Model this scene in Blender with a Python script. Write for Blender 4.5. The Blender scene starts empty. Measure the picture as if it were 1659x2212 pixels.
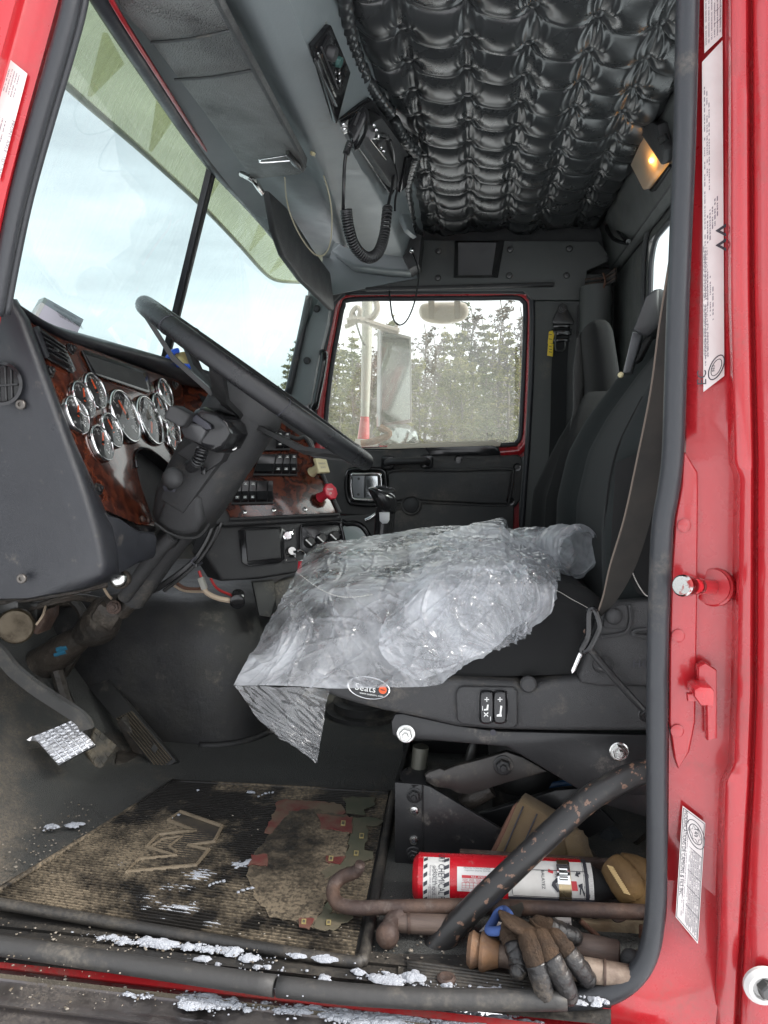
import bpy, bmesh, math, random
import numpy as np
from mathutils import Vector, Matrix, Euler, noise

random.seed(7)
S = bpy.context.scene
COL = S.collection
R = math.radians

# ------------------------------------------------------------------ camera
FPX = 1600.0                 # focal length in picture units (picture 1659 x 2212)
PITCH, YAW = 4.5, 7.0
cam_d = bpy.data.cameras.new('camera')
cam = bpy.data.objects.new('camera', cam_d)
COL.objects.link(cam)
cam_d.sensor_fit = 'VERTICAL'
cam_d.sensor_height = 36.0
cam_d.lens = 36.0 * FPX / 2212.0
cam_d.clip_start = 0.05
cam_d.clip_end = 3000
cam.rotation_euler = Euler((R(90 - PITCH), 0, R(YAW)), 'XYZ')
S.camera = cam
CM = cam.rotation_euler.to_matrix()

# ------------------------------------------------------------------ sky, sun, exposure
SUN_EL, SUN_AZ = 44.0, 102.0      # azimuth: compass heading of the sun seen from above, from +Y clockwise
w = bpy.data.worlds.new('World')
S.world = w
w.use_nodes = True
nt = w.node_tree
bg = nt.nodes['Background']
sky = nt.nodes.new('ShaderNodeTexSky')
sky.sky_type = 'NISHITA'
sky.sun_disc = False
sky.sun_elevation = R(SUN_EL)
sky.sun_rotation = R(SUN_AZ)
sky.dust_density = 3.0
sky.air_density = 1.0
hs = nt.nodes.new('ShaderNodeHueSaturation')
hs.inputs['Saturation'].default_value = 0.22
tc = nt.nodes.new('ShaderNodeTexCoord')
mp = nt.nodes.new('ShaderNodeMapping'); mp.inputs['Scale'].default_value = (.8, .8, 3.0)
cn = nt.nodes.new('ShaderNodeTexNoise'); cn.inputs['Scale'].default_value = 2.2; cn.inputs['Detail'].default_value = 7; cn.inputs['Roughness'].default_value = .62
cr = nt.nodes.new('ShaderNodeValToRGB')
cr.color_ramp.elements[0].position = .42; cr.color_ramp.elements[0].color = (0, 0, 0, 1)
cr.color_ramp.elements[1].position = .72; cr.color_ramp.elements[1].color = (.35, .35, .35, 1)
mxs = nt.nodes.new('ShaderNodeMixRGB'); mxs.inputs['Color2'].default_value = (9.0, 9.4, 9.8, 1)
nt.links.new(tc.outputs['Generated'], mp.inputs['Vector'])
nt.links.new(mp.outputs['Vector'], cn.inputs['Vector'])
nt.links.new(cn.outputs['Fac'], cr.inputs['Fac'])
nt.links.new(cr.outputs['Color'], mxs.inputs['Fac'])
nt.links.new(sky.outputs['Color'], hs.inputs['Color'])
nt.links.new(hs.outputs['Color'], mxs.inputs['Color1'])
nt.links.new(mxs.outputs['Color'], bg.inputs['Color'])
bg.inputs['Strength'].default_value = 0.13

sun_d = bpy.data.lights.new('sun', 'SUN')
sun_d.energy = 1.2
sun_d.angle = R(14)
sun_d.color = (1.0, 0.96, 0.9)
sun = bpy.data.objects.new('sun', sun_d)
COL.objects.link(sun)
_a = R(SUN_AZ)
sdir = Vector((math.sin(_a) * math.cos(R(SUN_EL)), math.cos(_a) * math.cos(R(SUN_EL)), math.sin(R(SUN_EL))))
sun.rotation_euler = sdir.to_track_quat('Z', 'Y').to_euler()

S.view_settings.view_transform = 'Standard'
S.view_settings.look = 'None'
S.view_settings.gamma = 1.0
S.view_settings.use_curve_mapping = False
S.view_settings.exposure = 1.62
S.render.engine = 'CYCLES'
S.cycles.max_bounces = 10
S.cycles.transparent_max_bounces = 24
S.cycles.use_denoising = True
S.cycles.caustics_reflective = False
S.cycles.caustics_refractive = False
S.cycles.sample_clamp_indirect = 6.0

FLOOR = -0.62
GROUND = -1.85

# ------------------------------------------------------------------ picture measuring: turns a picture position plus a known plane into a place
def ray(x, y):
    return CM @ Vector(((x - 829.5) / FPX, -(y - 1106) / FPX, -1.0))
def P(x, y, Y):
    d = ray(x, y); return d * (Y / d.y)
def PX(x, y, X):
    d = ray(x, y); return d * (X / d.x)
def PZ(x, y, z):
    d = ray(x, y); return d * (z / d.z)
class Plane:
    def __init__(s, a, b, c):
        s.o = a.copy(); s.n = (b - a).cross(c - a).normalized()
        if s.n.dot(a) > 0: s.n = -s.n          # faces the camera side
    def at(s, x, y, off=0.0):
        d = ray(x, y); o = s.o + s.n * off
        return d * (o.dot(s.n) / d.dot(s.n))
    def off(s, k):
        p = Plane.__new__(Plane); p.o = s.o + s.n * k; p.n = s.n.copy(); return p
V = Vector

# ------------------------------------------------------------------ materials
MATS = {}
def material(name, color, rough=.5, metal=0.0, color2=None, cscale=8.0, cpos=(.4, .65), bump=None, bump2=None,
             spec=.5, coat=0.0, dust=None, rvar=0.0, stretch=(1, 1, 1), sheen=0.0, emit=None, detail=6.0):
    """principled material; color2 patches by noise; bump=(kind, scale, distance); dust=(color, amount 0..1, scale)"""
    if name in MATS: return MATS[name]
    m = bpy.data.materials.new(name); m.use_nodes = True
    t = m.node_tree; N = t.nodes; L = t.links
    b = N['Principled BSDF']
    b.inputs['Roughness'].default_value = rough
    b.inputs['Metallic'].default_value = metal
    b.inputs['Specular IOR Level'].default_value = spec
    b.inputs['Coat Weight'].default_value = coat
    b.inputs['Coat Roughness'].default_value = .06
    b.inputs['Sheen Weight'].default_value = sheen
    co = N.new('ShaderNodeTexCoord'); mpn = N.new('ShaderNodeMapping'); mpn.inputs['Scale'].default_value = stretch
    L.new(co.outputs['Object'], mpn.inputs['Vector']); vec = mpn.outputs['Vector']
    def nz(scale, det=detail, ro=.6):
        n = N.new('ShaderNodeTexNoise'); n.inputs['Scale'].default_value = scale; n.inputs['Detail'].default_value = det
        n.inputs['Roughness'].default_value = ro; L.new(vec, n.inputs['Vector']); return n
    def ramp(src, a, c):
        r = N.new('ShaderNodeMapRange'); r.inputs['From Min'].default_value = a; r.inputs['From Max'].default_value = c
        r.clamp = True; L.new(src, r.inputs['Value']); return r.outputs['Result']
    col = None
    b.inputs['Base Color'].default_value = (*color, 1)
    if color2:
        mx = N.new('ShaderNodeMixRGB'); mx.inputs['Color1'].default_value = (*color, 1); mx.inputs['Color2'].default_value = (*color2, 1)
        L.new(ramp(nz(cscale).outputs['Fac'], *cpos), mx.inputs['Fac']); col = mx.outputs['Color']
    rsock = None
    if rvar:
        r = N.new('ShaderNodeMapRange'); r.inputs['From Min'].default_value = .3; r.inputs['From Max'].default_value = .7
        r.inputs['To Min'].default_value = max(.02, rough - rvar); r.inputs['To Max'].default_value = min(1, rough + rvar)
        L.new(nz(14, 5).outputs['Fac'], r.inputs['Value']); rsock = r.outputs['Result']
    if dust:
        dc, da, ds = dust
        mx = N.new('ShaderNodeMixRGB'); mx.inputs['Color2'].default_value = (*dc, 1)
        if col: L.new(col, mx.inputs['Color1'])
        else: mx.inputs['Color1'].default_value = (*color, 1)
        f1 = ramp(nz(ds, 8, .7).outputs['Fac'], *(da if isinstance(da, tuple) else (.62 - .42 * da, .95 - .35 * da)))
        gm = N.new('ShaderNodeMath'); gm.operation = 'MULTIPLY'; gm.use_clamp = True; L.new(f1, gm.inputs[0])
        g1 = N.new('ShaderNodeMapRange'); g1.inputs['From Min'].default_value = .36; g1.inputs['From Max'].default_value = .60; g1.inputs['To Min'].default_value = .35; g1.inputs['To Max'].default_value = 1.25
        L.new(nz(210, 2).outputs['Fac'], g1.inputs['Value']); L.new(g1.outputs['Result'], gm.inputs[1]); f1 = gm.outputs[0]
        L.new(f1, mx.inputs['Fac']); col = mx.outputs['Color']
        mr = N.new('ShaderNodeMix'); mr.inputs[3].default_value = .9
        if rsock: L.new(rsock, mr.inputs[2])
        else: mr.inputs[2].default_value = rough
        L.new(f1, mr.inputs[0]); rsock = mr.outputs[0]
    if col: L.new(col, b.inputs['Base Color'])
    if rsock: L.new(rsock, b.inputs['Roughness'])
    prev = None
    for bp in (bump, bump2):
        if not bp: continue
        kind, sc, dist = bp
        if kind == 'noise': src = nz(sc, 4).outputs['Fac']
        elif kind == 'grain':
            v = N.new('ShaderNodeTexVoronoi'); v.feature = 'DISTANCE_TO_EDGE'; v.inputs['Scale'].default_value = sc
            L.new(vec, v.inputs['Vector']); src = ramp(v.outputs['Distance'], 0, .25)
        elif kind == 'weave':
            wv = N.new('ShaderNodeTexWave'); wv.inputs['Scale'].default_value = sc; wv.inputs['Distortion'].default_value = .4
            L.new(vec, wv.inputs['Vector'])
            wv2 = N.new('ShaderNodeTexWave'); wv2.bands_direction = 'Z'; wv2.inputs['Scale'].default_value = sc; wv2.inputs['Distortion'].default_value = .4
            L.new(vec, wv2.inputs['Vector'])
            ad = N.new('ShaderNodeMath'); L.new(wv.outputs['Fac'], ad.inputs[0]); L.new(wv2.outputs['Fac'], ad.inputs[1]); src = ad.outputs[0]
        bn = N.new('ShaderNodeBump'); bn.inputs['Distance'].default_value = dist; bn.inputs['Strength'].default_value = 1.0
        L.new(src, bn.inputs['Height'])
        if prev: L.new(prev, bn.inputs['Normal'])
        prev = bn.outputs['Normal']
    if prev: L.new(prev, b.inputs['Normal'])
    if emit:
        b.inputs['Emission Color'].default_value = (*emit[0], 1); b.inputs['Emission Strength'].default_value = emit[1]
    MATS[name] = m
    return m

DUST = (.20, .175, .14)
M = {}
M['red'] = material('red_paint', (.41, .018, .024), .28, color2=(.37, .015, .021), cscale=3, coat=.7, rvar=.10, bump=('noise', 26, .0009), dust=((.20, .06, .05), .20, 12))
M['red_dark'] = material('dark_red_paint', (.30, .008, .014), .35, coat=.4)
M['seal'] = material('seal_rubber', (.032, .034, .038), .40, rvar=.12, bump=('noise', 90, .0006), dust=(DUST, .10, 7), spec=.4)
M['sealdirt'] = material('dirty_seal_rubber', (.036, .035, .034), .55, rvar=.15, bump=('noise', 90, .0008), dust=(DUST, .26, 9))
M['vinyl'] = material('black_vinyl', (.032, .034, .035), .42, bump=('grain', 420, .00035), rvar=.08, dust=(DUST, .06, 10))
M['vinylsh'] = material('quilted_vinyl', (.030, .032, .033), .29, spec=.75, rvar=.05)
M['grey'] = material('grey_headboard_plastic', (.18, .205, .21), .40, bump=('noise', 240, .0002), rvar=.08, dust=(DUST, .05, 4))
M['dash'] = material('dash_plastic', (.016, .0172, .021), .37, color2=(.022, .0232, .027), cscale=6, bump=('grain', 650, .00012), rvar=.10, dust=(DUST, .04, 30))
M['plastic'] = material('black_plastic', (.027, .027, .028), .42, bump=('grain', 600, .0002), rvar=.08, dust=(DUST, .08, 14))
M['plasticm'] = material('matte_black_plastic', (.036, .036, .037), .55, bump=('grain', 500, .0003), rvar=.08, dust=(DUST, .12, 12))
M['gloss'] = material('gloss_black_plastic', (.014, .014, .015), .16, rvar=.06)
M['trim'] = material('door_trim_vinyl', (.040, .041, .042), .40, color2=(.060, .058, .055), cscale=9, bump=('grain', 420, .0004), rvar=.1, dust=(DUST, .16, 8))
M['rubber'] = material('black_rubber', (.020, .020, .020), .6, bump=('noise', 120, .0006), dust=(DUST, .2, 9))
M['floor'] = material('cab_floor_rubber', (.052, .053, .050), .72, bump=('grain', 260, .0006), dust=((.19, .155, .115), (.53, .76), 3.2), bump2=('noise', 30, .001))
M['mat'] = material('floor_mat_rubber', (.013, .0115, .010), .42, bump=('noise', 260, .0008), dust=((.20, .158, .106), (.47, .60), 4.6))
M['mat2'] = material('sandy_print_rubber', (.013, .0115, .010), .42, bump=('noise', 260, .0008), dust=((.17, .134, .09), (.36, .54), 4.6))
M['matdust'] = material('sandy_mat', (.11, .092, .066), .9, color2=(.045, .04, .035), cscale=6, cpos=(.5, .75), bump=('noise', 240, .0012))
M['sill'] = material('sill_rubber', (.022, .021, .020), .5, bump=('noise', 160, .0008), dust=((.13, .11, .085), .40, 6))
M['alu'] = material('step_aluminium', (.34, .32, .32), .42, 1.0, bump=('noise', 60, .0006), dust=((.20, .17, .13), .52, 6), rvar=.12)
M['fabric'] = material('seat_fabric', (.016, .0165, .017), .85, bump=('weave', 520, .0005), sheen=.05, spec=.2)
M['fabric2'] = material('seat_bolster_fabric', (.015, .018, .018), .85, bump=('noise', 500, .0003), sheen=.04, spec=.25)
M['belt'] = material('belt_webbing', (.034, .031, .028), .7, bump=('weave', 620, .0004), color2=(.052, .046, .039), cscale=14, sheen=.05, spec=.3)
M['belt2'] = material('dark_belt_webbing', (.030, .031, .032), .65, bump=('weave', 620, .0004), spec=.3)
M['metalblk'] = material('black_painted_steel', (.014, .014, .015), .36, rvar=.1, bump=('noise', 120, .0003), dust=((.25, .22, .19), .08, 22))
M['metalgrey'] = material('grey_steel', (.09, .09, .088), .42, .6, rvar=.12, dust=(DUST, .18, 12))
M['pipe'] = material('worn_black_tube', (.022, .021, .021), .38, color2=(.17, .10, .07), cscale=85, cpos=(.60, .64), rvar=.1, bump=('noise', 46, .0008), dust=(DUST, .12, 8), detail=3)
M['rust'] = material('rusty_steel', (.060, .040, .034), .62, .3, color2=(.12, .075, .055), cscale=30, bump=('noise', 110, .0014), dust=((.22, .19, .17), .22, 26))
M['rust2'] = material('orange_rust', (.20, .105, .05), .7, .2, color2=(.12, .08, .06), cscale=24, bump=('noise', 90, .0015), dust=((.30, .26, .22), .3, 20))
M['chrome'] = material('chrome', (.78, .78, .78), .10, 1.0, rvar=.06)
M['steel'] = material('zinc_steel', (.62, .62, .60), .24, 1.0, rvar=.1)
M['foil'] = material('foil_tape', (.72, .72, .73), .26, 1.0, bump=('noise', 120, .0016), rvar=.1, dust=((.14, .12, .1), .15, 20))
M['dial'] = material('gauge_dial', (.012, .012, .013), .5)
M['orange'] = material('needle_orange', (.75, .10, .02), .45)
M['needle'] = material('needle_red', (.70, .06, .03), .4)
M['white'] = material('white_print', (.75, .75, .73), .6)
M['cream'] = material('cream_plastic', (.62, .55, .33), .45, rvar=.1)
M['redpl'] = material('red_plastic', (.50, .02, .04), .4, rvar=.1)
M['sticker'] = material('label_paper', (.66, .62, .60), .42, color2=(.60, .55, .53), cscale=20)
M['ink'] = material('black_ink', (.04, .04, .05), .6)
M['inkgrey'] = material('grey_ink', (.20, .18, .20), .6)
M['inkred'] = material('red_ink', (.55, .04, .05), .55)
M['paper'] = material('lilac_paper', (.74, .70, .80), .7)
M['extred'] = material('extinguisher_red', (.52, .012, .022), .28, coat=.3, rvar=.1, dust=((.5, .45, .42), .10, 60))
M['tan'] = material('tan_webbing', (.30, .20, .085), .85, color2=(.20, .13, .06), cscale=16, bump=('weave', 500, .0006), sheen=.2, spec=.2)
M['tanedge'] = material('brown_webbing_edge', (.15, .075, .05), .85, bump=('noise', 200, .001))
M['leather'] = material('tan_leather', (.23, .14, .055), .7, color2=(.13, .08, .04), cscale=12, bump=('noise', 160, .0012), spec=.3)
M['leather2'] = material('worn_brown_leather', (.17, .12, .075), .75, color2=(.32, .27, .18), cscale=10, bump=('noise', 90, .0015), spec=.3)
M['glovek'] = material('brown_glove_knit', (.15, .095, .06), .85, color2=(.075, .055, .042), cscale=22, bump=('weave', 420, .0012), bump2=('noise', 70, .003), spec=.2)
M['gloveblk'] = material('black_glove_coating', (.018, .017, .017), .38, rvar=.12, bump=('noise', 140, .0008), bump2=('noise', 55, .0035), dust=((.20, .16, .12), .26, 14))
M['glovegrey'] = material('grey_glove_knit', (.14, .125, .105), .85, bump=('weave', 700, .0012), spec=.2)
M['blue'] = material('blue_knit', (.045, .09, .26), .85, bump=('noise', 500, .001))
M['bluepl'] = material('blue_plastic', (.02, .10, .62), .35)
M['hose'] = material('blue_hose', (.02, .07, .16), .4)
M['wood'] = material('dark_wood_handle', (.085, .06, .05), .6, color2=(.14, .10, .08), cscale=10, stretch=(1, 8, 8), bump=('noise', 60, .0006))
M['cordgold'] = material('elastic_cord', (.34, .31, .22), .5)
M['cordblk'] = material('black_cord', (.014, .014, .015), .35)
M['wirered'] = material('red_wire', (.45, .03, .03), .5)
M['wirebeige'] = material('beige_wire', (.42, .33, .24), .6)
M['yellow'] = material('yellow_tag', (.80, .58, .03), .5)
M['stitch'] = material('white_stitching', (.60, .58, .54), .8)
M['lensamber'] = material('amber_lens', (.97, .88, .70), .5)
M['lensamber'].node_tree.nodes['Principled BSDF'].inputs['Transmission Weight'].default_value = .72; M['lensamber'].node_tree.nodes['Principled BSDF'].inputs['IOR'].default_value = 1.25; M['lensamber'].node_tree.nodes['Principled BSDF'].inputs['Roughness'].default_value = .5
M['reddirty'] = material('dirty_red_paint', (.36, .010, .014), .4, color2=(.30, .010, .012), cscale=5, dust=((.12, .075, .055), .46, 8))
M['grease'] = material('greasy_casting', (.028, .025, .022), .5, color2=(.055, .045, .036), cscale=16, bump=('noise', 70, .004), dust=(DUST, .18, 14))
M['green'] = material('green_insulation', (.14, .17, .09), .85, bump=('noise', 60, .002))
M['snow'] = material('snow', (.80, .81, .83), .6, color2=(.72, .74, .78), cscale=1.2, bump=('noise', 9, .01))
M['snowbit'] = material('loose_snow', (.38, .40, .44), .7, bump=('noise', 420, .0025))
M['mirrorback'] = material('mirror_back_cream', (.66, .60, .48), .4)
M['mirrorglass'] = material('mirror_glass', (.42, .44, .44), .05, 1.0)

def wood_burl():
    m = bpy.data.materials.new('wood_burl'); m.use_nodes = True
    t = m.node_tree; N = t.nodes; L = t.links; b = N['Principled BSDF']
    co = N.new('ShaderNodeTexCoord')
    n1 = N.new('ShaderNodeTexNoise'); n1.inputs['Scale'].default_value = 42; n1.inputs['Detail'].default_value = 8; n1.inputs['Roughness'].default_value = .7; n1.inputs['Distortion'].default_value = 2.2
    L.new(co.outputs['Object'], n1.inputs['Vector'])
    wv = N.new('ShaderNodeTexWave'); wv.wave_type = 'RINGS'; wv.inputs['Scale'].default_value = 9; wv.inputs['Distortion'].default_value = 14; wv.inputs['Detail'].default_value = 4; wv.inputs['Detail Scale'].default_value = 2.6
    L.new(co.outputs['Object'], wv.inputs['Vector'])
    mx = N.new('ShaderNodeMixRGB'); mx.inputs['Fac'].default_value = .35
    L.new(n1.outputs['Fac'], mx.inputs['Color1']); L.new(wv.outputs['Fac'], mx.inputs['Color2'])
    rp = N.new('ShaderNodeValToRGB'); e = rp.color_ramp.elements
    e[0].position = .28; e[0].color = (.020, .007, .005, 1); e[1].position = .78; e[1].color = (.125, .032, .014, 1)
    k = rp.color_ramp.elements.new(.5); k.color = (.068, .016, .009, 1)
    L.new(mx.outputs['Color'], rp.inputs['Fac']); L.new(rp.outputs['Color'], b.inputs['Base Color'])
    b.inputs['Roughness'].default_value = .22; b.inputs['Coat Weight'].default_value = .8; b.inputs['Coat Roughness'].default_value = .08
    return m
M['burl'] = wood_burl()

def pane_mat(name, tint, refl=.5, dirt_veil=.04, dirt_veil_col=(.55, .57, .55), streak=False, dscale=3.0, r0=.04):
    """thin glass: tinted transmission, fresnel reflection, a film of dust"""
    m = bpy.data.materials.new(name); m.use_nodes = True
    t = m.node_tree; N = t.nodes; L = t.links
    out = N['Material Output']; N.remove(N['Principled BSDF'])
    tr = N.new('ShaderNodeBsdfTransparent'); tr.inputs['Color'].default_value = (*tint, 1)
    gl = N.new('ShaderNodeBsdfGlossy'); gl.inputs['Roughness'].default_value = .02
    fr = N.new('ShaderNodeLayerWeight'); fr.inputs['Blend'].default_value = .5
    pw = N.new('ShaderNodeMath'); pw.operation = 'POWER'; pw.inputs[1].default_value = 4.5; L.new(fr.outputs['Facing'], pw.inputs[0])
    ml = N.new('ShaderNodeMath'); ml.operation = 'MULTIPLY_ADD'; ml.inputs[1].default_value = refl; ml.inputs[2].default_value = r0
    L.new(pw.outputs[0], ml.inputs[0])
    m1 = N.new('ShaderNodeMixShader'); L.new(ml.outputs[0], m1.inputs[0]); L.new(tr.outputs[0], m1.inputs[1]); L.new(gl.outputs[0], m1.inputs[2])
    df = N.new('ShaderNodeBsdfDiffuse'); df.inputs['Color'].default_value = (*dirt_veil_col, 1)
    tl = N.new('ShaderNodeBsdfTranslucent'); tl.inputs['Color'].default_value = (*dirt_veil_col, 1)
    md = N.new('ShaderNodeMixShader'); md.inputs[0].default_value = .6; L.new(df.outputs[0], md.inputs[1]); L.new(tl.outputs[0], md.inputs[2])
    co = N.new('ShaderNodeTexCoord'); mpn = N.new('ShaderNodeMapping')
    mpn.inputs['Scale'].default_value = (1, 30, 1.0) if streak else (1, 1, 1)
    L.new(co.outputs['Object'], mpn.inputs['Vector'])
    n = N.new('ShaderNodeTexNoise'); n.inputs['Scale'].default_value = dscale; n.inputs['Detail'].default_value = 8; n.inputs['Roughness'].default_value = .65
    L.new(mpn.outputs['Vector'], n.inputs['Vector'])
    sp = N.new('ShaderNodeTexVoronoi'); sp.inputs['Scale'].default_value = 130; L.new(co.outputs['Object'], sp.inputs['Vector'])
    spr = N.new('ShaderNodeMapRange'); spr.inputs['From Min'].default_value = .12; spr.inputs['From Max'].default_value = .05; spr.inputs['To Max'].default_value = dirt_veil * 1.2
    L.new(sp.outputs['Distance'], spr.inputs['Value'])
    mr = N.new('ShaderNodeMapRange'); mr.inputs['From Min'].default_value = .35; mr.inputs['From Max'].default_value = .75
    mr.inputs['To Min'].default_value = dirt_veil * .4; mr.inputs['To Max'].default_value = dirt_veil * 2
    L.new(n.outputs['Fac'], mr.inputs['Value'])
    ad = N.new('ShaderNodeMath'); L.new(mr.outputs[0], ad.inputs[0]); L.new(spr.outputs[0], ad.inputs[1])
    m2 = N.new('ShaderNodeMixShader'); L.new(ad.outputs[0], m2.inputs[0]); L.new(m1.outputs[0], m2.inputs[1]); L.new(md.outputs[0], m2.inputs[2])
    L.new(m2.outputs[0], out.inputs['Surface'])
    return m
M['wscreen'] = pane_mat('windshield_glass', (.50, .595, .585), .35, .07, (.66, .72, .70), True, 4)
M['sideglass'] = pane_mat('side_glass', (.90, .92, .88), .8, .19, (.86, .86, .70), False, 1.6, .11)  # pale dirt film also stands in for the veil of reflected daylight
M['rearglass'] = pane_mat('rear_glass', (.85, .92, .90), .3, .03)
M['gaugeglass'] = pane_mat('gauge_glass', (.96, .96, .96), .9, .0)
M['visorglass'] = pane_mat('green_acrylic', (.66, .66, .44), .4, .30, (.55, .54, .38), True, 3)

M['ribglass'] = pane_mat('pale_rib_acrylic', (.88, .88, .76), .3, .10, (.6, .6, .45))
def film_mat(name, veil):
    m = bpy.data.materials.new(name); m.use_nodes = True
    t = m.node_tree; N = t.nodes; L = t.links
    out = N['Material Output']; N.remove(N['Principled BSDF'])
    tr = N.new('ShaderNodeBsdfTransparent'); tr.inputs['Color'].default_value = (.93, .94, .95, 1)
    gl = N.new('ShaderNodeBsdfGlossy'); gl.inputs['Roughness'].default_value = .12; gl.inputs['Color'].default_value = (1, 1, 1, 1)
    df = N.new('ShaderNodeBsdfDiffuse'); df.inputs['Color'].default_value = (.82, .84, .87, 1)
    tl = N.new('ShaderNodeBsdfTranslucent'); tl.inputs['Color'].default_value = (.82, .84, .87, 1)
    lw = N.new('ShaderNodeLayerWeight'); lw.inputs['Blend'].default_value = .42
    mr = N.new('ShaderNodeMapRange'); mr.inputs['To Min'].default_value = .05; mr.inputs['To Max'].default_value = .50
    L.new(lw.outputs['Facing'], mr.inputs['Value'])
    m1 = N.new('ShaderNodeMixShader'); L.new(mr.outputs[0], m1.inputs[0]); L.new(tr.outputs[0], m1.inputs[1]); L.new(gl.outputs[0], m1.inputs[2])
    md = N.new('ShaderNodeMixShader'); md.inputs[0].default_value = .4; L.new(df.outputs[0], md.inputs[1]); L.new(tl.outputs[0], md.inputs[2])
    co = N.new('ShaderNodeTexCoord')
    n = N.new('ShaderNodeTexNoise'); n.inputs['Scale'].default_value = 8; n.inputs['Detail'].default_value = 7; n.inputs['Roughness'].default_value = .6; n.inputs['Distortion'].default_value = .6; L.new(co.outputs['Object'], n.inputs['Vector'])
    r2 = N.new('ShaderNodeMapRange'); r2.inputs['From Min'].default_value = .38; r2.inputs['From Max'].default_value = .64; r2.inputs['To Min'].default_value = .08 * veil; r2.inputs['To Max'].default_value = .46 * veil
    L.new(n.outputs['Fac'], r2.inputs['Value'])
    m2 = N.new('ShaderNodeMixShader'); L.new(r2.outputs[0], m2.inputs[0]); L.new(m1.outputs[0], m2.inputs[1]); L.new(md.outputs[0], m2.inputs[2])
    L.new(m2.outputs[0], out.inputs['Surface'])
    return m
M['film'] = film_mat('clear_plastic_film', 1.25); M['filmclear'] = film_mat('thin_clear_film', .42)

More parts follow.
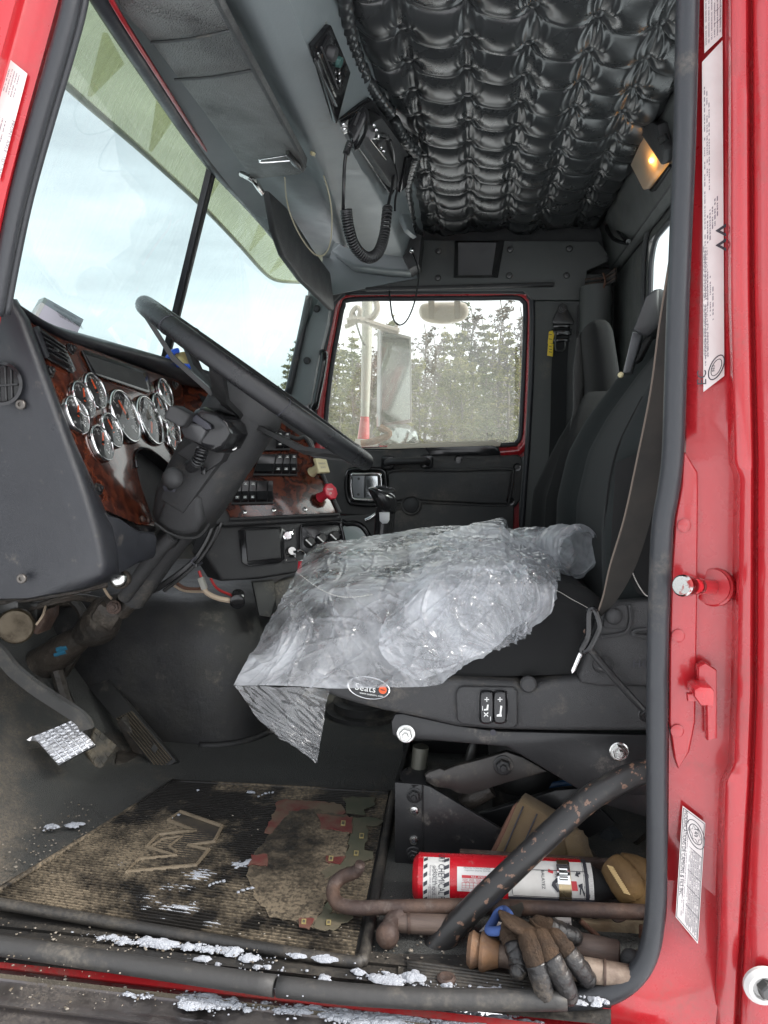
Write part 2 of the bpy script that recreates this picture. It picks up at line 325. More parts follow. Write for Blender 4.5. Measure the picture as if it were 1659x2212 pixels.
# ------------------------------------------------------------------ mesh building
class MB:
    def __init__(s): s.v = []; s.f = []
    def add(s, verts, faces):
        k = len(s.v); s.v += [tuple(v) for v in verts]; s.f += [tuple(i + k for i in f) for f in faces]; return s
    def box(s, c, size, rot=None, bev=0.0, seg=2):
        bm = bmesh.new(); bmesh.ops.create_cube(bm, size=1.0)
        for v in bm.verts: v.co = V((v.co.x * size[0], v.co.y * size[1], v.co.z * size[2]))
        if bev: bmesh.ops.bevel(bm, geom=bm.edges[:], offset=bev, segments=seg, profile=.5, affect='EDGES')
        c = V(c)
        for v in bm.verts: v.co = (rot @ v.co if rot else v.co) + c
        return s.bm(bm)
    def bm(s, bm):
        bm.verts.ensure_lookup_table(); bm.verts.index_update()
        s.add([v.co[:] for v in bm.verts], [[v.index for v in f.verts] for f in bm.faces]); bm.free(); return s
    def prism(s, pts, ext, bev=0.0, seg=2):
        """solid from an outline in space pushed along ext; bevels its rims"""
        bm = bmesh.new(); ext = V(ext)
        a = [bm.verts.new(p) for p in pts]; b = [bm.verts.new(V(p) + ext) for p in pts]; n = len(pts)
        fa = bm.faces.new(a); fb = bm.faces.new(b[::-1])
        for i in range(n): bm.faces.new((a[i], b[i], b[(i + 1) % n], a[(i + 1) % n]))
        bmesh.ops.recalc_face_normals(bm, faces=bm.faces[:])
        if bev:
            ed = list(set(fa.edges) | set(fb.edges))
            bmesh.ops.bevel(bm, geom=ed, offset=bev, segments=seg, profile=.5, affect='EDGES', clamp_overlap=True)
        ng = [f for f in bm.faces if len(f.verts) > 4]
        if ng: bmesh.ops.triangulate(bm, faces=ng)
        return s.bm(bm)
    def loft(s, secs, close=True, cap=True):
        n = len(secs[0]); v = [p for q in secs for p in q]; f = []
        for i in range(len(secs) - 1):
            for j in range(n if close else n - 1):
                a = i * n + j; b = i * n + (j + 1) % n; f.append((a, b, b + n, a + n))
        if cap and close: f.append(tuple(range(n))[::-1]); f.append(tuple((len(secs) - 1) * n + j for j in range(n)))
        return s.add(v, f)
    def tube(s, pts, r, seg=10, smooth=0, closed=False, cap=True, flat=None):
        """round bar along pts; r a number or one per point; flat=(up vector, ratio) for oval bars"""
        pts = [V(p) for p in pts]
        rr = [r] * len(pts) if not hasattr(r, '__len__') else list(r)
        if smooth: pts, rr = curve(pts, rr, smooth, closed)
        n = len(pts); secs = []; up = None
        for i in range(n):
            if closed: t = pts[(i + 1) % n] - pts[i - 1]
            else: t = pts[min(i + 1, n - 1)] - pts[max(i - 1, 0)]
            if t.length < 1e-9: t = V((0, 0, 1))
            t.normalize()
            if up is None:
                up = V((0, 0, 1)) if abs(t.z) < .9 else V((1, 0, 0))
            up = (up - t * up.dot(t))
            if up.length < 1e-6: up = t.orthogonal()
            up.normalize(); sd = t.cross(up)
            secs.append([pts[i] + (up * math.sin(2 * math.pi * k / seg) + sd * math.cos(2 * math.pi * k / seg)) * rr[i] for k in range(seg)])
        if closed:
            secs.append(secs[0]); return s.loft(secs, True, False)
        return s.loft(secs, True, cap)
    def lathe(s, prof, o, ax, seg=24, sx=None, cap=True):
        """prof: (radius, along) pairs round axis ax from o"""
        ax = V(ax).normalized(); u = sx.normalized() if sx else ax.orthogonal().normalized(); u = (u - ax * u.dot(ax)).normalized(); w_ = ax.cross(u); o = V(o)
        secs = [[o + ax * h + (u * math.cos(2 * math.pi * k / seg) + w_ * math.sin(2 * math.pi * k / seg)) * max(r, 1e-5) for k in range(seg)] for r, h in prof]
        return s.loft(secs, True, cap)
    def grid(s, fn, nu, nv, close_u=False):
        v = [fn(i / (nu - 1 if not close_u else nu), j / (nv - 1)) for j in range(nv) for i in range(nu)]; f = []
        for j in range(nv - 1):
            for i in range(nu if close_u else nu - 1):
                a = j * nu + i; b = j * nu + (i + 1) % nu; f.append((a, b, b + nu, a + nu))
        return s.add(v, f)
    def sphere(s, c, r, seg=16, rings=10, sc=(1, 1, 1), rot=None):
        c = V(c); v = []; f = []
        for j in range(rings + 1):
            th = math.pi * j / rings
            for i in range(seg):
                ph = 2 * math.pi * i / seg
                p = V((math.sin(th) * math.cos(ph) * sc[0], math.sin(th) * math.sin(ph) * sc[1], math.cos(th) * sc[2])) * r
                v.append(c + (rot @ p if rot else p))
        for j in range(rings):
            for i in range(seg):
                a = j * seg + i; b = j * seg + (i + 1) % seg; f.append((a, a + seg, b + seg, b))
        return s.add(v, f)
    def build(s, name, m, parent=None, smooth=True, ang=38, weld=True, solid=0.0, sub=0):
        me = bpy.data.meshes.new(name); me.from_pydata([tuple(v) for v in s.v], [], s.f)
        bm = bmesh.new(); bm.from_mesh(me)
        if weld: bmesh.ops.remove_doubles(bm, verts=bm.verts[:], dist=1e-6)
        bmesh.ops.recalc_face_normals(bm, faces=bm.faces[:]); bm.to_mesh(me); bm.free()
        me.materials.append(M[m] if isinstance(m, str) else m)
        if smooth:
            me.polygons.foreach_set('use_smooth', [True] * len(me.polygons))
            if ang: me.set_sharp_from_angle(angle=R(ang))
        o = bpy.data.objects.new(name, me); COL.objects.link(o)
        if parent: o.parent = parent; o.matrix_parent_inverse = parent.matrix_basis.inverted()
        if solid:
            md = o.modifiers.new('thickness', 'SOLIDIFY'); md.thickness = solid; md.offset = 0
        if sub:
            md = o.modifiers.new('smooth', 'SUBSURF'); md.levels = sub; md.render_levels = sub
        return o

def curve(pts, rr, k, closed=False):
    """Catmull-Rom through pts, k steps per span"""
    P_, R_ = [], []; n = len(pts)
    rng = range(n if closed else n - 1)
    for i in rng:
        if closed: p0, p1, p2, p3 = pts[i - 1], pts[i], pts[(i + 1) % n], pts[(i + 2) % n]; r1, r2 = rr[i], rr[(i + 1) % n]
        else: p0, p1, p2, p3 = pts[max(i - 1, 0)], pts[i], pts[i + 1], pts[min(i + 2, n - 1)]; r1, r2 = rr[i], rr[i + 1]
        for j in range(k):
            t = j / k
            P_.append(.5 * ((2 * p1) + (p2 - p0) * t + (2 * p0 - 5 * p1 + 4 * p2 - p3) * t * t + (3 * p1 - p0 - 3 * p2 + p3) * t ** 3))
            R_.append(r1 + (r2 - r1) * t)
    if not closed: P_.append(pts[-1]); R_.append(rr[-1])
    return P_, R_
def cr(pts, k=6, closed=False):
    return curve([V(p) for p in pts], [0] * len(pts), k, closed)[0]
def lerp(a, b, t): return a + (b - a) * t
def interp(tab, x):
    """piecewise linear through (x, value) pairs"""
    if x <= tab[0][0]: return tab[0][1]
    for (x0, v0), (x1, v1) in zip(tab, tab[1:]):
        if x <= x1: return v0 + (v1 - v0) * (x - x0) / (x1 - x0)
    return tab[-1][1]

def tag(o, label, cat, group=None):
    o['label'] = label; o['category'] = cat
    if group: o['group'] = group
    return o
def thing(name, loc, label, cat, group=None):
    o = bpy.data.objects.new(name, None); o.empty_display_size = .05; COL.objects.link(o); o.location = loc
    return tag(o, label, cat, group)
def struct(o): o['kind'] = 'structure'; return o
def stuff(o): o['kind'] = 'stuff'; return o
def dup(root, M4=None):
    """copy of a thing with copies of its parts and sub-parts"""
    c = root.copy(); COL.objects.link(c)
    for ch in root.children:
        d = ch.copy(); COL.objects.link(d); d.parent = c
        for g in ch.children:
            e = g.copy(); COL.objects.link(e); e.parent = d
    return c
def basis(n, up):
    """rotation whose z is n and whose y is close to up"""
    z = V(n).normalized(); x = V(up).cross(z).normalized(); y = z.cross(x)
    return Matrix((x, y, z)).transposed()
FONT_N = [0]
def text(s_, o, xd, yd, size, m, parent, name='lettering', thick=.0002, align='LEFT', bend=None, sx=1.0):
    """flat print: writing that runs along xd with its tops towards yd"""
    c = bpy.data.curves.new(name, 'FONT'); c.body = s_; c.size = size; c.align_x = align; c.resolution_u = 2; c.space_character = 1.02
    t = bpy.data.objects.new(name, c); COL.objects.link(t)
    dg = bpy.context.evaluated_depsgraph_get(); me = bpy.data.meshes.new_from_object(t.evaluated_get(dg))
    bpy.data.objects.remove(t); bpy.data.curves.remove(c)
    xd = V(xd).normalized(); yd = V(yd); yd = (yd - xd * yd.dot(xd)).normalized(); z = xd.cross(yd)
    for v in me.vertices:
        a, b_ = v.co.x * sx, v.co.y
        v.co = bend(a, b_) if bend else V(o) + xd * a + yd * b_ + z * thick
    me.materials.clear(); me.materials.append(M[m]); me.name = name
    ob = bpy.data.objects.new(name, me); COL.objects.link(ob)
    if parent: ob.parent = parent; ob.matrix_parent_inverse = parent.matrix_basis.inverted()
    return ob
def screw(c, n, r, m, parent, name='screw', kind='cross'):
    b = MB(); b.lathe([(r, -r * .1), (r, r * .12), (r * .82, r * .38), (r * .4, r * .48), (0, r * .5)], c, n, 16)
    o = b.build(name, m, parent)
    u = V(n).orthogonal().normalized(); w_ = V(n).normalized().cross(u)
    if kind == 'cross':
        k = MB()
        for q in (u, w_):
            k.box(V(c) + V(n).normalized() * r * .47, (r * 1.0, r * .2, r * .1), Matrix((q, V(n).normalized().cross(q), V(n).normalized())).transposed())
        k.build('slot', 'ink', o)
    return o
def bolt(c, n, r, m, parent, name='bolt', washer=True):
    b = MB(); n = V(n).normalized()
    if washer: b.lathe([(r * 1.35, 0), (r * 1.35, r * .15), (r * 1.2, r * .22), (0, r * .22)], c, n, 20)
    b.lathe([(r, r * .2), (r, r * .7), (r * .88, r * .82), (r * .5, r * .84), (r * .5, r * 1.2), (r * .42, r * 1.28), (0, r * 1.28)], c, n, 6)
    return b.build(name, m, parent, ang=25)
M['backpanel'] = material('back_panel_vinyl', (.085, .09, .087), .45, rvar=.1, bump=('grain', 420, .0003), dust=(DUST, .08, 6))
def GZ(x, y, h):
    """place seen at x, y that lies h above the cab floor"""
    return PZ(x, y, FLOOR + h)
# ------------------------------------------------------------------ outside: snow field, forest edge
def build_ground():
    def f(u, v):
        # radial sheet: fine near, coarse far
        r = 1.5 * (2000 / 1.5) ** v if v > 0 else 0.0
        a = 2 * math.pi * u
        x, y = r * math.cos(a), r * math.sin(a)
        h = .05 * noise.noise(V((x * .25, y * .25, 0))) + .22 * noise.noise(V((x * .05, y * .05, 3)))
        return V((x, y, GROUND + h * min(1, r / 4)))
    struct(MB().grid(f, 96, 60, True).build('snow_ground', 'snow', ang=0))
build_ground()

def needle_mat(name, c1, c2):
    return material(name, c1, .7, color2=c2, cscale=.9, spec=.25)
M['conifer'] = needle_mat('conifer_needles', (.095, .105, .035), (.18, .165, .055))
M['conifer2'] = needle_mat('dark_conifer_needles', (.055, .070, .030), (.11, .12, .045))
M['bark'] = material('tree_bark', (.10, .085, .07), .85, bump=('noise', 20, .02))
M['twig'] = material('bare_twigs', (.12, .10, .085), .85)

def tree_meshes(seed, H, kind):
    rnd = random.Random(seed)
    tr = MB(); n = 9
    pts = [V((rnd.uniform(-.06, .06) * i / n * H * .2, rnd.uniform(-.06, .06) * i / n * H * .2, H * i / n)) for i in range(n + 1)]
    tr.tube(pts, [.012 * H * (1 - .93 * i / n) + .01 for i in range(n + 1)], 7)
    crn = MB()
    def leafclump(c, s, k):
        for _ in range(k):
            o = c + V((rnd.gauss(0, s), rnd.gauss(0, s), rnd.gauss(0, s * .6)))
            a = V((rnd.uniform(-1, 1), rnd.uniform(-1, 1), rnd.uniform(-.5, .5))).normalized() * rnd.uniform(.05, .13) * H / 7
            b = a.cross(V((rnd.uniform(-1, 1), rnd.uniform(-1, 1), rnd.uniform(-1, 1)))).normalized() * rnd.uniform(.02, .045) * H / 7
            crn.add([o - a, o + b, o + a, o - b], [(0, 1, 2, 3)])
    if kind == 'con':
        z = H * rnd.uniform(.10, .22)
        while z < H * .985:
            t = z / H
            L_ = (1 - t) ** .75 * H * .20 * rnd.uniform(.65, 1.25) + .05
            for k in range(rnd.randint(4, 6)):
                if rnd.random() < .12: continue
                a = rnd.uniform(0, 6.283); d = V((math.cos(a), math.sin(a), rnd.uniform(-.25, .15) + .35 * t))
                base = V((0, 0, z)); tip = base + d * L_ * rnd.uniform(.6, 1.15)
                tr.tube([base, lerp(base, tip, .5) + V((0, 0, -.02 * L_)), tip], [.012, .008, .003], 4)
                m = max(2, int(L_ * 5))
                for j in range(m):
                    q = (j + .7) / m
                    leafclump(lerp(base, tip, q), .05 + .09 * L_ * (1.1 - q), 13)
            z += H * rnd.uniform(.032, .052)
        leafclump(V((0, 0, H)), .03, 6)
    else:
        for k in range(26):
            t = rnd.uniform(.3, .96); base = V((0, 0, H * t)); a = rnd.uniform(0, 6.283)
            L_ = H * .26 * (1.1 - t) + .3
            d = V((math.cos(a) * .6, math.sin(a) * .6, .8)); tip = base + d * L_
            tr.tube([base, lerp(base, tip, .5) + V((rnd.uniform(-.1, .1), rnd.uniform(-.1, .1), 0)), tip], [.018, .012, .004], 4)
            for j in range(5):
                q = rnd.uniform(.25, 1); b0 = lerp(base, tip, q); e = b0 + V((rnd.uniform(-.5, .5), rnd.uniform(-.5, .5), rnd.uniform(.1, .6))) * L_ * .5
                tr.tube([b0, e], [.007, .003], 3)
                for _ in range(6): leafclump(lerp(b0, e, rnd.random()), .06, 3 if kind == 'budding' else 1)
    return tr, crn

def build_trees():
    protos = []
    for i, (kind, H, ml) in enumerate((('con', 7.4, 'conifer2'), ('con', 6.6, 'conifer'), ('con', 7.0, 'conifer'), ('budding', 6.6, 'conifer'), ('bare', 7.2, 'twig'), ('con', 5.4, 'conifer2'))):
        tr, cn_ = tree_meshes(40 + i, H, kind)
        lab = {'con': ('conifer_tree', 'spruce'), 'budding': ('budding_tree', 'tree'), 'bare': ('bare_tree', 'tree')}[kind]
        root = thing(lab[0], (0, 0, GROUND), '', 'tree')
        t = tr.build('trunk', 'bark', root, ang=0); c = cn_.build('crown', ml, root, smooth=False, weld=False)
        t.matrix_parent_inverse.identity(); c.matrix_parent_inverse.identity()
        protos.append((root, kind, ml))
    used = set(); rnd = random.Random(5)
    # (picture x, distance, proto, scale): the wood beyond the far door
    spots = []
    x = 700
    while x < 1150:
        spots.append((x, rnd.uniform(24, 30), rnd.choice([1, 2, 3, 4, 4, 5, 3, 4]), rnd.uniform(.70, .95)))
        x += rnd.uniform(18, 34)
    x = 690
    while x < 1150:
        spots.append((x, rnd.uniform(36, 46), rnd.choice([0, 1, 4, 2, 4, 4, 3]), rnd.uniform(1.05, 1.42)))
        x += rnd.uniform(15, 27)
    for x, d, sc in ((285, 62, .9), (303, 64, .8), (268, 66, .7), (365, 60, .95), (384, 62, 1.05), (400, 60, .9), (566, 40, .9), (585, 44, .8), (603, 40, .85), (624, 34, .9), (640, 31, .95)):
        spots.append((x, d, rnd.choice([0, 1, 2]), sc))
    word = {'con': {'conifer2': 'dark green spruce', 'conifer': 'yellowish green pine'}, 'budding': {'conifer': 'loose budding tree'}, 'bare': {'twig': 'bare grey tree'}}
    num = ('first', 'second', 'third', 'fourth', 'fifth', 'sixth', 'seventh', 'eighth', 'ninth', 'tenth', 'eleventh', 'twelfth'); cnt = {}
    for x, d, k, sc in spots:
        root, kind, ml = protos[k]
        if k in used: o = dup(root)
        else: o = root; used.add(k)
        p = P(x, 980, d)
        o.location = (p.x, p.y, GROUND - .1); o.scale = (sc,) * 3; o.rotation_euler = (0, 0, rnd.uniform(0, 6.28))
        wd = word[kind][ml]
        if x > 650:
            row = 'front row' if d < 33 else 'back row'; key = (wd, row); cnt[key] = cnt.get(key, -1) + 1
            o['label'] = f'{num[cnt[key]]} {wd} from the mirror pole in the {row} of the wood outside'
            o['group'] = 'trees of the wood beyond the far door'
        else:
            key = (wd, 0); cnt[key] = cnt.get(key, -1) + 1
            o['label'] = f'{num[cnt[key]]} distant {wd} from the door side seen above the dashboard'; o['group'] = 'far trees ahead of the truck'
build_trees()

# ------------------------------------------------------------------ cab shell (setting): floor, firewall, back wall, roof, far wall
YN, YF = .86, 2.50           # near door opening, far wall
def build_floor():
    def f(u, v):
        y = lerp(.86, 2.6, v); x = lerp(-1.12, .50, u)
        z = FLOOR
        if x < -.72: z += (min(1, (-.72 - x) / .32)) ** 1.25 * .34      # toe board
        z += .004 * noise.noise(V((x * 9, y * 9, 0)))
        if y < .9: z -= .0
        return V((x, y, z))
    struct(MB().grid(f, 60, 60).build('floor', 'floor', ang=0))
build_floor()
def build_walls():
    b = MB().box((-1.10, 1.7, -.29), (.02, 1.8, .70))          # firewall behind the dashboard
    struct(b.build('firewall', 'rubber'))
    b = MB()
    # back wall with the rear window opening (z .16 .. .545, y 1.0 .. 2.02)
    X = .44; T = .010
    for y0, y1, z0, z1 in ((.86, 2.6, -.66, .16), (.86, 1.0, .16, .545), (2.03, 2.6, .16, .545), (.86, 2.6, .545, .80)):
        b.box((X + T / 2, (y0 + y1) / 2, (z0 + z1) / 2), (T, y1 - y0, z1 - z0))
    struct(b.build('back_wall', 'backpanel'))
    b = MB().box((.05, 1.75, .80), (.98, 1.9, .02))
    struct(b.build('roof', 'red_dark'))
    # outer skin that closes the cab below the far window and ahead of the far door
    b = MB()
    b.box((-.85, 2.56, -.30), (.52, .04, .70)); b.box((.36, 2.56, .0), (.28, .04, 1.5)); b.box((.02, 2.53, .70), (.94, .04, .2))
    struct(b.build('far_wall', 'vinyl'))
build_walls()

# ------------------------------------------------------------------ quilted headliner with buttons
ZC = .70
def edgeL(y):   # inner (windshield) border of the quilting
    return interp(((.9, -.23), (1.18, -.215), (1.45, -.195), (1.72, -.140), (1.86, -.150), (2.1, -.165), (2.45, -.165)), y)
def build_headliner():
    root = thing('quilted_headliner', (0, 1.7, ZC), 'black tufted vinyl headliner with covered buttons under the cab roof', 'headliner')
    DX, DY, SK = .107, .107, .037
    b0 = PZ(1010, 162, ZC); x0, y0 = b0.x, b0.y
    btn = []
    for i in range(-3, 5):
        for j in range(-6, 12):
            bx = x0 + i * DX; by = y0 + j * DY + i * SK
            if .95 < by < 2.46 and edgeL(by) + .02 < bx < .385: btn.append((bx, by))
    X0, X1, Y0, Y1 = -.26, .40, .92, 2.47
    nu, nv = 300, 620
    xs = np.linspace(X0, X1, nu); ys = np.linspace(Y0, Y1, nv)
    GX, GY = np.meshgrid(xs, ys)
    rng = np.random.default_rng(3)
    # every panel of vinyl bellies down between its buttons; arcs of crease sag from button to button, pleats run along the rows
    cx = (GX - x0) / DX; ci = np.round(cx)
    cyv = (GY - y0 - ci * SK) / DY
    fx = np.mod(cx, 1.0)                          # 0 at a button column
    i0 = np.floor(cx)
    # crease between neighbouring columns: hangs towards +Y (away) as a shallow arc
    hsh = lambda a, b, s: np.mod(np.sin(a * 12.9898 + b * 78.233 + s) * 43758.5453, 1.0)
    arc = cx * SK + (.26 + .12 * hsh(i0, i0 * 0, 4)) * DY * (4 * fx * (1 - fx)) ** .62
    cy2 = (GY - y0 - arc) / DY
    jrow = np.floor(cy2); t = cy2 - jrow            # 0 just past a crease .. 1 at the next
    amp = .017 * (.7 + .6 * hsh(i0, jrow, 0))
    belly = amp * (np.sin(np.pi * np.clip(t, 0, 1)) ** .62) * (.55 + .45 * np.sin(np.pi * np.clip(fx, 0, 1)) ** .8)
    # rolled lip on the near side of the crease
    belly += .0042 * np.exp(-((t - .92) / .055) ** 2) - .004 * np.exp(-(np.minimum(t, 1 - t) / .028) ** 2)
    h = belly
    # radiating pleats along each column
    dxc = np.abs(cx - ci) * DX
    tc_ = cyv - np.round(cyv)
    pl = np.zeros_like(h)
    for k in range(5):
        off = (k - 2) * .0085 * (.4 + 1.2 * np.abs(np.sin(np.pi * np.mod(cyv, 1)))) + .004 * (hsh(ci, np.floor(cyv), k) - .5)
        pl += .0046 * (.5 + hsh(ci, np.floor(cyv), k + 9)) * np.exp(-(((cx - ci) * DX - off) / .0030) ** 2)
    fade = np.exp(-(dxc / .034) ** 2) * (.35 + .65 * np.cos(np.pi * tc_) ** 2 * 1.0)
    h = h + pl * fade - .006 * np.exp(-(dxc / .012) ** 2) * (np.sin(np.pi * np.mod(cyv, 1)) ** 1)
    # pinches
    for bx, by in btn:
        d2 = (GX - bx) ** 2 + (GY - by) ** 2
        h = h * (1 - np.exp(-d2 / .020 ** 2)) - .007 * np.exp(-d2 / .014 ** 2)
    # fine slack wrinkles
    def fn(sx, sy, p): return np.sin(GX * sx + 1.3 * np.sin(GY * sy * .6 + p)) * np.sin(GY * sy + 1.7 * np.sin(GX * sx * .5 + p * 2))
    h += .0006 * fn(60, 48, 1)
    for_l = np.array([edgeL(y) for y in ys])
    m = MB(); vs = []
    for j in range(nv):
        e = for_l[j]
        for i in range(nu):
            x = xs[i]; z = ZC + .012 - h[j, i]
            # round the quilting off at its border with the overhead shelf and at the back
            dl = x - e
            if dl < .03: z += max(0, .03 - dl) ** 1.3 * 1.6
            dr = .385 - x
            if dr < .02: z += max(0, .02 - dr) * .8
            db = Y1 - ys[j]
            if db < .03: z += max(0, .03 - db) * .9
            vs.append((x, ys[j], z))
    f = [(j * nu + i, j * nu + i + 1, (j + 1) * nu + i + 1, (j + 1) * nu + i) for j in range(nv - 1) for i in range(nu - 1) if xs[i] > for_l[j] - .03]
    m.add(vs, f)
    m.build('quilting', 'vinylsh', root, ang=0, weld=False)
    me = None
    for bx, by in btn:
        z = ZC + .012
        if me is None:
            o = MB().sphere((0, 0, 0), .0105, 12, 6, (1, 1, .45)).build('button', 'vinylsh', root); me = o.data
            o.matrix_parent_inverse.identity()
        else:
            o = bpy.data.objects.new('button', me); COL.objects.link(o); o.parent = root
        o.location = (bx, by - 1.7, .012 + .0045)
build_headliner()

# ------------------------------------------------------------------ sloped side panel between headliner and back wall, lamp, hook
def build_side_panel():
    b = MB()
    rows = []
    for y in np.linspace(.95, 2.46, 12):
        rows.append([V((.383, y, .712)), V((.388, y, .700)), V((.400, y, .650)), V((.415, y, .590)), V((.425, y, .572)), V((.437, y, .566))])
    b.loft(rows, False, False)
    root = b.build('roof_side_panel', 'backpanel', solid=.006)
    tag(root, 'black vinyl panel sloping down from the headliner to the rear window', 'trim panel')
    s_ = MB(); e = [V((.417, y, .582)) for y in np.linspace(1.0, 2.44, 20)]
    s_.tube(e, .0035, 6); s_.build('edge_piping', 'vinyl', root)
    for (x, y) in ((1343, 418), (1312, 558)):
        c = PX(x, y, .405); screw(c, V((-.97, 0, -.2)), .010, 'plastic', root, 'trim_plug', 'plain')
build_side_panel()

def build_lamp():
    # lamp on the sloped panel
    c = PX(1416, 332, .392)
    pl = Plane(PX(1416, 300, .392), PX(1380, 380, .405), PX(1440, 340, .398))
    n = V((-.96, -.05, -.28)).normalized(); pl.o = c; pl.n = n
    root = thing('courtesy_lamp', c, 'rectangular cream and amber courtesy lamp with black switch housing at the roof edge', 'lamp')
    q = lambda x, y, k=0: pl.at(x, y, k)
    out = [q(1377, 350), q(1408, 283), q(1414, 281), q(1452, 348), q(1449, 356), q(1414, 404), q(1406, 406)]
    ln = MB().prism(out, n * .020, .008, 4).build('lens', 'lensamber', root, ang=80)
    MB().sphere(q(1412, 345, .009), .0075, 14, 8, (.7, 1.5, .7), basis(n, (0, 1, .4))).build('bulb', material('amber_bulb', (.85, .42, .10), .4, emit=((1, .45, .10), 9.0)), ln)
    MB().prism([q(1380, 350, .0005), q(1410, 288, .0005), q(1449, 350, .0005), q(1412, 401, .0005)], n * .001).build('reflector', 'white', ln, smooth=False)
    out = [q(1407, 281), q(1418, 262), q(1432, 256), q(1446, 262), q(1462, 316), q(1459, 340), q(1453, 349)]
    h = MB().prism(out, n * .026, .006).build('housing', 'plastic', root)
    out = [q(1424, 296, .026), q(1440, 287, .026), q(1447, 301, .026), q(1430, 312, .026)]
    MB().prism(out, n * .005, .001).build('switch', 'gloss', h)
    out = [q(1412, 407), q(1455, 352), q(1458, 358), q(1418, 412)]
    MB().prism(out, n * .012, .002).build('base', 'gloss', root)
build_lamp()

def build_hook():
    a, b = PX(1325, 486, .405), PX(1357, 522, .405)
    root = thing('coat_hook', a, 'small black coat hook on the sloped trim panel above the far seat', 'hook')
    MB().tube([a, lerp(a, b, .5), b], .007, 8).build('base', 'gloss', root)
    MB().tube([a, a + V((-.02, 0, -.004)), lerp(a, b, .5) + V((-.018, 0, -.016)), b + V((-.002, 0, -.006))], [.005, .006, .006, .004], 8, 4).build('prong', 'gloss', root)
build_hook()

# ------------------------------------------------------------------ rear window
def build_rear_window():
    root = thing('rear_window', (.46, 1.5, .35), 'rear cab window showing beside the door pillar, behind the driver seat', 'window')
    def ring(X, g):
        y0, y1, z0, z1, r = 1.0 + g, 2.03 - g, .16 + g, .545 - g, .07
        pts = []
        for cy, cz, a0 in ((y1 - r, z1 - r, 0), (y0 + r, z1 - r, 90), (y0 + r, z0 + r, 180), (y1 - r, z0 + r, 270)):
            for k in range(7): a = R(a0 + k * 15); pts.append(V((X, cy + r * math.cos(a), cz + r * math.sin(a))))
        return pts
    MB().tube(ring(.446, .004), .007, 8, closed=True).build('rubber_frame', 'seal', root)
    MB().add(ring(.447, .004), [tuple(range(28))]).build('pane', 'rearglass', root, smooth=False)
    # raised edge of the wall that the window sits in
    MB().tube(ring(.436, -.03), .008, 8, closed=True).build('moulding', 'vinyl', root)
build_rear_window()

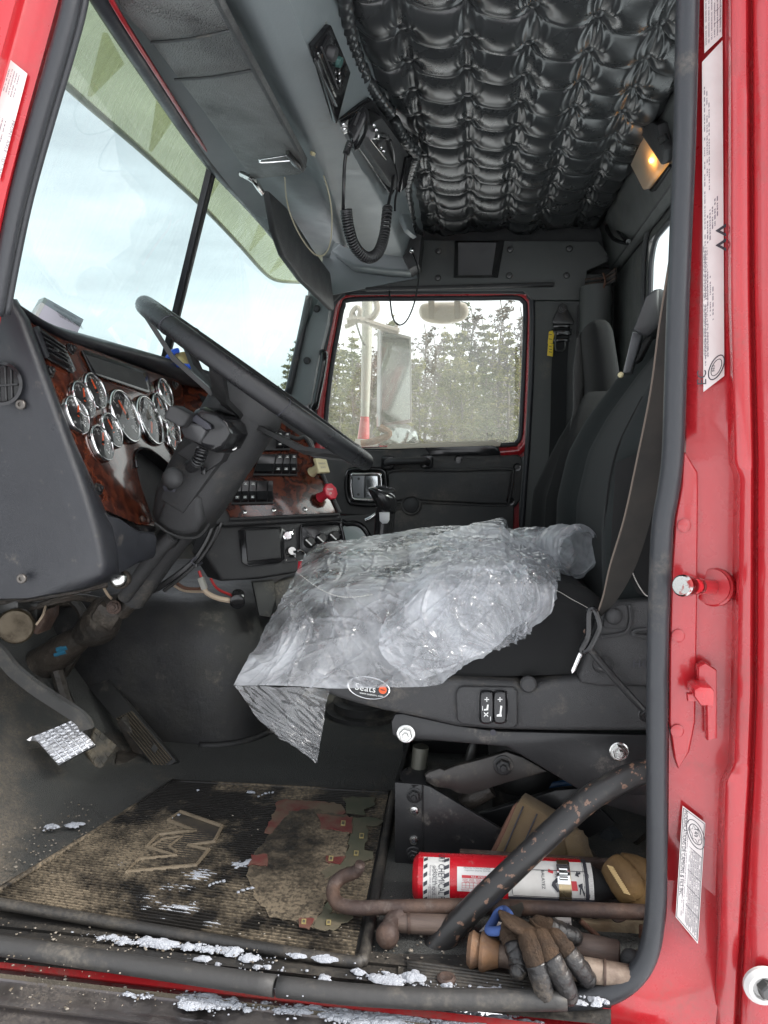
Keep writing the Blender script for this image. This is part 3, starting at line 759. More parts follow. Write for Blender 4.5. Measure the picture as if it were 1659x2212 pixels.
# ------------------------------------------------------------------ headboard over the far door, far pillar trims
def build_headboard():
    Y = 2.44
    pl = lambda x, y, k=0: P(x, y, Y - k)
    out = [pl(905, 519), pl(1292, 521), pl(1322, 560), pl(1268, 585), pl(1266, 648), pl(1150, 648), pl(1130, 628), pl(745, 628), pl(718, 655), pl(704, 655), pl(690, 590), pl(700, 570), pl(860, 566)]
    root = MB().prism(out, V((0, .05, 0)), .004).build('header_trim', 'backpanel')
    tag(root, 'black plastic trim over the far door with screws and a square block', 'trim panel')
    # projecting box
    a = [pl(982, 522), pl(1089, 522), pl(1068, 600), pl(982, 600)]
    b = MB(); f0 = [pl(982, 520), pl(1090, 520), pl(1076, 600), pl(980, 600)]
    f1 = [P(990, 524, Y - .075), P(1072, 524, Y - .075), P(1062, 594, Y - .05), P(990, 594, Y - .05)]
    b.loft([f0, f1]); b.build('block', 'plastic', root, smooth=False)
    b = MB(); b.box(P(990, 620, Y - .012), (.60, .02, .012), bev=.004); b.build('ledge', 'plasticm', root)
    for x, y in ((947, 542), (1102, 539), (1230, 537), (946, 600), (1100, 595), (1224, 595)):
        screw(P(x, y, Y - .003), (0, -1, 0), .010, 'metalgrey', root)
    # far rear pillar trim that carries the belt
    out = [pl(1150, 648), pl(1266, 648), pl(1268, 590), pl(1300, 590), pl(1300, 1240), pl(1122, 1240), pl(1122, 990), pl(1144, 980), pl(1150, 700)]
    rt = MB().prism([p + V((0, .012, 0)) for p in out], V((0, .06, 0)), .005).build('pillar_trim', 'backpanel')
    tag(rt, 'scuffed black pillar trim between far door window and back wall', 'trim panel')
    MB().tube([P(1252, 660, Y + .008), P(1248, 800, Y + .008), P(1240, 1170, Y + .008)], .007, 8, 4).build('seam', 'trim', rt)
    # corner duct that runs down beside the back wall
    b = MB(); b.tube([P(1288, 620, 2.40), P(1285, 800, 2.40), P(1280, 1100, 2.40)], [.05, .05, .05], 14); b.build('corner_cover', 'backpanel', rt)
    # far front pillar
    out = [pl(690, 590), pl(718, 655), pl(712, 700), pl(690, 790), pl(676, 870), pl(640, 900), pl(600, 880), pl(625, 830), pl(650, 720), pl(668, 640), pl(672, 590)]
    pf = MB().prism([p + V((0, -.03, 0)) for p in out], V((0, .09, 0)), .008).build('front_pillar_trim', 'grey')
    tag(pf, 'dark grey trim on the far windshield pillar beside the grab handle', 'trim panel')
    for x, y in ((684, 667), (663, 779)):
        screw(P(x, y, Y - .035), (0, -1, 0), .012, 'plastic', pf)
    g = thing('pillar_grab_handle', P(690, 800, Y - .06), 'black curved grab handle on the far windshield pillar', 'handle')
    MB().tube([P(697, 762, Y - .03), P(700, 768, Y - .07), P(694, 810, Y - .075), P(686, 850, Y - .075), P(680, 878, Y - .07), P(674, 880, Y - .03)], .0125, 10, 5).build('grip', 'gloss', g)
    # wiring tied up at the corner
    wv = thing('tied_wires', P(1300, 605, 2.40), 'small bundle of taped wires at the top rear corner of the cab', 'wires')
    rnd = random.Random(2)
    for k in range(6):
        y0 = 598 + k * 5
        MB().tube([P(1265, y0 + 6, 2.40), P(1285, y0 + rnd.uniform(-4, 4), 2.37), P(1305, y0 + rnd.uniform(-5, 5) - 3, 2.36), P(1330, y0 - 18, 2.30)], .0035, 6, 5).build('wire', 'rubber' if k % 2 else 'rust', wv)
    MB().tube([P(1303, 590, 2.355), P(1307, 605, 2.345), P(1304, 622, 2.35)], .003, 6, 4).build('tie', 'tanedge', wv)
build_headboard()
# ------------------------------------------------------------------ near door opening: red pillar, rubber seal, sill, step
def yl(tab, y): return interp(tab, y)
SEALX = ((-200, 1513), (0, 1507), (300, 1500), (600, 1489), (800, 1484), (976, 1479), (1060, 1467), (1115, 1456), (1219, 1451), (1427, 1443), (1842, 1442), (1990, 1440), (2086, 1431), (2147, 1406), (2212, 1352))
K2X = ((-200, 1577), (640, 1577), (1000, 1586), (1030, 1597), (1500, 1591), (1650, 1584), (1690, 1566), (2000, 1555), (2212, 1538), (2400, 1520))
K4X = ((-200, 1617), (640, 1621), (1000, 1629), (1500, 1627), (1700, 1619), (2000, 1601), (2212, 1590), (2400, 1580))
def pillar_profile(y):
    sx = yl(((-200, 1513), (0, 1507), (600, 1489), (976, 1479), (1115, 1456), (1427, 1443), (2000, 1440), (2400, 1440)), y); k2 = yl(K2X, y); k4 = yl(K4X, y)
    return [(sx - 12, .890), (sx + 3, .872), (lerp(sx, k2, .45), .868), (k2 - 12, .864), (k2 - 5, .857), (k2 + 1, .834), (k2 + 5, .829),
            (k4 - 7, .823), (k4 - 2, .826), (k4 + 1, .834), (k4 + 6, .834), (k4 + 9, .824), (k4 + 13, .818), (k4 + 40, .808), (k4 + 74, .805), (k4 + 130, .802), (k4 + 135, .83)]
def build_pillar():
    root = thing('door_pillar', P(1560, 1100, .86), 'red painted door pillar with stepped pressings and information labels behind the seat', 'door pillar')
    secs = []
    for y in np.concatenate([np.linspace(-200, 960, 24), np.linspace(985, 1060, 10), np.linspace(1090, 1620, 14), np.linspace(1640, 1720, 10), np.linspace(1750, 2400, 16)]):
        secs.append([P(x, y, d) for x, d in pillar_profile(y)])
    MB().loft(secs, False, False).build('body', 'red', root, ang=70)
    J = .866
    # pocket pad with facetted ends
    pad = [(1478, 975), (1486, 985), (1508, 1020), (1509, 1060), (1507, 1300), (1504, 1500), (1503, 1560), (1490, 1625), (1466, 1662), (1458, 1640), (1446, 1560), (1447, 1400), (1452, 1230), (1459, 1120), (1472, 1050)]
    MB().prism([P(x, y, J - .004) for x, y in pad], V((0, .02, 0)), .006, 3).build('raised_pad', 'red', root)
    rec = [(1512, 1030), (1590, 1034), (1588, 1300), (1582, 1640), (1560, 1680), (1500, 1672), (1512, 1500)]
    for x, y in ((1477, 1135), (1464, 1373), (1462, 1578)):
        MB().lathe([(.0075, 0), (.0075, .002), (.0055, .003), (0, .003)], P(x, y, J - .004), (0, -1, 0), 14).build('rivet', 'red', root)
    # lower corner: the red body sweeps round to the sill
        path = [(1442, 1880), (1438, 1990), (1412, 2074), (1374, 2112), (1318, 2146), (1255, 2160), (1060, 2166)]
    o2 = [(1566, 1880), (1560, 1990), (1555, 2090), (1548, 2190), (1530, 2300), (1480, 2370), (1300, 2400)]
    a = cr([P(x, y, .876 - .062 * min(1, max(0, (y - 1900) / 280))) for x, y in path], 6); c = cr([P(x, y, .872 - .06 * min(1, max(0, (y - 1900) / 380))) for x, y in o2], 6)
    b_ = [lerp(p, q, .5) + V((0, -.004, 0)) for p, q in zip(a, c)]
    MB().loft([a, b_, c], False, False).build('lower_corner', 'red', root, ang=70)
    return root
pillar = build_pillar()

def label_sheet(root_name, quad, lab, cat, lines, seed, text_rows=(), rot=True):
    """paper label on the body: quad = 4 corners in space; rows of small print run down its long side"""
    tl, tr, br, bl = quad
    n = (tr - tl).cross(bl - tl).normalized()
    if n.dot(tl) > 0: n = -n
    root = MB().prism([p + n * .0006 for p in quad], -n * .0006 if False else n * .0004).build(root_name, 'sticker', None, smooth=False)
    tag(root, lab, cat)
    U = lambda u, v, k=.0012: lerp(lerp(tl, tr, u), lerp(bl, br, u), v) + n * k
    rnd = random.Random(seed)
    return root, U, n
def print_rows(root, U, rows, seed):
    """rows of (u, v0, v1, density, height) fake small print as joined strokes"""
    rnd = random.Random(seed); b = MB()
    for u, v0, v1, du in rows:
        v = v0
        while v < v1:
            w_ = rnd.uniform(.004, .012) if rnd.random() < .85 else .02
            if rnd.random() < .84:
                b.add([U(u, v), U(u + du, v), U(u + du, v + w_ * .7), U(u, v + w_ * .7)], [(0, 1, 2, 3)])
            v += w_
    if b.f: stuff(b.build('small_print', 'inkgrey', root, smooth=False, weld=False))

def build_labels():
    Y = .862
    q = lambda x, y: P(x, y, Y - .0005)
    # top certification label
    r, U, n = label_sheet('certification_label', (q(1520, -60), q(1560, -90), q(1559, 80), q(1521, 116)), 'short white certification label at the very top of the red pillar', 'label', (), 1)
    print_rows(r, U, [(.06 + .16 * k, .05, .92, .07) for k in range(6)], 3)
    for v in (.15, .3, .45, .6, .75):
        MB().add([U(.55, v), U(.97, v), U(.97, v + .006), U(.55, v + .006)], [(0, 1, 2, 3)]).build('rule', 'ink', r, smooth=False)
    # long parchment label
    r, U, n = label_sheet('vehicle_label', (q(1516, 135), q(1560, 88), q(1564, 812), q(1519, 847)), 'long faded white vehicle label running down the red pillar', 'label', (), 2)
    print_rows(r, U, [(.08, .08, .95, .05), (.20, .10, .35, .05), (.30, .14, .40, .05), (.2, .47, .55, .06), (.32, .46, .54, .06), (.44, .45, .53, .06), (.56, .44, .52, .06), (.68, .44, .50, .06), (.2, .64, .75, .05), (.32, .66, .78, .05), (.45, .7, .8, .05), (.2, .80, .90, .05)], 5)
    dn = (U(.5, 1) - U(.5, 0)).normalized(); rt = (U(1, .5) - U(0, .5)).normalized()
    text('W', U(.62, .512), dn, rt, .022, 'ink', r, sx=1.5)
    text('EC', U(.13, .985), -dn, -rt, .014, 'ink', r)
    c = U(.62, .955)
    for rr, th in ((.011, .0006), (.0075, .0004)):
        MB().tube([c + (dn * math.cos(a) + rt * math.sin(a)) * rr for a in np.linspace(0, 2 * math.pi, 25)[:-1]], th, 4, closed=True).build('seal_ring', 'ink', r)
    text('963', c + dn * .0035 - rt * .002, -dn, rt * -1, .005, 'ink', r)
    text('COMPLETE VEHICLE  VEHICULE COMPLET', U(.22, .90), -dn, -rt, .0062, 'inkgrey', r)
    # lower slanted label
    r, U, n = label_sheet('alteration_label', (P(1474, 1740, .8625), P(1523, 1777, .860), P(1507, 2038, .838), P(1459, 1980, .842)), 'slanted white alteration label low on the red pillar', 'label', (), 4)
    dn = (U(.1, 1) - U(.1, 0)).normalized(); rt = (U(1, .5) - U(0, .5)).normalized()
    fr = MB(); cs = [U(.04, .015), U(.96, .015), U(.96, .985), U(.04, .985)]
    for a, b in zip(cs, cs[1:] + cs[:1]): fr.tube([a, b], .0003, 4)
    fr.build('border', 'ink', r)
    text('MODIFICATIONS DE CAMIONS & FILS INC.', U(.08, .03), dn, -rt * -1, .0062, 'ink', r, sx=.8)
    print_rows(r, U, [(.20, .06, .93, .035), (.28, .08, .9, .03), (.40, .34, .95, .03)] + [(.5 + .09 * k, .30, .95, .035) for k in range(5)], 8)
    for u in (.47, .56, .65, .74, .83, .92):
        MB().tube([U(u, .3), U(u, .97)], .00018, 3).build('rule', 'ink', r)
    for v in (.3, .5, .64, .8):
        MB().tube([U(.38, v), U(.96, v)], .00022, 3).build('rule', 'ink', r)
    c = U(.62, .155)
    for rr in (.0135, .0095):
        MB().tube([c + (dn * math.cos(a) + rt * math.sin(a)) * rr for a in np.linspace(0, 2 * math.pi, 29)[:-1]], .0004, 4, closed=True).build('seal_ring', 'ink', r)
    leaf = [c + (dn * math.cos(a) + rt * math.sin(a)) * (.0085 if k % 2 else .0055) for k, a in enumerate(np.linspace(0, 2 * math.pi, 13)[:-1])]
    MB().tube(leaf, .0003, 4, closed=True).build('leaf_outline', 'ink', r)
    text('T49', c - dn * .006 - rt * .0025, dn, rt, .0065, 'ink', r)
build_labels()

def build_pin():
    c = P(1543, 1268, .866); root = thing('striker_pin', c, 'red striker pin with worn shiny tip sticking out of the red pillar', 'striker pin')
    ax = (P(1470, 1264, .800) - P(1543, 1268, .866)); ax = V((-.62, -.78, 0)).normalized()
    tip = P(1478, 1265, .812); ax = (tip - c).normalized()
    MB().lathe([(.022, -.004), (.022, .002), (.020, .004), (.020, .007), (.0, .007)], c, ax, 28).build('flange', 'red', root)
    L_ = (tip - c).length
    MB().lathe([(.0085, .005), (.0085, L_ - .018), (.0, L_ - .018)], c, ax, 18).build('shank', 'red', root)
    M['pintip'] = material('worn_pin_tip', (.42, .42, .41), .16, 1.0, rvar=.08, color2=(.30, .05, .05), cscale=70, cpos=(.55, .6))
    MB().lathe([(.0062, L_ - .018), (.0062, L_ - .008), (.0115, L_ - .008), (.0118, L_ + .004), (.010, L_ + .006), (0, L_ + .006)], c, ax, 20).build('tip', 'pintip', root)
    MB().lathe([(.0092, L_ - .034), (.0094, L_ - .031), (.0092, L_ - .028)], c, ax, 18, cap=False).build('worn_band', 'steel', root)
build_pin()
def build_latch():
    c = P(1525, 1500, .862); root = thing('latch_striker', c, 'red latch striker block bolted to the red pillar under the pin', 'striker')
    q = lambda x, y, k=0.0: P(x, y, .862 - k)
    MB().prism([q(1500, 1432), q(1515, 1424), q(1540, 1440), q(1541, 1585), q(1520, 1590), q(1518, 1500), q(1500, 1480)], V((0, -.016, 0)), .003).build('plate', 'red', root)
    b = MB(); f0 = [q(1514, 1462), q(1520, 1470), q(1520, 1500), q(1492, 1500), q(1478, 1480), q(1478, 1466), q(1490, 1460)]
    b.prism([p + V((0, -.008, 0)) for p in f0], V((0, -.032, 0)), .003); b.build('hook', 'red', root)
    MB().prism([q(1480, 1494, .02), q(1520, 1494, .02), q(1520, 1512, .02), q(1482, 1511, .02)], V((0, -.008, 0)), .002).build('lip', 'red', root)
build_latch()
def build_body_bolt():
    c = P(1648, 2126, .80); root = thing('hinge_bolt', c, 'grey flanged bolt with light washer on the outer red body corner', 'bolt')
    MB().lathe([(.021, 0), (.021, .004), (.017, .008), (.013, .008), (.012, .004), (0, .004)], c, (0, -1, 0), 30).build('washer', material('pale_washer', (.55, .54, .52), .5, rvar=.1), root)
    MB().lathe([(.0095, .004), (.0095, .013), (.008, .015), (0, .015)], c, (.15, -1, 0), 6).build('head', 'metalgrey', root, ang=20)
build_body_bolt()

# ---- seal round the opening
def build_seal():
    root = thing('door_seal', P(1440, 1500, .86), 'black rubber door seal down the pillar and round the lower corner', 'door seal')
    path = [(1493, -220), (1486, 0), (1479, 300), (1467, 600), (1460, 800), (1454, 976), (1444, 1060), (1432, 1130), (1426, 1230), (1420, 1427), (1419, 1640), (1419, 1842), (1416, 1960), (1403, 2050), (1370, 2110), (1310, 2148), (1222, 2160)]
    pts = cr([P(x, y, .855 - .035 * min(1, max(0, (y - 1900) / 260)) ** 1.0) for x, y in path], 5)
    rad = [.0116] * len(pts)
    MB().tube(pts, rad, 16).build('bulb', 'seal', root, ang=0)
    # lip on the cab side of the bulb
    lp = [p + V((-.0035, .013, 0)) for p in pts]
    MB().tube(lp[:-24], .0055, 10).build('lip', 'seal', root, ang=0)
    # sill length of the seal, in two strips with a joint
    a = [GZ(600, 2131, .010), GZ(760, 2148, .010), GZ(920, 2157, .011), GZ(1080, 2160, .013), GZ(1222, 2159, .016)]
    MB().tube(cr(a, 4), .0112, 12).build('sill_strip', 'sealdirt', root, ang=0)
    b = [GZ(-140, 2024, .010), GZ(0, 2043, .010), GZ(200, 2072, .010), GZ(400, 2102, .010), GZ(594, 2130, .010)]
    MB().tube(cr(b, 4), .0115, 12).build('sill_strip', 'sealdirt', root, ang=0)
    # windshield pillar length
    c = [(175, -140), (156, 0), (128, 110), (84, 260), (40, 420), (10, 560), (-12, 680)]
    cc = cr([P(x, y, .870 + .02 * max(0, y) / 560) for x, y in c], 5)
    k = MB(); k.tube(cc, .0105, 14); k.build('front_bulb', 'seal', root, ang=0)
    MB().tube([p + V((.008, .012, .003)) for p in cc], .0055, 10).build('front_lip', 'seal', root, ang=0)
build_seal()

def build_apillar():
    root = thing('windshield_pillar', P(50, 200, .88), 'red windshield pillar at the upper front of the door opening', 'door pillar')
    edge = ((-200, 190), (0, 138), (110, 108), (260, 66), (420, 24), (560, -8), (760, -40))
    secs = []
    for y in np.linspace(-200, 760, 20):
        e = yl(edge, y)
        secs.append([P(e + 30, y, .90), P(e - 4, y, .882), P(e - 12, y, .872), P(e - 40, y, .868), P(e - 76, y, .866), P(e - 90, y, .86), P(e - 104, y, .845), P(e - 150, y, .84), P(e - 300, y, .835)])
    MB().loft(secs, False, False).build('body', 'red', root, ang=60)
    q = lambda x, y: P(x, y, .8655)
    r, U, n = label_sheet('tyre_label', (q(0, 122), q(13, 117), q(62, 158), q(-18, 420)), 'faded label on the red windshield pillar', 'label', (), 5)
    bpy.data.objects.remove(r)
    quad = [q(10, 119), q(60, 160), q(0, 390), q(-55, 340)]
    tl, tr, br, bl = quad; nn = V((0, -1, 0))
    r = MB().prism([p + nn * .0006 for p in quad], nn * .0004, .0).build('axle_label', 'sticker', smooth=False)
    tag(r, 'white axle weight label with faded print on the front red pillar', 'label')
    U = lambda u, v, k=.0012: lerp(lerp(tl, tr, u), lerp(bl, br, u), v) + nn * k
    print_rows(r, U, [(.12 + .1 * j, .06, .28, .035) for j in range(7)] + [(.2 + .12 * j, .5, .95, .04) for j in range(5)], 11)
    dn = (U(.9, 1) - U(.9, 0)).normalized()
    text('FRONT AXLE  1DT INT', U(.90, .45), dn, (tr - tl), .0065, 'inkgrey', r)
build_apillar()

# ---- sill and step
def build_sill():
    root = thing('door_sill', P(600, 2120, .87), 'dirty ribbed rubber door sill along the bottom of the opening', 'door sill')
    prof0 = [(1940, .0), (1985, 0), (2002, 0), (2010, 0)]
    # (left picture y at x=0, right picture y at x=1000, height z): long pressings
    lines = [(1960, 2078, FLOOR + .004), (2000, 2098, FLOOR + .006), (2006, 2104, FLOOR + .001), (2016, 2118, FLOOR + .001), (2020, 2122, FLOOR + .008), (2036, 2140, FLOOR + .008), (2042, 2146, FLOOR - .006), (2078, 2180, FLOOR - .012)]
    secs = []
    for l, r, z in lines:
        secs.append([PZ(x, l + (r - l) * x / 1000, z) for x in range(-140, 1000, 30)])
    MB().loft(secs, False, False).build('front_plate', 'sill', root, ang=35)
    MB().loft([[PZ(x, l + k_ * x, FLOOR + z) for x in range(960, 1345, 30)] for l, k_, z in ((2036, .104, -.001), (2042, .104, -.007), (2078, .104, -.0125))], False, False).build('rear_lip', 'sill', root, ang=35)
    # ribbed plate under the seat side
    for k in range(10):
        l0 = 2078 + k * 7
        a = [PZ(x, l0 + (x - 880) * .14, FLOOR + .007) for x in range(880, 1401, 40) if l0 + (x - 880) * .14 < 2146 - max(0, x - 1300) * .4]
        if len(a) < 2: continue
        MB().tube(a, .0030, 6).build('rib', 'sill', root, ang=0)
    MB().prism([*[PZ(x, y, FLOOR + .004) for x, y in [(860, 2060), (1400, 2070), (1396, 2100), (1340, 2146), (1220, 2164), (860, 2150)]]], V((0, 0, -.01))).build('rear_plate', 'sill', root, smooth=False)
    # red body flange below the seal
    a = [PZ(x, 2074 + .117 * x, FLOOR - .012) for x in range(-140, 1500, 40)]
    b = [PZ(x, 2090 + .117 * x, FLOOR - .016) for x in range(-140, 1500, 40)]
    c = [p + V((0, .02, -.03)) for p in b]
    MB().loft([a, b, c], False, False).build('red_flange', 'reddirty', root, ang=30)
    m = MB()
    m.lathe([(.011, 0), (.011, .003), (.008, .005), (.004, .004), (0, .004)], PZ(964, 2117, FLOOR + .009), (0, 0, 1), 18); m.build('bolt', 'rust', root)
    # outside step plate below
    st = thing('cab_step', P(300, 2160, .82), 'dirty aluminium step plate with sand and snow below the door', 'step')
    lines = [(2090, .117, -.026), (2096, .117, -.020), (2106, .118, -.019), (2118, .118, -.025), (2150, .118, -.026), (2154, .118, -.021), (2170, .119, -.021), (2176, .119, -.032), (2204, .12, -.032), (2210, .12, -.025), (2224, .12, -.025), (2300, .12, -.03)]
    secs = [[PZ(x, l + s_ * x, FLOOR + z) for x in range(-150, 1500, 40)] for l, s_, z in lines]
    MB().loft(secs, False, False).build('plate', 'alu', st, ang=35)
    MB().loft([[p + V((0, 0, .002)) for p in secs[2]], [p + V((0, 0, .003)) for p in secs[3]]], False, False).build('sand', 'matdust', st)
    stuff(st.children[-1])
build_sill()

# ------------------------------------------------------------------ windshield, its frame and header
def wpt(x, y, Y): return P(x, y, Y)
WT0, WTM, WT1 = P(170, -60, .93), P(462, 345, 1.66), P(700, 625, 2.42)
WB0, WBM, WB1 = P(-130, 690, .94), P(340, 800, 1.87), P(606, 860, 2.43)
def build_windshield():
    root = thing('windshield', WTM, 'two piece windshield with dark centre post and wiper streaks', 'windshield')
    def ext(t, b, k): return t + (t - b) * k, b + (b - t) * k
    for a, b, k in ((WT0, WTM, 0), (WTM, WT1, 1)):
        lo, hi = ((WB0, WBM), (WBM, WB1))[k]
        ta, ba = ext(a, lo, .05); tb, bb = ext(b, hi, .05); ba = ba + (ba - ta) * .03; bb = bb + (bb - tb) * .03
        MB().add([ta, tb, bb, ba], [(0, 1, 2, 3)]).build('pane', 'wscreen', root, smooth=False)
    # centre post
    t, bt = P(455, 350, 1.64), P(346, 800, 1.85)
    ax = (bt - t)
    pl_ = [t + V((0, -.014, 0)), t + V((.012, -.010, 0)), t + V((.014, .012, 0)), t + V((0, .016, 0))]
    MB().prism(pl_, ax * 1.15, .002).build('centre_post', 'seal', root)
    MB().tube([t + V((.013, -.003, 0)), bt + V((.013, -.003, 0))], .0035, 6).build('post_bead', 'rubber', root)
    # top rubber along the header
    top = [P(180, -90, .93), P(208, -20, .94), P(300, 125, 1.10), P(450, 345, 1.58), P(570, 478, 2.0), P(700, 640, 2.40)]
    MB().tube(cr(top, 5), .0145, 12).build('top_seal', 'seal', root, ang=0)
    MB().tube([p + V((.018, 0, -.010)) for p in cr(top, 5)], .0035, 8).build('seal_lip', 'red_dark', root, ang=0)
    # far pillar rubber
    MB().tube(cr([P(668, 640, 2.40), P(648, 735, 2.40), P(622, 850, 2.40)], 5), .012, 10).build('far_seal', 'seal', root, ang=0)
build_windshield()

def build_outer_visor():
    # tinted visor over the windshield, outside
    top = [PX(100, -160, -.64), P(560, 440, 2.05)]
    root = thing('exterior_sun_visor', P(350, 250, 1.4), 'greenish tinted exterior visor with triangular ribs above the windshield', 'sun visor')
    # lower edge runs forward and down of the roof edge
    lowp = [(90, 130), (125, 168), (210, 243), (320, 338), (440, 448), (520, 532), (570, 588), (600, 606), (650, 610)]
    Ys = [.85, .93, 1.08, 1.32, 1.66, 1.98, 2.22, 2.34, 2.5]
    upp = [(160, -190), (215, -80), (290, 60), (370, 180), (480, 330), (570, 440), (630, 520), (665, 560), (720, 600)]
    lo = cr([P(x, y, Y) + V((-.14, 0, .0)) * 0 for (x, y), Y in zip(lowp, [q * 1.12 for q in Ys])], 4)
    up = cr([P(x, y, Y) + V((-.02, 0, .02)) for (x, y), Y in zip(upp, [q * 1.0 for q in Ys])], 4)
    secs = []
    for t in np.linspace(0, 1, 7):
        secs.append([lerp(a, b, t) + V((0, 0, .028 * math.sin(math.pi * t))) for a, b in zip(up, lo)])
    MB().loft(secs, False, False).build('sheet', 'visorglass', root, ang=0)
    MB().tube(lo, .006, 8).build('lower_rim', material('visor_rim', (.30, .30, .20), .5), root, ang=0)
    for t, s_ in ((.24, 1), (.38, 1), (.5, 1), (.66, 1), (.8, 1)):
        i = int(t * (len(lo) - 1)); a, b = up[i], lo[i]; c = lerp(a, b, .25) + V((.0, .10, -.03)); d = lerp(a, b, .95)
        MB().prism([lerp(a, b, .30), lerp(a, b, .93), lerp(a, b, .34) + V((0, .055, -.01))], V((.006, .003, 0))).build('rib', 'ribglass', root, smooth=False)
build_outer_visor()
# ------------------------------------------------------------------ overhead shelf with radios, sun visors
def build_overhead():
    root = thing('overhead_console', PZ(700, 200, .6), 'grey black overhead shelf running across the cab above the windshield', 'overhead console')
    # long lines of the shelf, each a list of picture positions at its height
    L = [
        (.606, [(190, -60), (216, -20), (296, 110), (440, 330), (566, 486), (696, 640)]),
        (.640, [(300, -60), (330, 0), (400, 110), (500, 255), (598, 410), (706, 574)]),
        (.628, [(440, -70), (482, 0), (560, 150), (640, 320), (690, 430), (722, 524)]),
        (.612, [(458, -70), (497, 0), (573, 150), (652, 320), (700, 430), (728, 524)]),
        (.590, [(480, -70), (517, 0), (590, 150), (666, 320), (710, 430), (738, 530)]),
        (.585, [(505, -70), (540, 0), (607, 150), (680, 320), (722, 430), (750, 535)]),
        (.592, [(530, -70), (566, 0), (630, 150), (700, 320), (745, 440), (770, 540)]),
        (.598, [(590, -70), (624, 0), (684, 150), (757, 320), (818, 440), (868, 555)]),
        (.606, [(600, -70), (633, 0), (692, 150), (766, 320), (828, 440), (876, 553)]),
        (.690, [(700, -70), (733, 0), (772, 110), (840, 260), (882, 400), (905, 520)]),
        (.720, [(722, -70), (752, 0), (790, 110), (856, 260), (898, 400), (918, 520)]),
    ]
    secs = [cr([PZ(x, y, z) for x, y in pts], 6) for z, pts in L]
    MB().loft(secs, False, False).build('shell', 'grey', root, ang=50)
    # closed end at the far wall, pale under-tray
    e = [(715, 540), (760, 575), (830, 584), (884, 588), (897, 580), (905, 540), (900, 516), (860, 500), (760, 500)]
    MB().prism([P(x, y, 2.34) for x, y in e], V((0, .09, 0)), .012, 3).build('end_tray', 'grey', root)
    MB().prism([P(x, y, 2.30) for x, y in [(845, 500), (866, 492), (912, 508), (905, 572), (884, 582), (872, 560)]], V((0, .1, 0)), .006).build('end_block', 'plastic', root)
    MB().prism([P(x, y, 2.05) for x, y in [(833, 418), (850, 408), (880, 495), (872, 500)]], V((.02, .08, 0)), .004).build('filler_panel', 'grey', root)
    MB().prism([P(x, y, 2.424) for x, y in [(700, 515), (900, 500), (900, 600), (700, 640), (694, 600)]], V((0, .01, 0))).build('end_closing', 'grey', root)
    # ruffled vinyl trim where the shelf meets the quilting
    for k, pts in enumerate(([(742, -60), (748, 40), (764, 110), (786, 165)], [(792, 176), (812, 205), (842, 244)], [(850, 262), (870, 295), (900, 330)], [(898, 336), (886, 372), (878, 410), (884, 450), (892, 490), (906, 508)])):
        c = cr([PZ(x, y, .688) for x, y in pts], 14)
        rad = [.0125 + .0022 * math.sin(i * 1.9 + k) + .0012 * math.sin(i * 3.1) for i in range(len(c))]
        MB().tube(c, rad, 10).build('ruffled_trim', 'vinylsh', root, ang=0)
    return root
overhead = build_overhead()

def facebox(name, parent, corners, depth, m, n, bev=.003):
    return MB().prism(corners, n * depth, bev).build(name, m, parent)

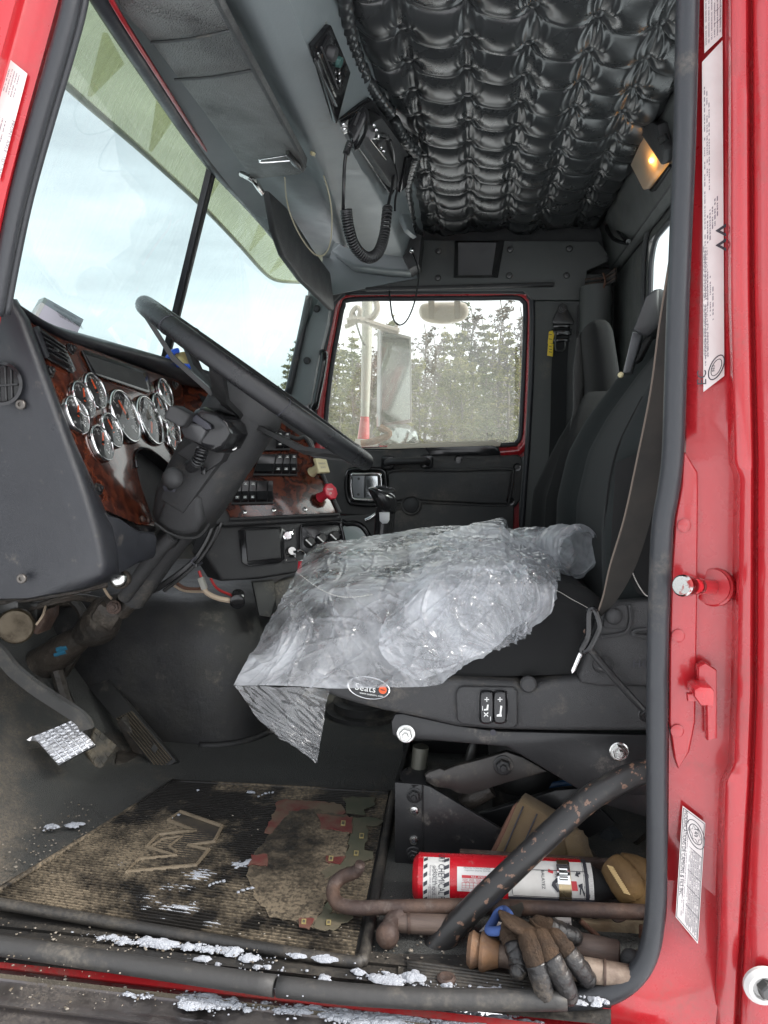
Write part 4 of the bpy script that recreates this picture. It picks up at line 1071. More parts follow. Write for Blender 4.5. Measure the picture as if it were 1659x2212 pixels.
def build_radios():
    # the shelf's rear face, near part (slopes in towards the quilting)
    pa = Plane(PZ(633, 0, .606), PZ(692, 150, .606), PZ(733, 0, .69))
    pb = Plane(PZ(720, 245, .606), PZ(830, 430, .606), PZ(850, 262, .69))
    r1 = thing('dash_radio', pa.at(705, 160), 'black radio set in the overhead shelf nearer the driver door', 'radio')
    q = lambda x, y, k=.0: pa.at(x, y, k)
    MB().prism([q(664, 95), (q(702, 50)), q(745, 150), q(716, 262)], pa.n * .012, .003).build('bezel', 'gloss', r1)
    MB().prism([q(674, 132, .012), q(706, 72, .012), q(738, 160, .012), q(722, 228, .012)], pa.n * .008, .002).build('face', 'gloss', r1)
    for k in range(3):
        a, b = q(680 + k * 7, 128 - k * 13, .021), q(720 + k * 5, 224 - k * 16, .021)
        MB().tube([a, b], .0016, 6).build('slot', 'steel' if k == 1 else 'plastic', r1)
    c = q(708, 112, .018); MB().lathe([(.011, 0), (.0105, .012), (.009, .014), (0, .014)], c, pa.n, 16).build('knob', 'plastic', r1)
    c = q(727, 132, .018); MB().lathe([(.009, 0), (.008, .008), (0, .008)], c, pa.n, 16).build('knob', material('greenish_dial', (.05, .11, .10), .25), r1)
    for k in range(5):
        MB().box(q(733 + k * .4, 150 + k * 8, .022), (.006, .006, .003), basis(pa.n, (0, 1, 0)), .001).build('button', 'chrome' if k % 2 else 'plastic', r1)
    MB().tube([q(702, 48), q(706, 62), q(700, 78)], .003, 6).build('bracket', 'steel', r1)
    # CB set
    r2 = thing('cb_radio', pb.at(820, 320), 'black CB radio in the overhead shelf with chrome antenna plug', 'radio')
    q = lambda x, y, k=.0: pb.at(x, y, k)
    MB().prism([q(722, 252), q(794, 208), q(886, 326), q(838, 418)], pb.n * .012, .003).build('bezel', 'gloss', r2)
    MB().prism([q(736, 262, .012), q(800, 236, .012), q(868, 330, .012), q(830, 396, .012)], pb.n * .03, .003).build('case', 'plastic', r2)
    MB().prism([q(850, 322, .012), q(864, 318, .012), q(852, 385, .012), q(838, 398, .012)], pb.n * .036, .002).build('side_bracket', 'gloss', r2)
    MB().tube([q(800, 300, .045), q(834, 344, .045)], .0014, 6).build('edge_strip', 'steel', r2)
    ax = (q(832, 296, .045) - q(804, 293, .045)).normalized(); o = q(802, 293, .047); l = (q(834, 296, .045) - o).length
    MB().lathe([(.0072, 0), (.0072, .008), (.0055, .008), (.0055, .02), (.0066, .021), (.0066, l - .004), (.005, l), (0, l)], o, ax, 14).build('antenna_plug', 'chrome', r2)
    for x, y in ((807, 270), (812, 280), (822, 318), (828, 326)):
        MB().sphere(q(x, y, .046), .0042, 10, 6).build('terminal', 'chrome', r2)
    MB().box(q(822, 308, .045), (.018, .014, .008), basis(pb.n, (0, 1, 0)), .002).build('label_plate', 'plasticm', r2)
    c1 = [q(843, 303, .05), q(850, 330, .05), q(851, 360, .03) + V((0, 0, -.01)), P(846, 408, 1.62), P(838, 446, 1.60)]
    MB().tube(c1, .0032, 8, 6).build('cable', 'cordblk', r2)
    MB().tube([q(852, 346, .04), P(860, 392, 1.66), P(854, 430, 1.66), P(853, 455, 1.65)], .0024, 6, 6).build('loose_lead', 'cordblk', r2)
    # microphone on its clip, coiled cord
    m_ = thing('cb_microphone', P(765, 270, 1.36), 'black hand microphone with coiled cord hanging from the CB radio', 'microphone')
    Ym = 1.33
    c = lambda x, y, k=0: P(x, y, Ym - k)
    body = [c(756, 300), c(750, 285), c(752, 262), c(768, 240), c(783, 226), c(794, 232), c(794, 250), c(784, 278), c(770, 303), c(762, 308)]
    MB().prism(body, V((.0, .03, -.006)), .007, 3).build('case', 'gloss', m_)
    MB().prism([c(763, 268, .004), c(774, 240, .004), c(778, 242, .004), c(768, 270, .004)], V((0, .01, 0)), .001).build('talk_key', 'plastic', m_)
    MB().prism([c(735, 276), c(752, 258), c(750, 285), c(742, 288)], V((0, .004, 0))).build('hanger_clip', 'steel', m_)
    for x, y in ((742, 268), (744, 278)): MB().sphere(c(x, y, .003), .0035, 8, 6).build('clip_screw', 'chrome', m_)
    rl = [c(757, 306), c(751, 322), c(747, 334)]
    f = cr(rl, 8); MB().tube(f, [.0058 + .0012 * (i % 2) for i in range(len(f))], 8).build('strain_relief', 'cordblk', m_)
    MB().tube([c(747, 334), c(744, 360), c(742, 410), P(741, 452, 1.36)], .0031, 8, 6).build('cord', 'cordblk', m_)
    axp = cr([P(748, 454, 1.36), P(752, 490, 1.37), P(766, 532, 1.40), P(792, 556, 1.44), P(816, 546, 1.48), P(830, 508, 1.54), P(837, 450, 1.60)], 60)
    hel = []; N_ = len(axp); turns = 46; up = None
    for i, p in enumerate(axp):
        t = (axp[min(i + 1, N_ - 1)] - axp[max(i - 1, 0)]).normalized()
        a_ = V((0, 1, 0)); a_ = (a_ - t * a_.dot(t)).normalized(); b_ = t.cross(a_)
        ph = 2 * math.pi * turns * i / N_
        hel.append(p + (a_ * math.cos(ph) + b_ * math.sin(ph)) * .0088)
    # resample: enough points per turn
    fine = curve(hel, [0] * N_, 2)[0]
    MB().tube(fine, .0027, 6).build('coiled_cord', 'cordblk', m_, ang=0)
build_radios()

def build_visors():
    z0, z1 = .585, .552
    root = thing('sun_visor', PZ(430, 180, .57), 'long black leatherette sun visor folded up on the driver side', 'sun visor')
    out = [(238, -30, z0 + .01), (263, 15, z0), (327, 96, z0 - .002), (440, 245, z0 - .004), (543, 387, z0 - .005), (560, 386, z0 - .008), (645, 380, z1), (658, 372, z1), (661, 360, z1), (640, 322, z1), (500, 65, z1), (452, -30, z1)]
    a = [PZ(*p) for p in out]
    MB().prism(a, V((.004, 0, .018)), .005, 3).build('pad', material('visor_leatherette', (.11, .112, .108), .45, color2=(.055, .055, .054), cscale=5, cpos=(.5, .62), bump=('grain', 240, .0008), bump2=('noise', 26, .003), rvar=.1), root)
    for (x0, y0), (x1, y1) in (((327, 92), (500, 66)), ((378, 172), (546, 152))):
        p, q = PZ(x0, y0, z0 - .006), PZ(x1, y1, z1 - .002)
        MB().tube([p, lerp(p, q, .5) + V((0, 0, -.003)), q], .0022, 6, 4).build('seam', 'vinyl', root)
    b = cr([PZ(660, 360, z1 - .001), PZ(640, 322, z1 - .001), PZ(500, 65, z1 - .001), PZ(452, -30, z1 - .001)], 8)
    MB().tube(b, .003, 6).build('edge_piping', 'vinyl', root)
    MB().tube([PZ(520, 375, .59), PZ(545, 388, .575), PZ(556, 402, .57), PZ(566, 415, .57)], .006, 8, 4).build('pivot_rod', 'steel', root)
    cl = thing('binder_clip', PZ(620, 355, z1), 'black binder clip with wire arm clamped on the end of the folded sun visor', 'clip')
    k = lambda x, y, dz=-.004: PZ(x, y, z1 + dz)
    MB().tube([k(626, 347), k(566, 351), k(562, 347), k(564, 344), k(620, 335)], .0014, 6, 3).build('arm', 'chrome', cl)
    MB().prism([k(617, 335), k(624, 333), k(648, 357), k(654, 372), k(632, 358)], V((0, 0, .028)), .001).build('spring', material('clip_black', (.03, .03, .03), .25), cl)
    co = thing('visor_cord', PZ(676, 330, .585), 'thin pale cord looped from the overhead shelf over the sun visor', 'cord')
    MB().sphere(PZ(676, 330, .588), .006, 10, 6).build('cord_stop', 'cream', co)
    MB().tube([PZ(677, 332, .585), P(694, 365, 1.58), P(712, 425, 1.60), P(717, 480, 1.62), P(712, 530, 1.64), P(697, 552, 1.66), P(676, 546, 1.66), P(650, 512, 1.64), P(630, 470, 1.62), P(619, 430, 1.6), PZ(615, 384, z1)], .0017, 6, 10).build('strand', 'cordgold', co)
    # far visor, swung down
    f = thing('sun_visor', P(640, 540, 2.0), 'second sun visor hanging down at the far windshield pillar', 'sun visor')
    pts = [(566, 412, 1.72), (573, 452, 1.74), (581, 500, 1.78), (600, 552, 1.86), (640, 606, 2.02), (709, 671, 2.30), (712, 664, 2.31), (702, 588, 2.30), (662, 535, 2.1), (606, 448, 1.84)]
    MB().prism([P(*p) for p in pts], V((.016, .004, 0)), .004).build('pad', 'vinyl', f)
    MB().tube([PZ(548, 388, .578), P(560, 402, 1.70), P(568, 420, 1.73)], .005, 8, 4).build('pivot_rod', 'steel', f)
    w = thing('aerial_wire', P(890, 541, 2.28), 'thin black wire looping down in front of the far door window', 'wire')
    MB().tube([P(889, 542, 2.26), P(900, 570, 2.24), P(904, 598, 2.24), P(896, 650, 2.24), P(880, 690, 2.24), P(862, 702, 2.24), P(848, 684, 2.25), P(842, 640, 2.36), P(842, 628, 2.42)], .0024, 6, 10).build('strand', 'cordblk', w)
    MB().sphere(P(889, 541, 2.26), .008, 8, 6).build('clip', 'chrome', w)
build_visors()
# ------------------------------------------------------------------ dashboard
dash = thing('dashboard', P(200, 1000, 1.1), 'black truck dashboard with burl wood gauge panel and rocker switches', 'dashboard')
CL = Plane(P(42, 682, 1.05), P(230, 1102, 1.13), P(395, 840, 1.66))     # gauge panel
STK = Plane(P(499, 1118, 1.62), P(732, 1107, 1.75), P(662, 949, 1.80))  # switch panel
q = lambda x, y, k=0: CL.at(x, y, k)
qs = lambda x, y, k=0: STK.at(x, y, k)
def build_dash():
    # side cheek facing the door: flat face, rounded corner, strip up to the wood
    rows = []
    C = ((640, 22), (690, 52), (760, 78), (860, 114), (960, 150), (1060, 186), (1130, 207), (1180, 219), (1215, 226), (1240, 226))
    W = ((640, 36), (682, 42), (894, 135), (1044, 203), (1102, 228), (1140, 252), (1200, 262), (1240, 262))
    for y in (646, 660, 690, 760, 860, 960, 1040, 1100, 1140, 1180, 1215, 1240):
        c = interp(C, y); w_ = interp(W, y)
        rows.append([P(-160, y, 1.02), P(c - 60, y, 1.0), P(c - 16, y, .995), P(c - 2, y, 1.0), P(c + 8, y, 1.012), P(lerp(c + 10, w_, .6), y, 1.034), P(max(w_, c + 12), y + 1, 1.06 + .075 * min(1, max(0, (y - 700) / 400)))])
    # rolled bottom
    last = rows[-1]
    rows.append([P(-160, 1296, 1.03), P(60, 1292, 1.01), P(130, 1278, 1.005), P(180, 1268, 1.01), P(205, 1262, 1.02), P(225, 1256, 1.05), P(250, 1248, 1.07)])
    rows.append([P(-160, 1300, 1.2), P(60, 1296, 1.2), P(120, 1284, 1.2), P(180, 1274, 1.2), P(205, 1266, 1.2), P(225, 1260, 1.2), P(250, 1252, 1.2)])
    MB().loft(rows, False, False).build('side_cheek', 'dash', dash, ang=60)
    # knee box below the wood
    bx = [P(228, 1104, 1.06), P(250, 1118, 1.085), P(305, 1147, 1.13), P(336, 1150, 1.16), P(341, 1160, 1.168), P(341, 1196, 1.172), P(334, 1206, 1.17), P(300, 1218, 1.13), P(262, 1240, 1.08), P(228, 1244, 1.05)]
    MB().prism(bx, V((-.12, .02, .0)), .006, 3).build('knee_box', 'dash', dash)
    # top roll
    up = [(-80, 610, .98), (0, 637, 1.0), (20, 643, 1.02), (47, 662, 1.06), (126, 706, 1.15), (262, 746, 1.36), (340, 768, 1.5), (415, 790, 1.66), (480, 812, 1.75), (560, 846, 1.86)]
    lo = [(-80, 640, .99), (0, 648, 1.005), (26, 655, 1.02), (40, 676, 1.055), (133, 731, 1.16), (216, 760, 1.29), (300, 791, 1.46), (378, 819, 1.62), (415, 828, 1.68), (545, 852, 1.84)]
    A = cr([P(*p) for p in up], 5); B = cr([P(*p) for p in lo], 5)
    secs = [[p + V((-.5, 0, -.05)) for p in A], [p + V((-.1, 0, .012)) for p in A], [p + V((-.03, 0, .010)) for p in A], A]
    for t in (.25, .5, .75): secs.append([lerp(a, b, t) + V((.010 * math.sin(math.pi * t), -.004 * math.sin(math.pi * t), 0)) for a, b in zip(A, B)])
    secs.append(B); secs.append([b + V((-.03, .01, -.002)) for b in B])
    MB().loft(secs, False, False).build('top_pad', 'dash', dash, ang=0)
    # gauge panel of burl wood, with the hole round the column
    hole = [(296, 1010), (293, 985), (300, 971), (314, 969), (330, 976), (350, 992), (372, 1012), (385, 1030)]
    out = [(42, 682), (60, 692), (133, 732), (216, 761), (300, 793), (378, 820), (392, 828), (398, 862), (404, 900), (410, 960), (400, 1020), (385, 1030)] + hole[::-1][1:] + [(305, 1050), (322, 1096), (335, 1137), (300, 1133), (262, 1116), (230, 1102), (203, 1044), (135, 894)]
    MB().prism([q(x, y) for x, y in out], -CL.n * .004, .0012).build('gauge_panel', 'burl', dash)
    MB().prism([q(x, y, -.02) for x, y in [(40, 680), (378, 816), (440, 840), (470, 1040), (300, 1180), (228, 1100)]], -CL.n * .01).build('backing', 'plastic', dash)
    # sleeve of the hole
    hl = [q(x, y, .001) for x, y in hole]
    MB().loft([hl, [p - CL.n * .05 for p in hl]], False, False).build('column_sleeve', 'gloss', dash)
    MB().tube(cr(hl, 4), .003, 8).build('hole_trim', 'gloss', dash)
    # lower hinge under the wood
    MB().prism([q(303, 1140, .004), q(336, 1137, .004), q(338, 1147, .004), q(308, 1152, .004)], -CL.n * .015, .002).build('hinge', 'metalblk', dash)
    for x, y in ((308, 1121), (322, 1124)): screw(q(x, y, .001), CL.n, .006, 'rust', dash)
    for x, y in ((106, 802), (152, 754), (211, 1056), (376, 832)): bolt(q(x, y, .001), CL.n, .0075, 'metalblk', dash, 'panel_screw')
    # gauges
    me = {}
    def gauge(x, y, r, needle_deg, nm):
        c = q(x, y, .001); n = CL.n; ups = V((0, 0, 1)); ups = (ups - n * ups.dot(n)).normalized(); rt = ups.cross(n)
        b = MB().lathe([(r, 0), (r * 1.0, .004), (r * .97, .008), (r * .92, .0095), (r * .895, .008), (r * .89, .003)], c, n, 40, cap=False).build('gauge', 'chrome', dash, ang=0)
        d = MB().lathe([(r * .91, .0025), (0, .003)], c, n, 32).build('dial', 'dial', b)
        tk = MB()
        for k in range(25):
            a = R(225 - 270 * k / 24); u = rt * math.cos(a) + ups * math.sin(a); vv = n.cross(u)
            l = .16 if k % 4 == 0 else .08; w_ = .0006 if k % 4 else .0010
            p0, p1 = c + n * .0042 + u * r * .80, c + n * .0042 + u * r * (.80 - l)
            tk.add([p0 + vv * w_, p1 + vv * w_, p1 - vv * w_, p0 - vv * w_], [(0, 1, 2, 3)])
        tk.build('tick_marks', 'white', b, smooth=False)
        for k, s_ in enumerate(nm):
            a = R(225 - 270 * k / max(1, len(nm) - 1)); u = rt * math.cos(a) + ups * math.sin(a)
            text(s_, c + n * .0042 + u * r * .52 - ups * r * .06, rt, ups, r * .17, 'white', b, 'numeral', align='CENTER')
        a = R(needle_deg); u = rt * math.cos(a) + ups * math.sin(a); vv = n.cross(u); w_ = max(.0014, r * .06)
        MB().prism([c + n * .007 - u * r * .12 + vv * w_, c + n * .007 + u * r * .62 + vv * w_ * .55, c + n * .007 + u * r * .62 - vv * w_ * .55, c + n * .007 - u * r * .12 - vv * w_], n * .0015).build('needle', 'orange', b, smooth=False)
        MB().lathe([(r * .10, .006), (r * .10, .010), (0, .0105)], c, n, 14).build('hub_cap', 'dial', b)
        MB().lathe([(r * .90, .0078), (r * .6, .0092), (r * .3, .0100), (0, .0103)], c, n, 32, cap=False).build('glass', 'gaugeglass', b, ang=0)
    for x, y, r, a, nm in ((200, 846, .0325, 110, ['0', '60', '120']), (174, 865, .0325, 70, ['0', '75', '150']), (160, 898, .0325, 60, ['100', '180', '250']), (236, 932, .0325, 112, ['0', '75', '150']), (214, 959, .0325, 60, ['E', '1/2', 'F']),
                           (266, 901, .052, 118, ['0', '20', '40', '60', '80', '100', '120']), (320, 910, .052, 235, ['0', '5', '10', '15', '20', '25', '30']),
                           (352, 850, .0325, 100, ['8', '12', '16']), (341, 882, .0325, 110, ['0', '60', '120']), (368, 925, .0325, 200, ['0', '30', '60']), (372, 953, .0325, 225, ['0', '50', '100'])):
        gauge(x, y, r, a, nm)
    # display panel
    MB().prism([q(*p, .001) for p in [(174, 758), (180, 757), (310, 800), (316, 806), (325, 846), (318, 850), (205, 812), (196, 806)]], CL.n * .004, .0015).build('display_frame', 'gloss', dash)
    MB().prism([q(*p, .0055) for p in [(184, 766), (308, 806), (320, 842), (206, 804)]], CL.n * .0008).build('display', 'plasticm', dash, smooth=False)
    # square air vent
    v = MB().prism([q(*p, .001) for p in [(66, 708), (78, 706), (136, 748), (160, 802), (152, 807), (98, 776)]], CL.n * .004, .001).build('air_vent', 'gloss', dash)
    MB().prism([q(*p, .0055) for p in [(80, 715), (132, 750), (151, 795), (103, 768)]], CL.n * .0006).build('vent_opening', 'ink', v, smooth=False)
    MB().prism([q(*p, .004) for p in [(67, 708), (77, 706), (101, 772), (95, 775)]], CL.n * .006, .002).build('vent_flange', 'dash', v)
    for t in np.linspace(.06, .94, 5):
        a = lerp(q(80, 715, .006), q(104, 769, .006), t); b = lerp(q(133, 750, .006), q(152, 797, .006), t)
        MB().box(lerp(a, b, .5), ((b - a).length, .0025, .014), basis(CL.n, (b - a).cross(CL.n)), .0006).build('slat', 'gloss', v)
    MB().box(q(117, 758, .012), (.012, .006, .010), basis(CL.n, (0, 0, 1)), .001).build('vent_tab', 'gloss', v)
    # round vent and screws on the cheek
    nS = V((.05, -1, .0)).normalized()
    c = P(6, 829, .994)
    rv = MB().lathe([(.030, 0), (.031, .003), (.027, .005), (.025, .002), (.025, -.004), (0, -.004)], c, nS, 30).build('round_vent', 'gloss', dash)
    for k in (-.014, -.005, .005, .014):
        l = math.sqrt(.0245 ** 2 - k ** 2); MB().tube([c + V((k, -.001, -l)), c + V((k, -.001, l))], .0012, 6).build('slat', 'plastic', rv)
    MB().tube([c + V((-.024, -.002, -.004)), c + V((.024, -.002, -.001))], .0015, 6).build('slat', 'plastic', rv)
    for x, y in ((45, 874), (47, 1250)):
        MB().lathe([(.0072, -.002), (.0072, .002), (.006, .0032), (.003, .0034), (.0028, .001), (0, .001)], P(x, y, .9965), nS, 20).build('cheek_screw', material('dull_rivet', (.12, .11, .10), .4, .7), dash)
build_dash()

def build_stack():
    n = STK.n
    # dash body that the switch panel sits in
    out = [(392, 826), (470, 834), (545, 852), (620, 905), (664, 940), (676, 950), (700, 1020), (736, 1110), (738, 1124), (600, 1130), (487, 1136), (450, 1130), (400, 1030)]
    MB().prism([qs(x, y, -.006) for x, y in out], -n * .12 + V((0, .05, 0)), .008, 3).build('centre_body', 'plastic', dash)
    out = [(384, 826), (465, 836), (545, 862), (597, 905), (655, 946), (664, 952), (690, 1020), (730, 1107), (640, 1113), (499, 1119), (470, 1060), (400, 900)]
    MB().prism([qs(x, y) for x, y in out], -n * .006, .001).build('switch_panel', 'burl', dash)
    MB().tube(cr([qs(590, 905, .003), qs(604, 930, .004), qs(640, 947, .004), qs(664, 950, .003), qs(694, 1020, .003), qs(734, 1108, .003)], 5), .005, 8).build('panel_edge', 'plastic', dash)
    MB().tube([qs(497, 1122, .002), qs(610, 1116, .002), qs(732, 1111, .002)], .004, 8).build('panel_edge', 'plastic', dash)
    MB().prism([qs(*p, .001) for p in [(430, 855), (470, 868), (476, 880), (436, 870)]], n * .003).build('small_display', 'gloss', dash, smooth=False)
    def switches(quad, cols, blank, icons):
        a, b, c, d = [qs(*p, .001) for p in quad]
        h = MB().prism([a, b, c, d], n * .008, .002).build('switch_bank', 'plastic', dash)
        u = lambda s_, t, k: lerp(lerp(a, b, s_), lerp(d, c, s_), t) + n * k
        for i, (s0, s1) in enumerate(cols):
            g = .01
            o = MB()
            prof = [(.06, .009), (.10, .017), (.35, .015), (.5, .0125), (.65, .015), (.90, .018), (.94, .009)]
            o.loft([[u(s0 + g, t, k), u(s1 - g, t, k)] for t, k in prof], False, False)
            o.loft([[u(s0 + g, t, .008) for t, k in prof], [u(s0 + g, t, k) for t, k in prof]], False, False); o.loft([[u(s1 - g, t, k) for t, k in prof], [u(s1 - g, t, .008) for t, k in prof]], False, False)
            o.build('rocker', 'gloss', h, ang=25)
            if i in icons:
                m = .5 * (s0 + s1); w_ = (s1 - s0) * .22
                for t in (.22, .78):
                    k = .0172
                    MB().add([u(m - w_, t - .04, k), u(m + w_, t - .04, k), u(m + w_, t - .02, k), u(m - w_, t - .02, k), u(m - w_, t + .02, k), u(m + w_, t + .02, k), u(m + w_, t + .045, k), u(m - w_, t + .045, k), u(m - w_ * .2, t - .04, k + .0002), u(m + w_ * .2, t - .04, k + .0002), u(m + w_ * .2, t + .045, k + .0002), u(m - w_ * .2, t + .045, k + .0002)], [(0, 1, 2, 3), (4, 5, 6, 7), (8, 9, 10, 11)]).build('symbol', 'white', h, smooth=False)
        return h
    switches([(570, 934), (625, 937), (626, 974), (566, 976)], [(.45, .72), (.74, .98)], (), (0, 1))
    switches([(560, 984), (640, 983), (641, 1030), (545, 1029)], [(.0, .42), (.44, .62), (.63, .80), (.81, .98)], (), (1, 2, 3))
    switches([(503, 1040), (588, 1041), (589, 1090), (499, 1092)], [(.02, .20), (.21, .38), (.39, .56), (.57, .84), (.85, .99)], (), (0, 1, 2))
    for x, y in ((528, 1106), (591, 1102), (659, 1100)): screw(qs(x, y, .001), n, .0055, 'steel', dash)
    # pull knobs
    def knob(x, y, pts, m, s_):
        c = qs(x, y, .001); ax = (n + V((.55, 0, .12))).normalized()
        k = MB().lathe([(.013, 0), (.011, .004), (.010, .022), (.010, .032), (0, .032)], c, ax, 18).build('valve_knob', m, dash)
        rot = basis((ax + V((.35, -.15, .1))).normalized(), (0, 0, 1)); o = c + ax * .034
        MB().prism([o + rot @ V((px * s_, py * s_, 0)) for px, py in pts], rot @ V((0, 0, .010)), .003, 3).build('knob_head', m, k)
        text('PARKING' if m == 'cream' else 'TRAILER', o + rot @ V((-.014, .002, .0108)), rot @ V((1, 0, 0)), rot @ V((0, 1, 0)), .0062, 'inkgrey' if m == 'cream' else 'white', k, sx=.85)
        text('BRAKE' if m == 'cream' else 'AIR', o + rot @ V((-.010, -.008, .0108)), rot @ V((1, 0, 0)), rot @ V((0, 1, 0)), .0062, 'inkgrey' if m == 'cream' else 'white', k, sx=.85)
    knob(674, 1020, [(-1, -1), (1, -1), (1, 1), (-1, 1)], 'cream', .0185)
    knob(692, 1075, [(math.cos(a), math.sin(a)) for a in [R(22.5 + 45 * i) for i in range(8)]], 'redpl', .021)
    # lower tray: ashtray, lighter, ignition, heater controls
    lo = Plane(P(487, 1128, 1.63), P(740, 1116, 1.76), P(490, 1240, 1.60))
    ql = lambda x, y, k=0: lo.at(x, y, k)
    MB().prism([ql(*p) for p in [(470, 1128), (600, 1122), (738, 1116), (752, 1174), (700, 1200), (640, 1238), (560, 1252), (480, 1256), (445, 1200)]], V((-.06, .06, 0)), .008, 3).build('lower_panel', 'plastic', dash)
    h = MB().prism([ql(*p, .001) for p in [(514, 1146), (528, 1139), (606, 1138), (613, 1146), (614, 1208), (604, 1216), (536, 1224), (522, 1216)]], lo.n * .007, .003).build('ashtray', 'gloss', dash)
    MB().prism([ql(*p, .008) for p in [(528, 1147), (603, 1143), (606, 1206), (534, 1214)]], lo.n * .008, .003).build('ashtray_door', 'plastic', h)
    pt = MB().prism([ql(*p, .001) for p in [(611, 1142), (638, 1142), (642, 1212), (614, 1216)]], lo.n * .002).build('socket_plate', 'metalblk', dash, smooth=False)
    MB().lathe([(.0125, .002), (.0125, .007), (.0095, .008), (.0085, .003), (0, .003)], ql(621, 1157, .001), lo.n, 24).build('lighter_ring', 'chrome', pt)
    MB().lathe([(.014, .002), (.013, .010), (.009, .016), (0, .016)], ql(628, 1192, .001), lo.n, 22).build('ignition_lock', 'steel', pt)
    for x, y in ((613.5, 1146), (633, 1146), (618, 1211), (639, 1208)): MB().sphere(ql(x, y, .003), .0018, 8, 5).build('rivet', 'steel', pt)
    hv = MB().prism([ql(*p, .001) for p in [(646, 1140), (656, 1132), (728, 1128), (738, 1136), (746, 1166), (700, 1192), (652, 1196)]], lo.n * .006, .003).build('heater_panel', 'gloss', dash)
    MB().tube(cr([ql(650, 1190, .008), ql(650, 1142, .008), ql(660, 1134, .008), ql(726, 1131, .008), ql(737, 1140, .008), ql(743, 1166, .008)], 5), .0035, 8).build('panel_rim', 'gloss', hv)
    for x, y in ((667, 1172), (692, 1165), (720, 1160)):
        k = MB().lathe([(.014, .004), (.0135, .006), (.011, .02), (.009, .022), (0, .022)], ql(x, y, .003), lo.n, 22).build('heater_knob', 'plastic', hv)
        MB().box(ql(x, y, .026), (.020, .003, .004), basis(lo.n, V((1, 0, 1))), .001).build('pointer', 'white', hv)
        tk = MB()
        for j in range(7):
            a = R(200 - 220 * j / 6); rot = basis(lo.n, (0, 0, 1)); p = ql(x, y, .0075) + rot @ V((math.cos(a) * .019, math.sin(a) * .019, 0))
            tk.box(p, (.0016, .0016, .0004))
        tk.build('scale_marks', 'white', hv, smooth=False)
    # underside bracket, stub and small black valve
    MB().prism([P(*p) for p in [(545, 1258, 1.58), (592, 1254, 1.62), (598, 1290, 1.6), (585, 1334, 1.56), (560, 1330, 1.54)]], V((-.01, .02, 0)), .003).build('bracket', 'rubber', dash)
    MB().prism([P(*p) for p in [(588, 1262, 1.62), (640, 1245, 1.66), (650, 1290, 1.64), (600, 1330, 1.6)]], V((0, .12, 0)), .004).build('console_side', 'rubber', dash)
    MB().tube([P(-200, 1300, 1.3), P(480, 1285, 1.95)], .02, 8).build('cross_tube', 'grease', dash)
build_stack()

kr = thing('ignition_key_ring', P(648, 1200, 1.58), 'steel key ring with red tag hanging from the ignition lock', 'key ring')
MB().tube([P(648, 1200, 1.60) + V((math.cos(a) * .0115, math.sin(a) * .004, math.sin(a) * .0115)) for a in np.linspace(0, 2 * math.pi, 25)[:-1]], .0012, 6, closed=True).build('ring', 'chrome', kr)
MB().prism([P(633, 1190, 1.62), P(645, 1188, 1.60), P(646, 1193, 1.60), P(634, 1196, 1.62)], V((0, .003, 0)), .0008).build('key', 'steel', kr)
MB().prism([P(644, 1212, 1.60), P(652, 1212, 1.60), P(650, 1236, 1.59), P(642, 1238, 1.59)], V((0, .004, 0)), .001).build('tag', 'redpl', kr)

def build_dash_top():
    c = P(130, 690, 1.22)
    root = thing('docket_pad', c, 'lilac docket pad with bold French heading lying behind the dash edge', 'pad')
    a, b, d, e = P(104, 646, 1.22), P(181, 690, 1.40), P(165, 724, 1.29), P(78, 694, 1.10)
    n = (b - a).cross(e - a).normalized(); n = n if n.dot(a) < 0 else -n
    MB().prism([a, b, d, e], -n * .012).build('cover', 'paper', root, smooth=False)
    MB().prism([a + (a - b).normalized() * .016, a, e, e + (a - b).normalized() * .016], -n * .011, .001).build('spine', 'white', root, smooth=False)
    rt = (b - a).normalized(); dn = (e - a)
    dn = (dn - rt * dn.dot(rt)).normalized()
    text('ANDRÉ PAIEMENT ET FILS EXCAVATION', a + rt * .014 + dn * .012 + n * .0008, rt, -dn, .0085, 'inkgrey', root, sx=.70)
    text('COUPON CHARGE', a + rt * .014 + dn * .030 + n * .0008, rt, -dn, .018, 'ink', root, sx=.80)
    g = thing('sunglasses', P(392, 775, 1.62), 'sunglasses with blue arms and amber lens lying on the dash top', 'glasses')
    MB().prism([P(*p) for p in [(372, 770, 1.60), (378, 762, 1.60), (395, 759, 1.61), (418, 764, 1.62), (428, 778, 1.62), (424, 786, 1.61), (400, 790, 1.60), (380, 784, 1.60)]], V((0, .012, 0)), .003).build('lens', material('amber_mirror', (.42, .34, .16), .15, .5), g)
    MB().tube([P(360, 778, 1.58), P(366, 768, 1.58), P(374, 760, 1.59), P(385, 757, 1.6)], .006, 8, 4).build('arm', 'bluepl', g)
    MB().tube([P(372, 764, 1.59), P(372, 780, 1.59), P(390, 790, 1.59), P(412, 792, 1.60)], .006, 8, 4).build('frame', 'bluepl', g)
    MB().tube([P(334, 772, 1.56), P(345, 776, 1.57)], .006, 8).build('arm_tip', 'bluepl', g)
build_dash_top()

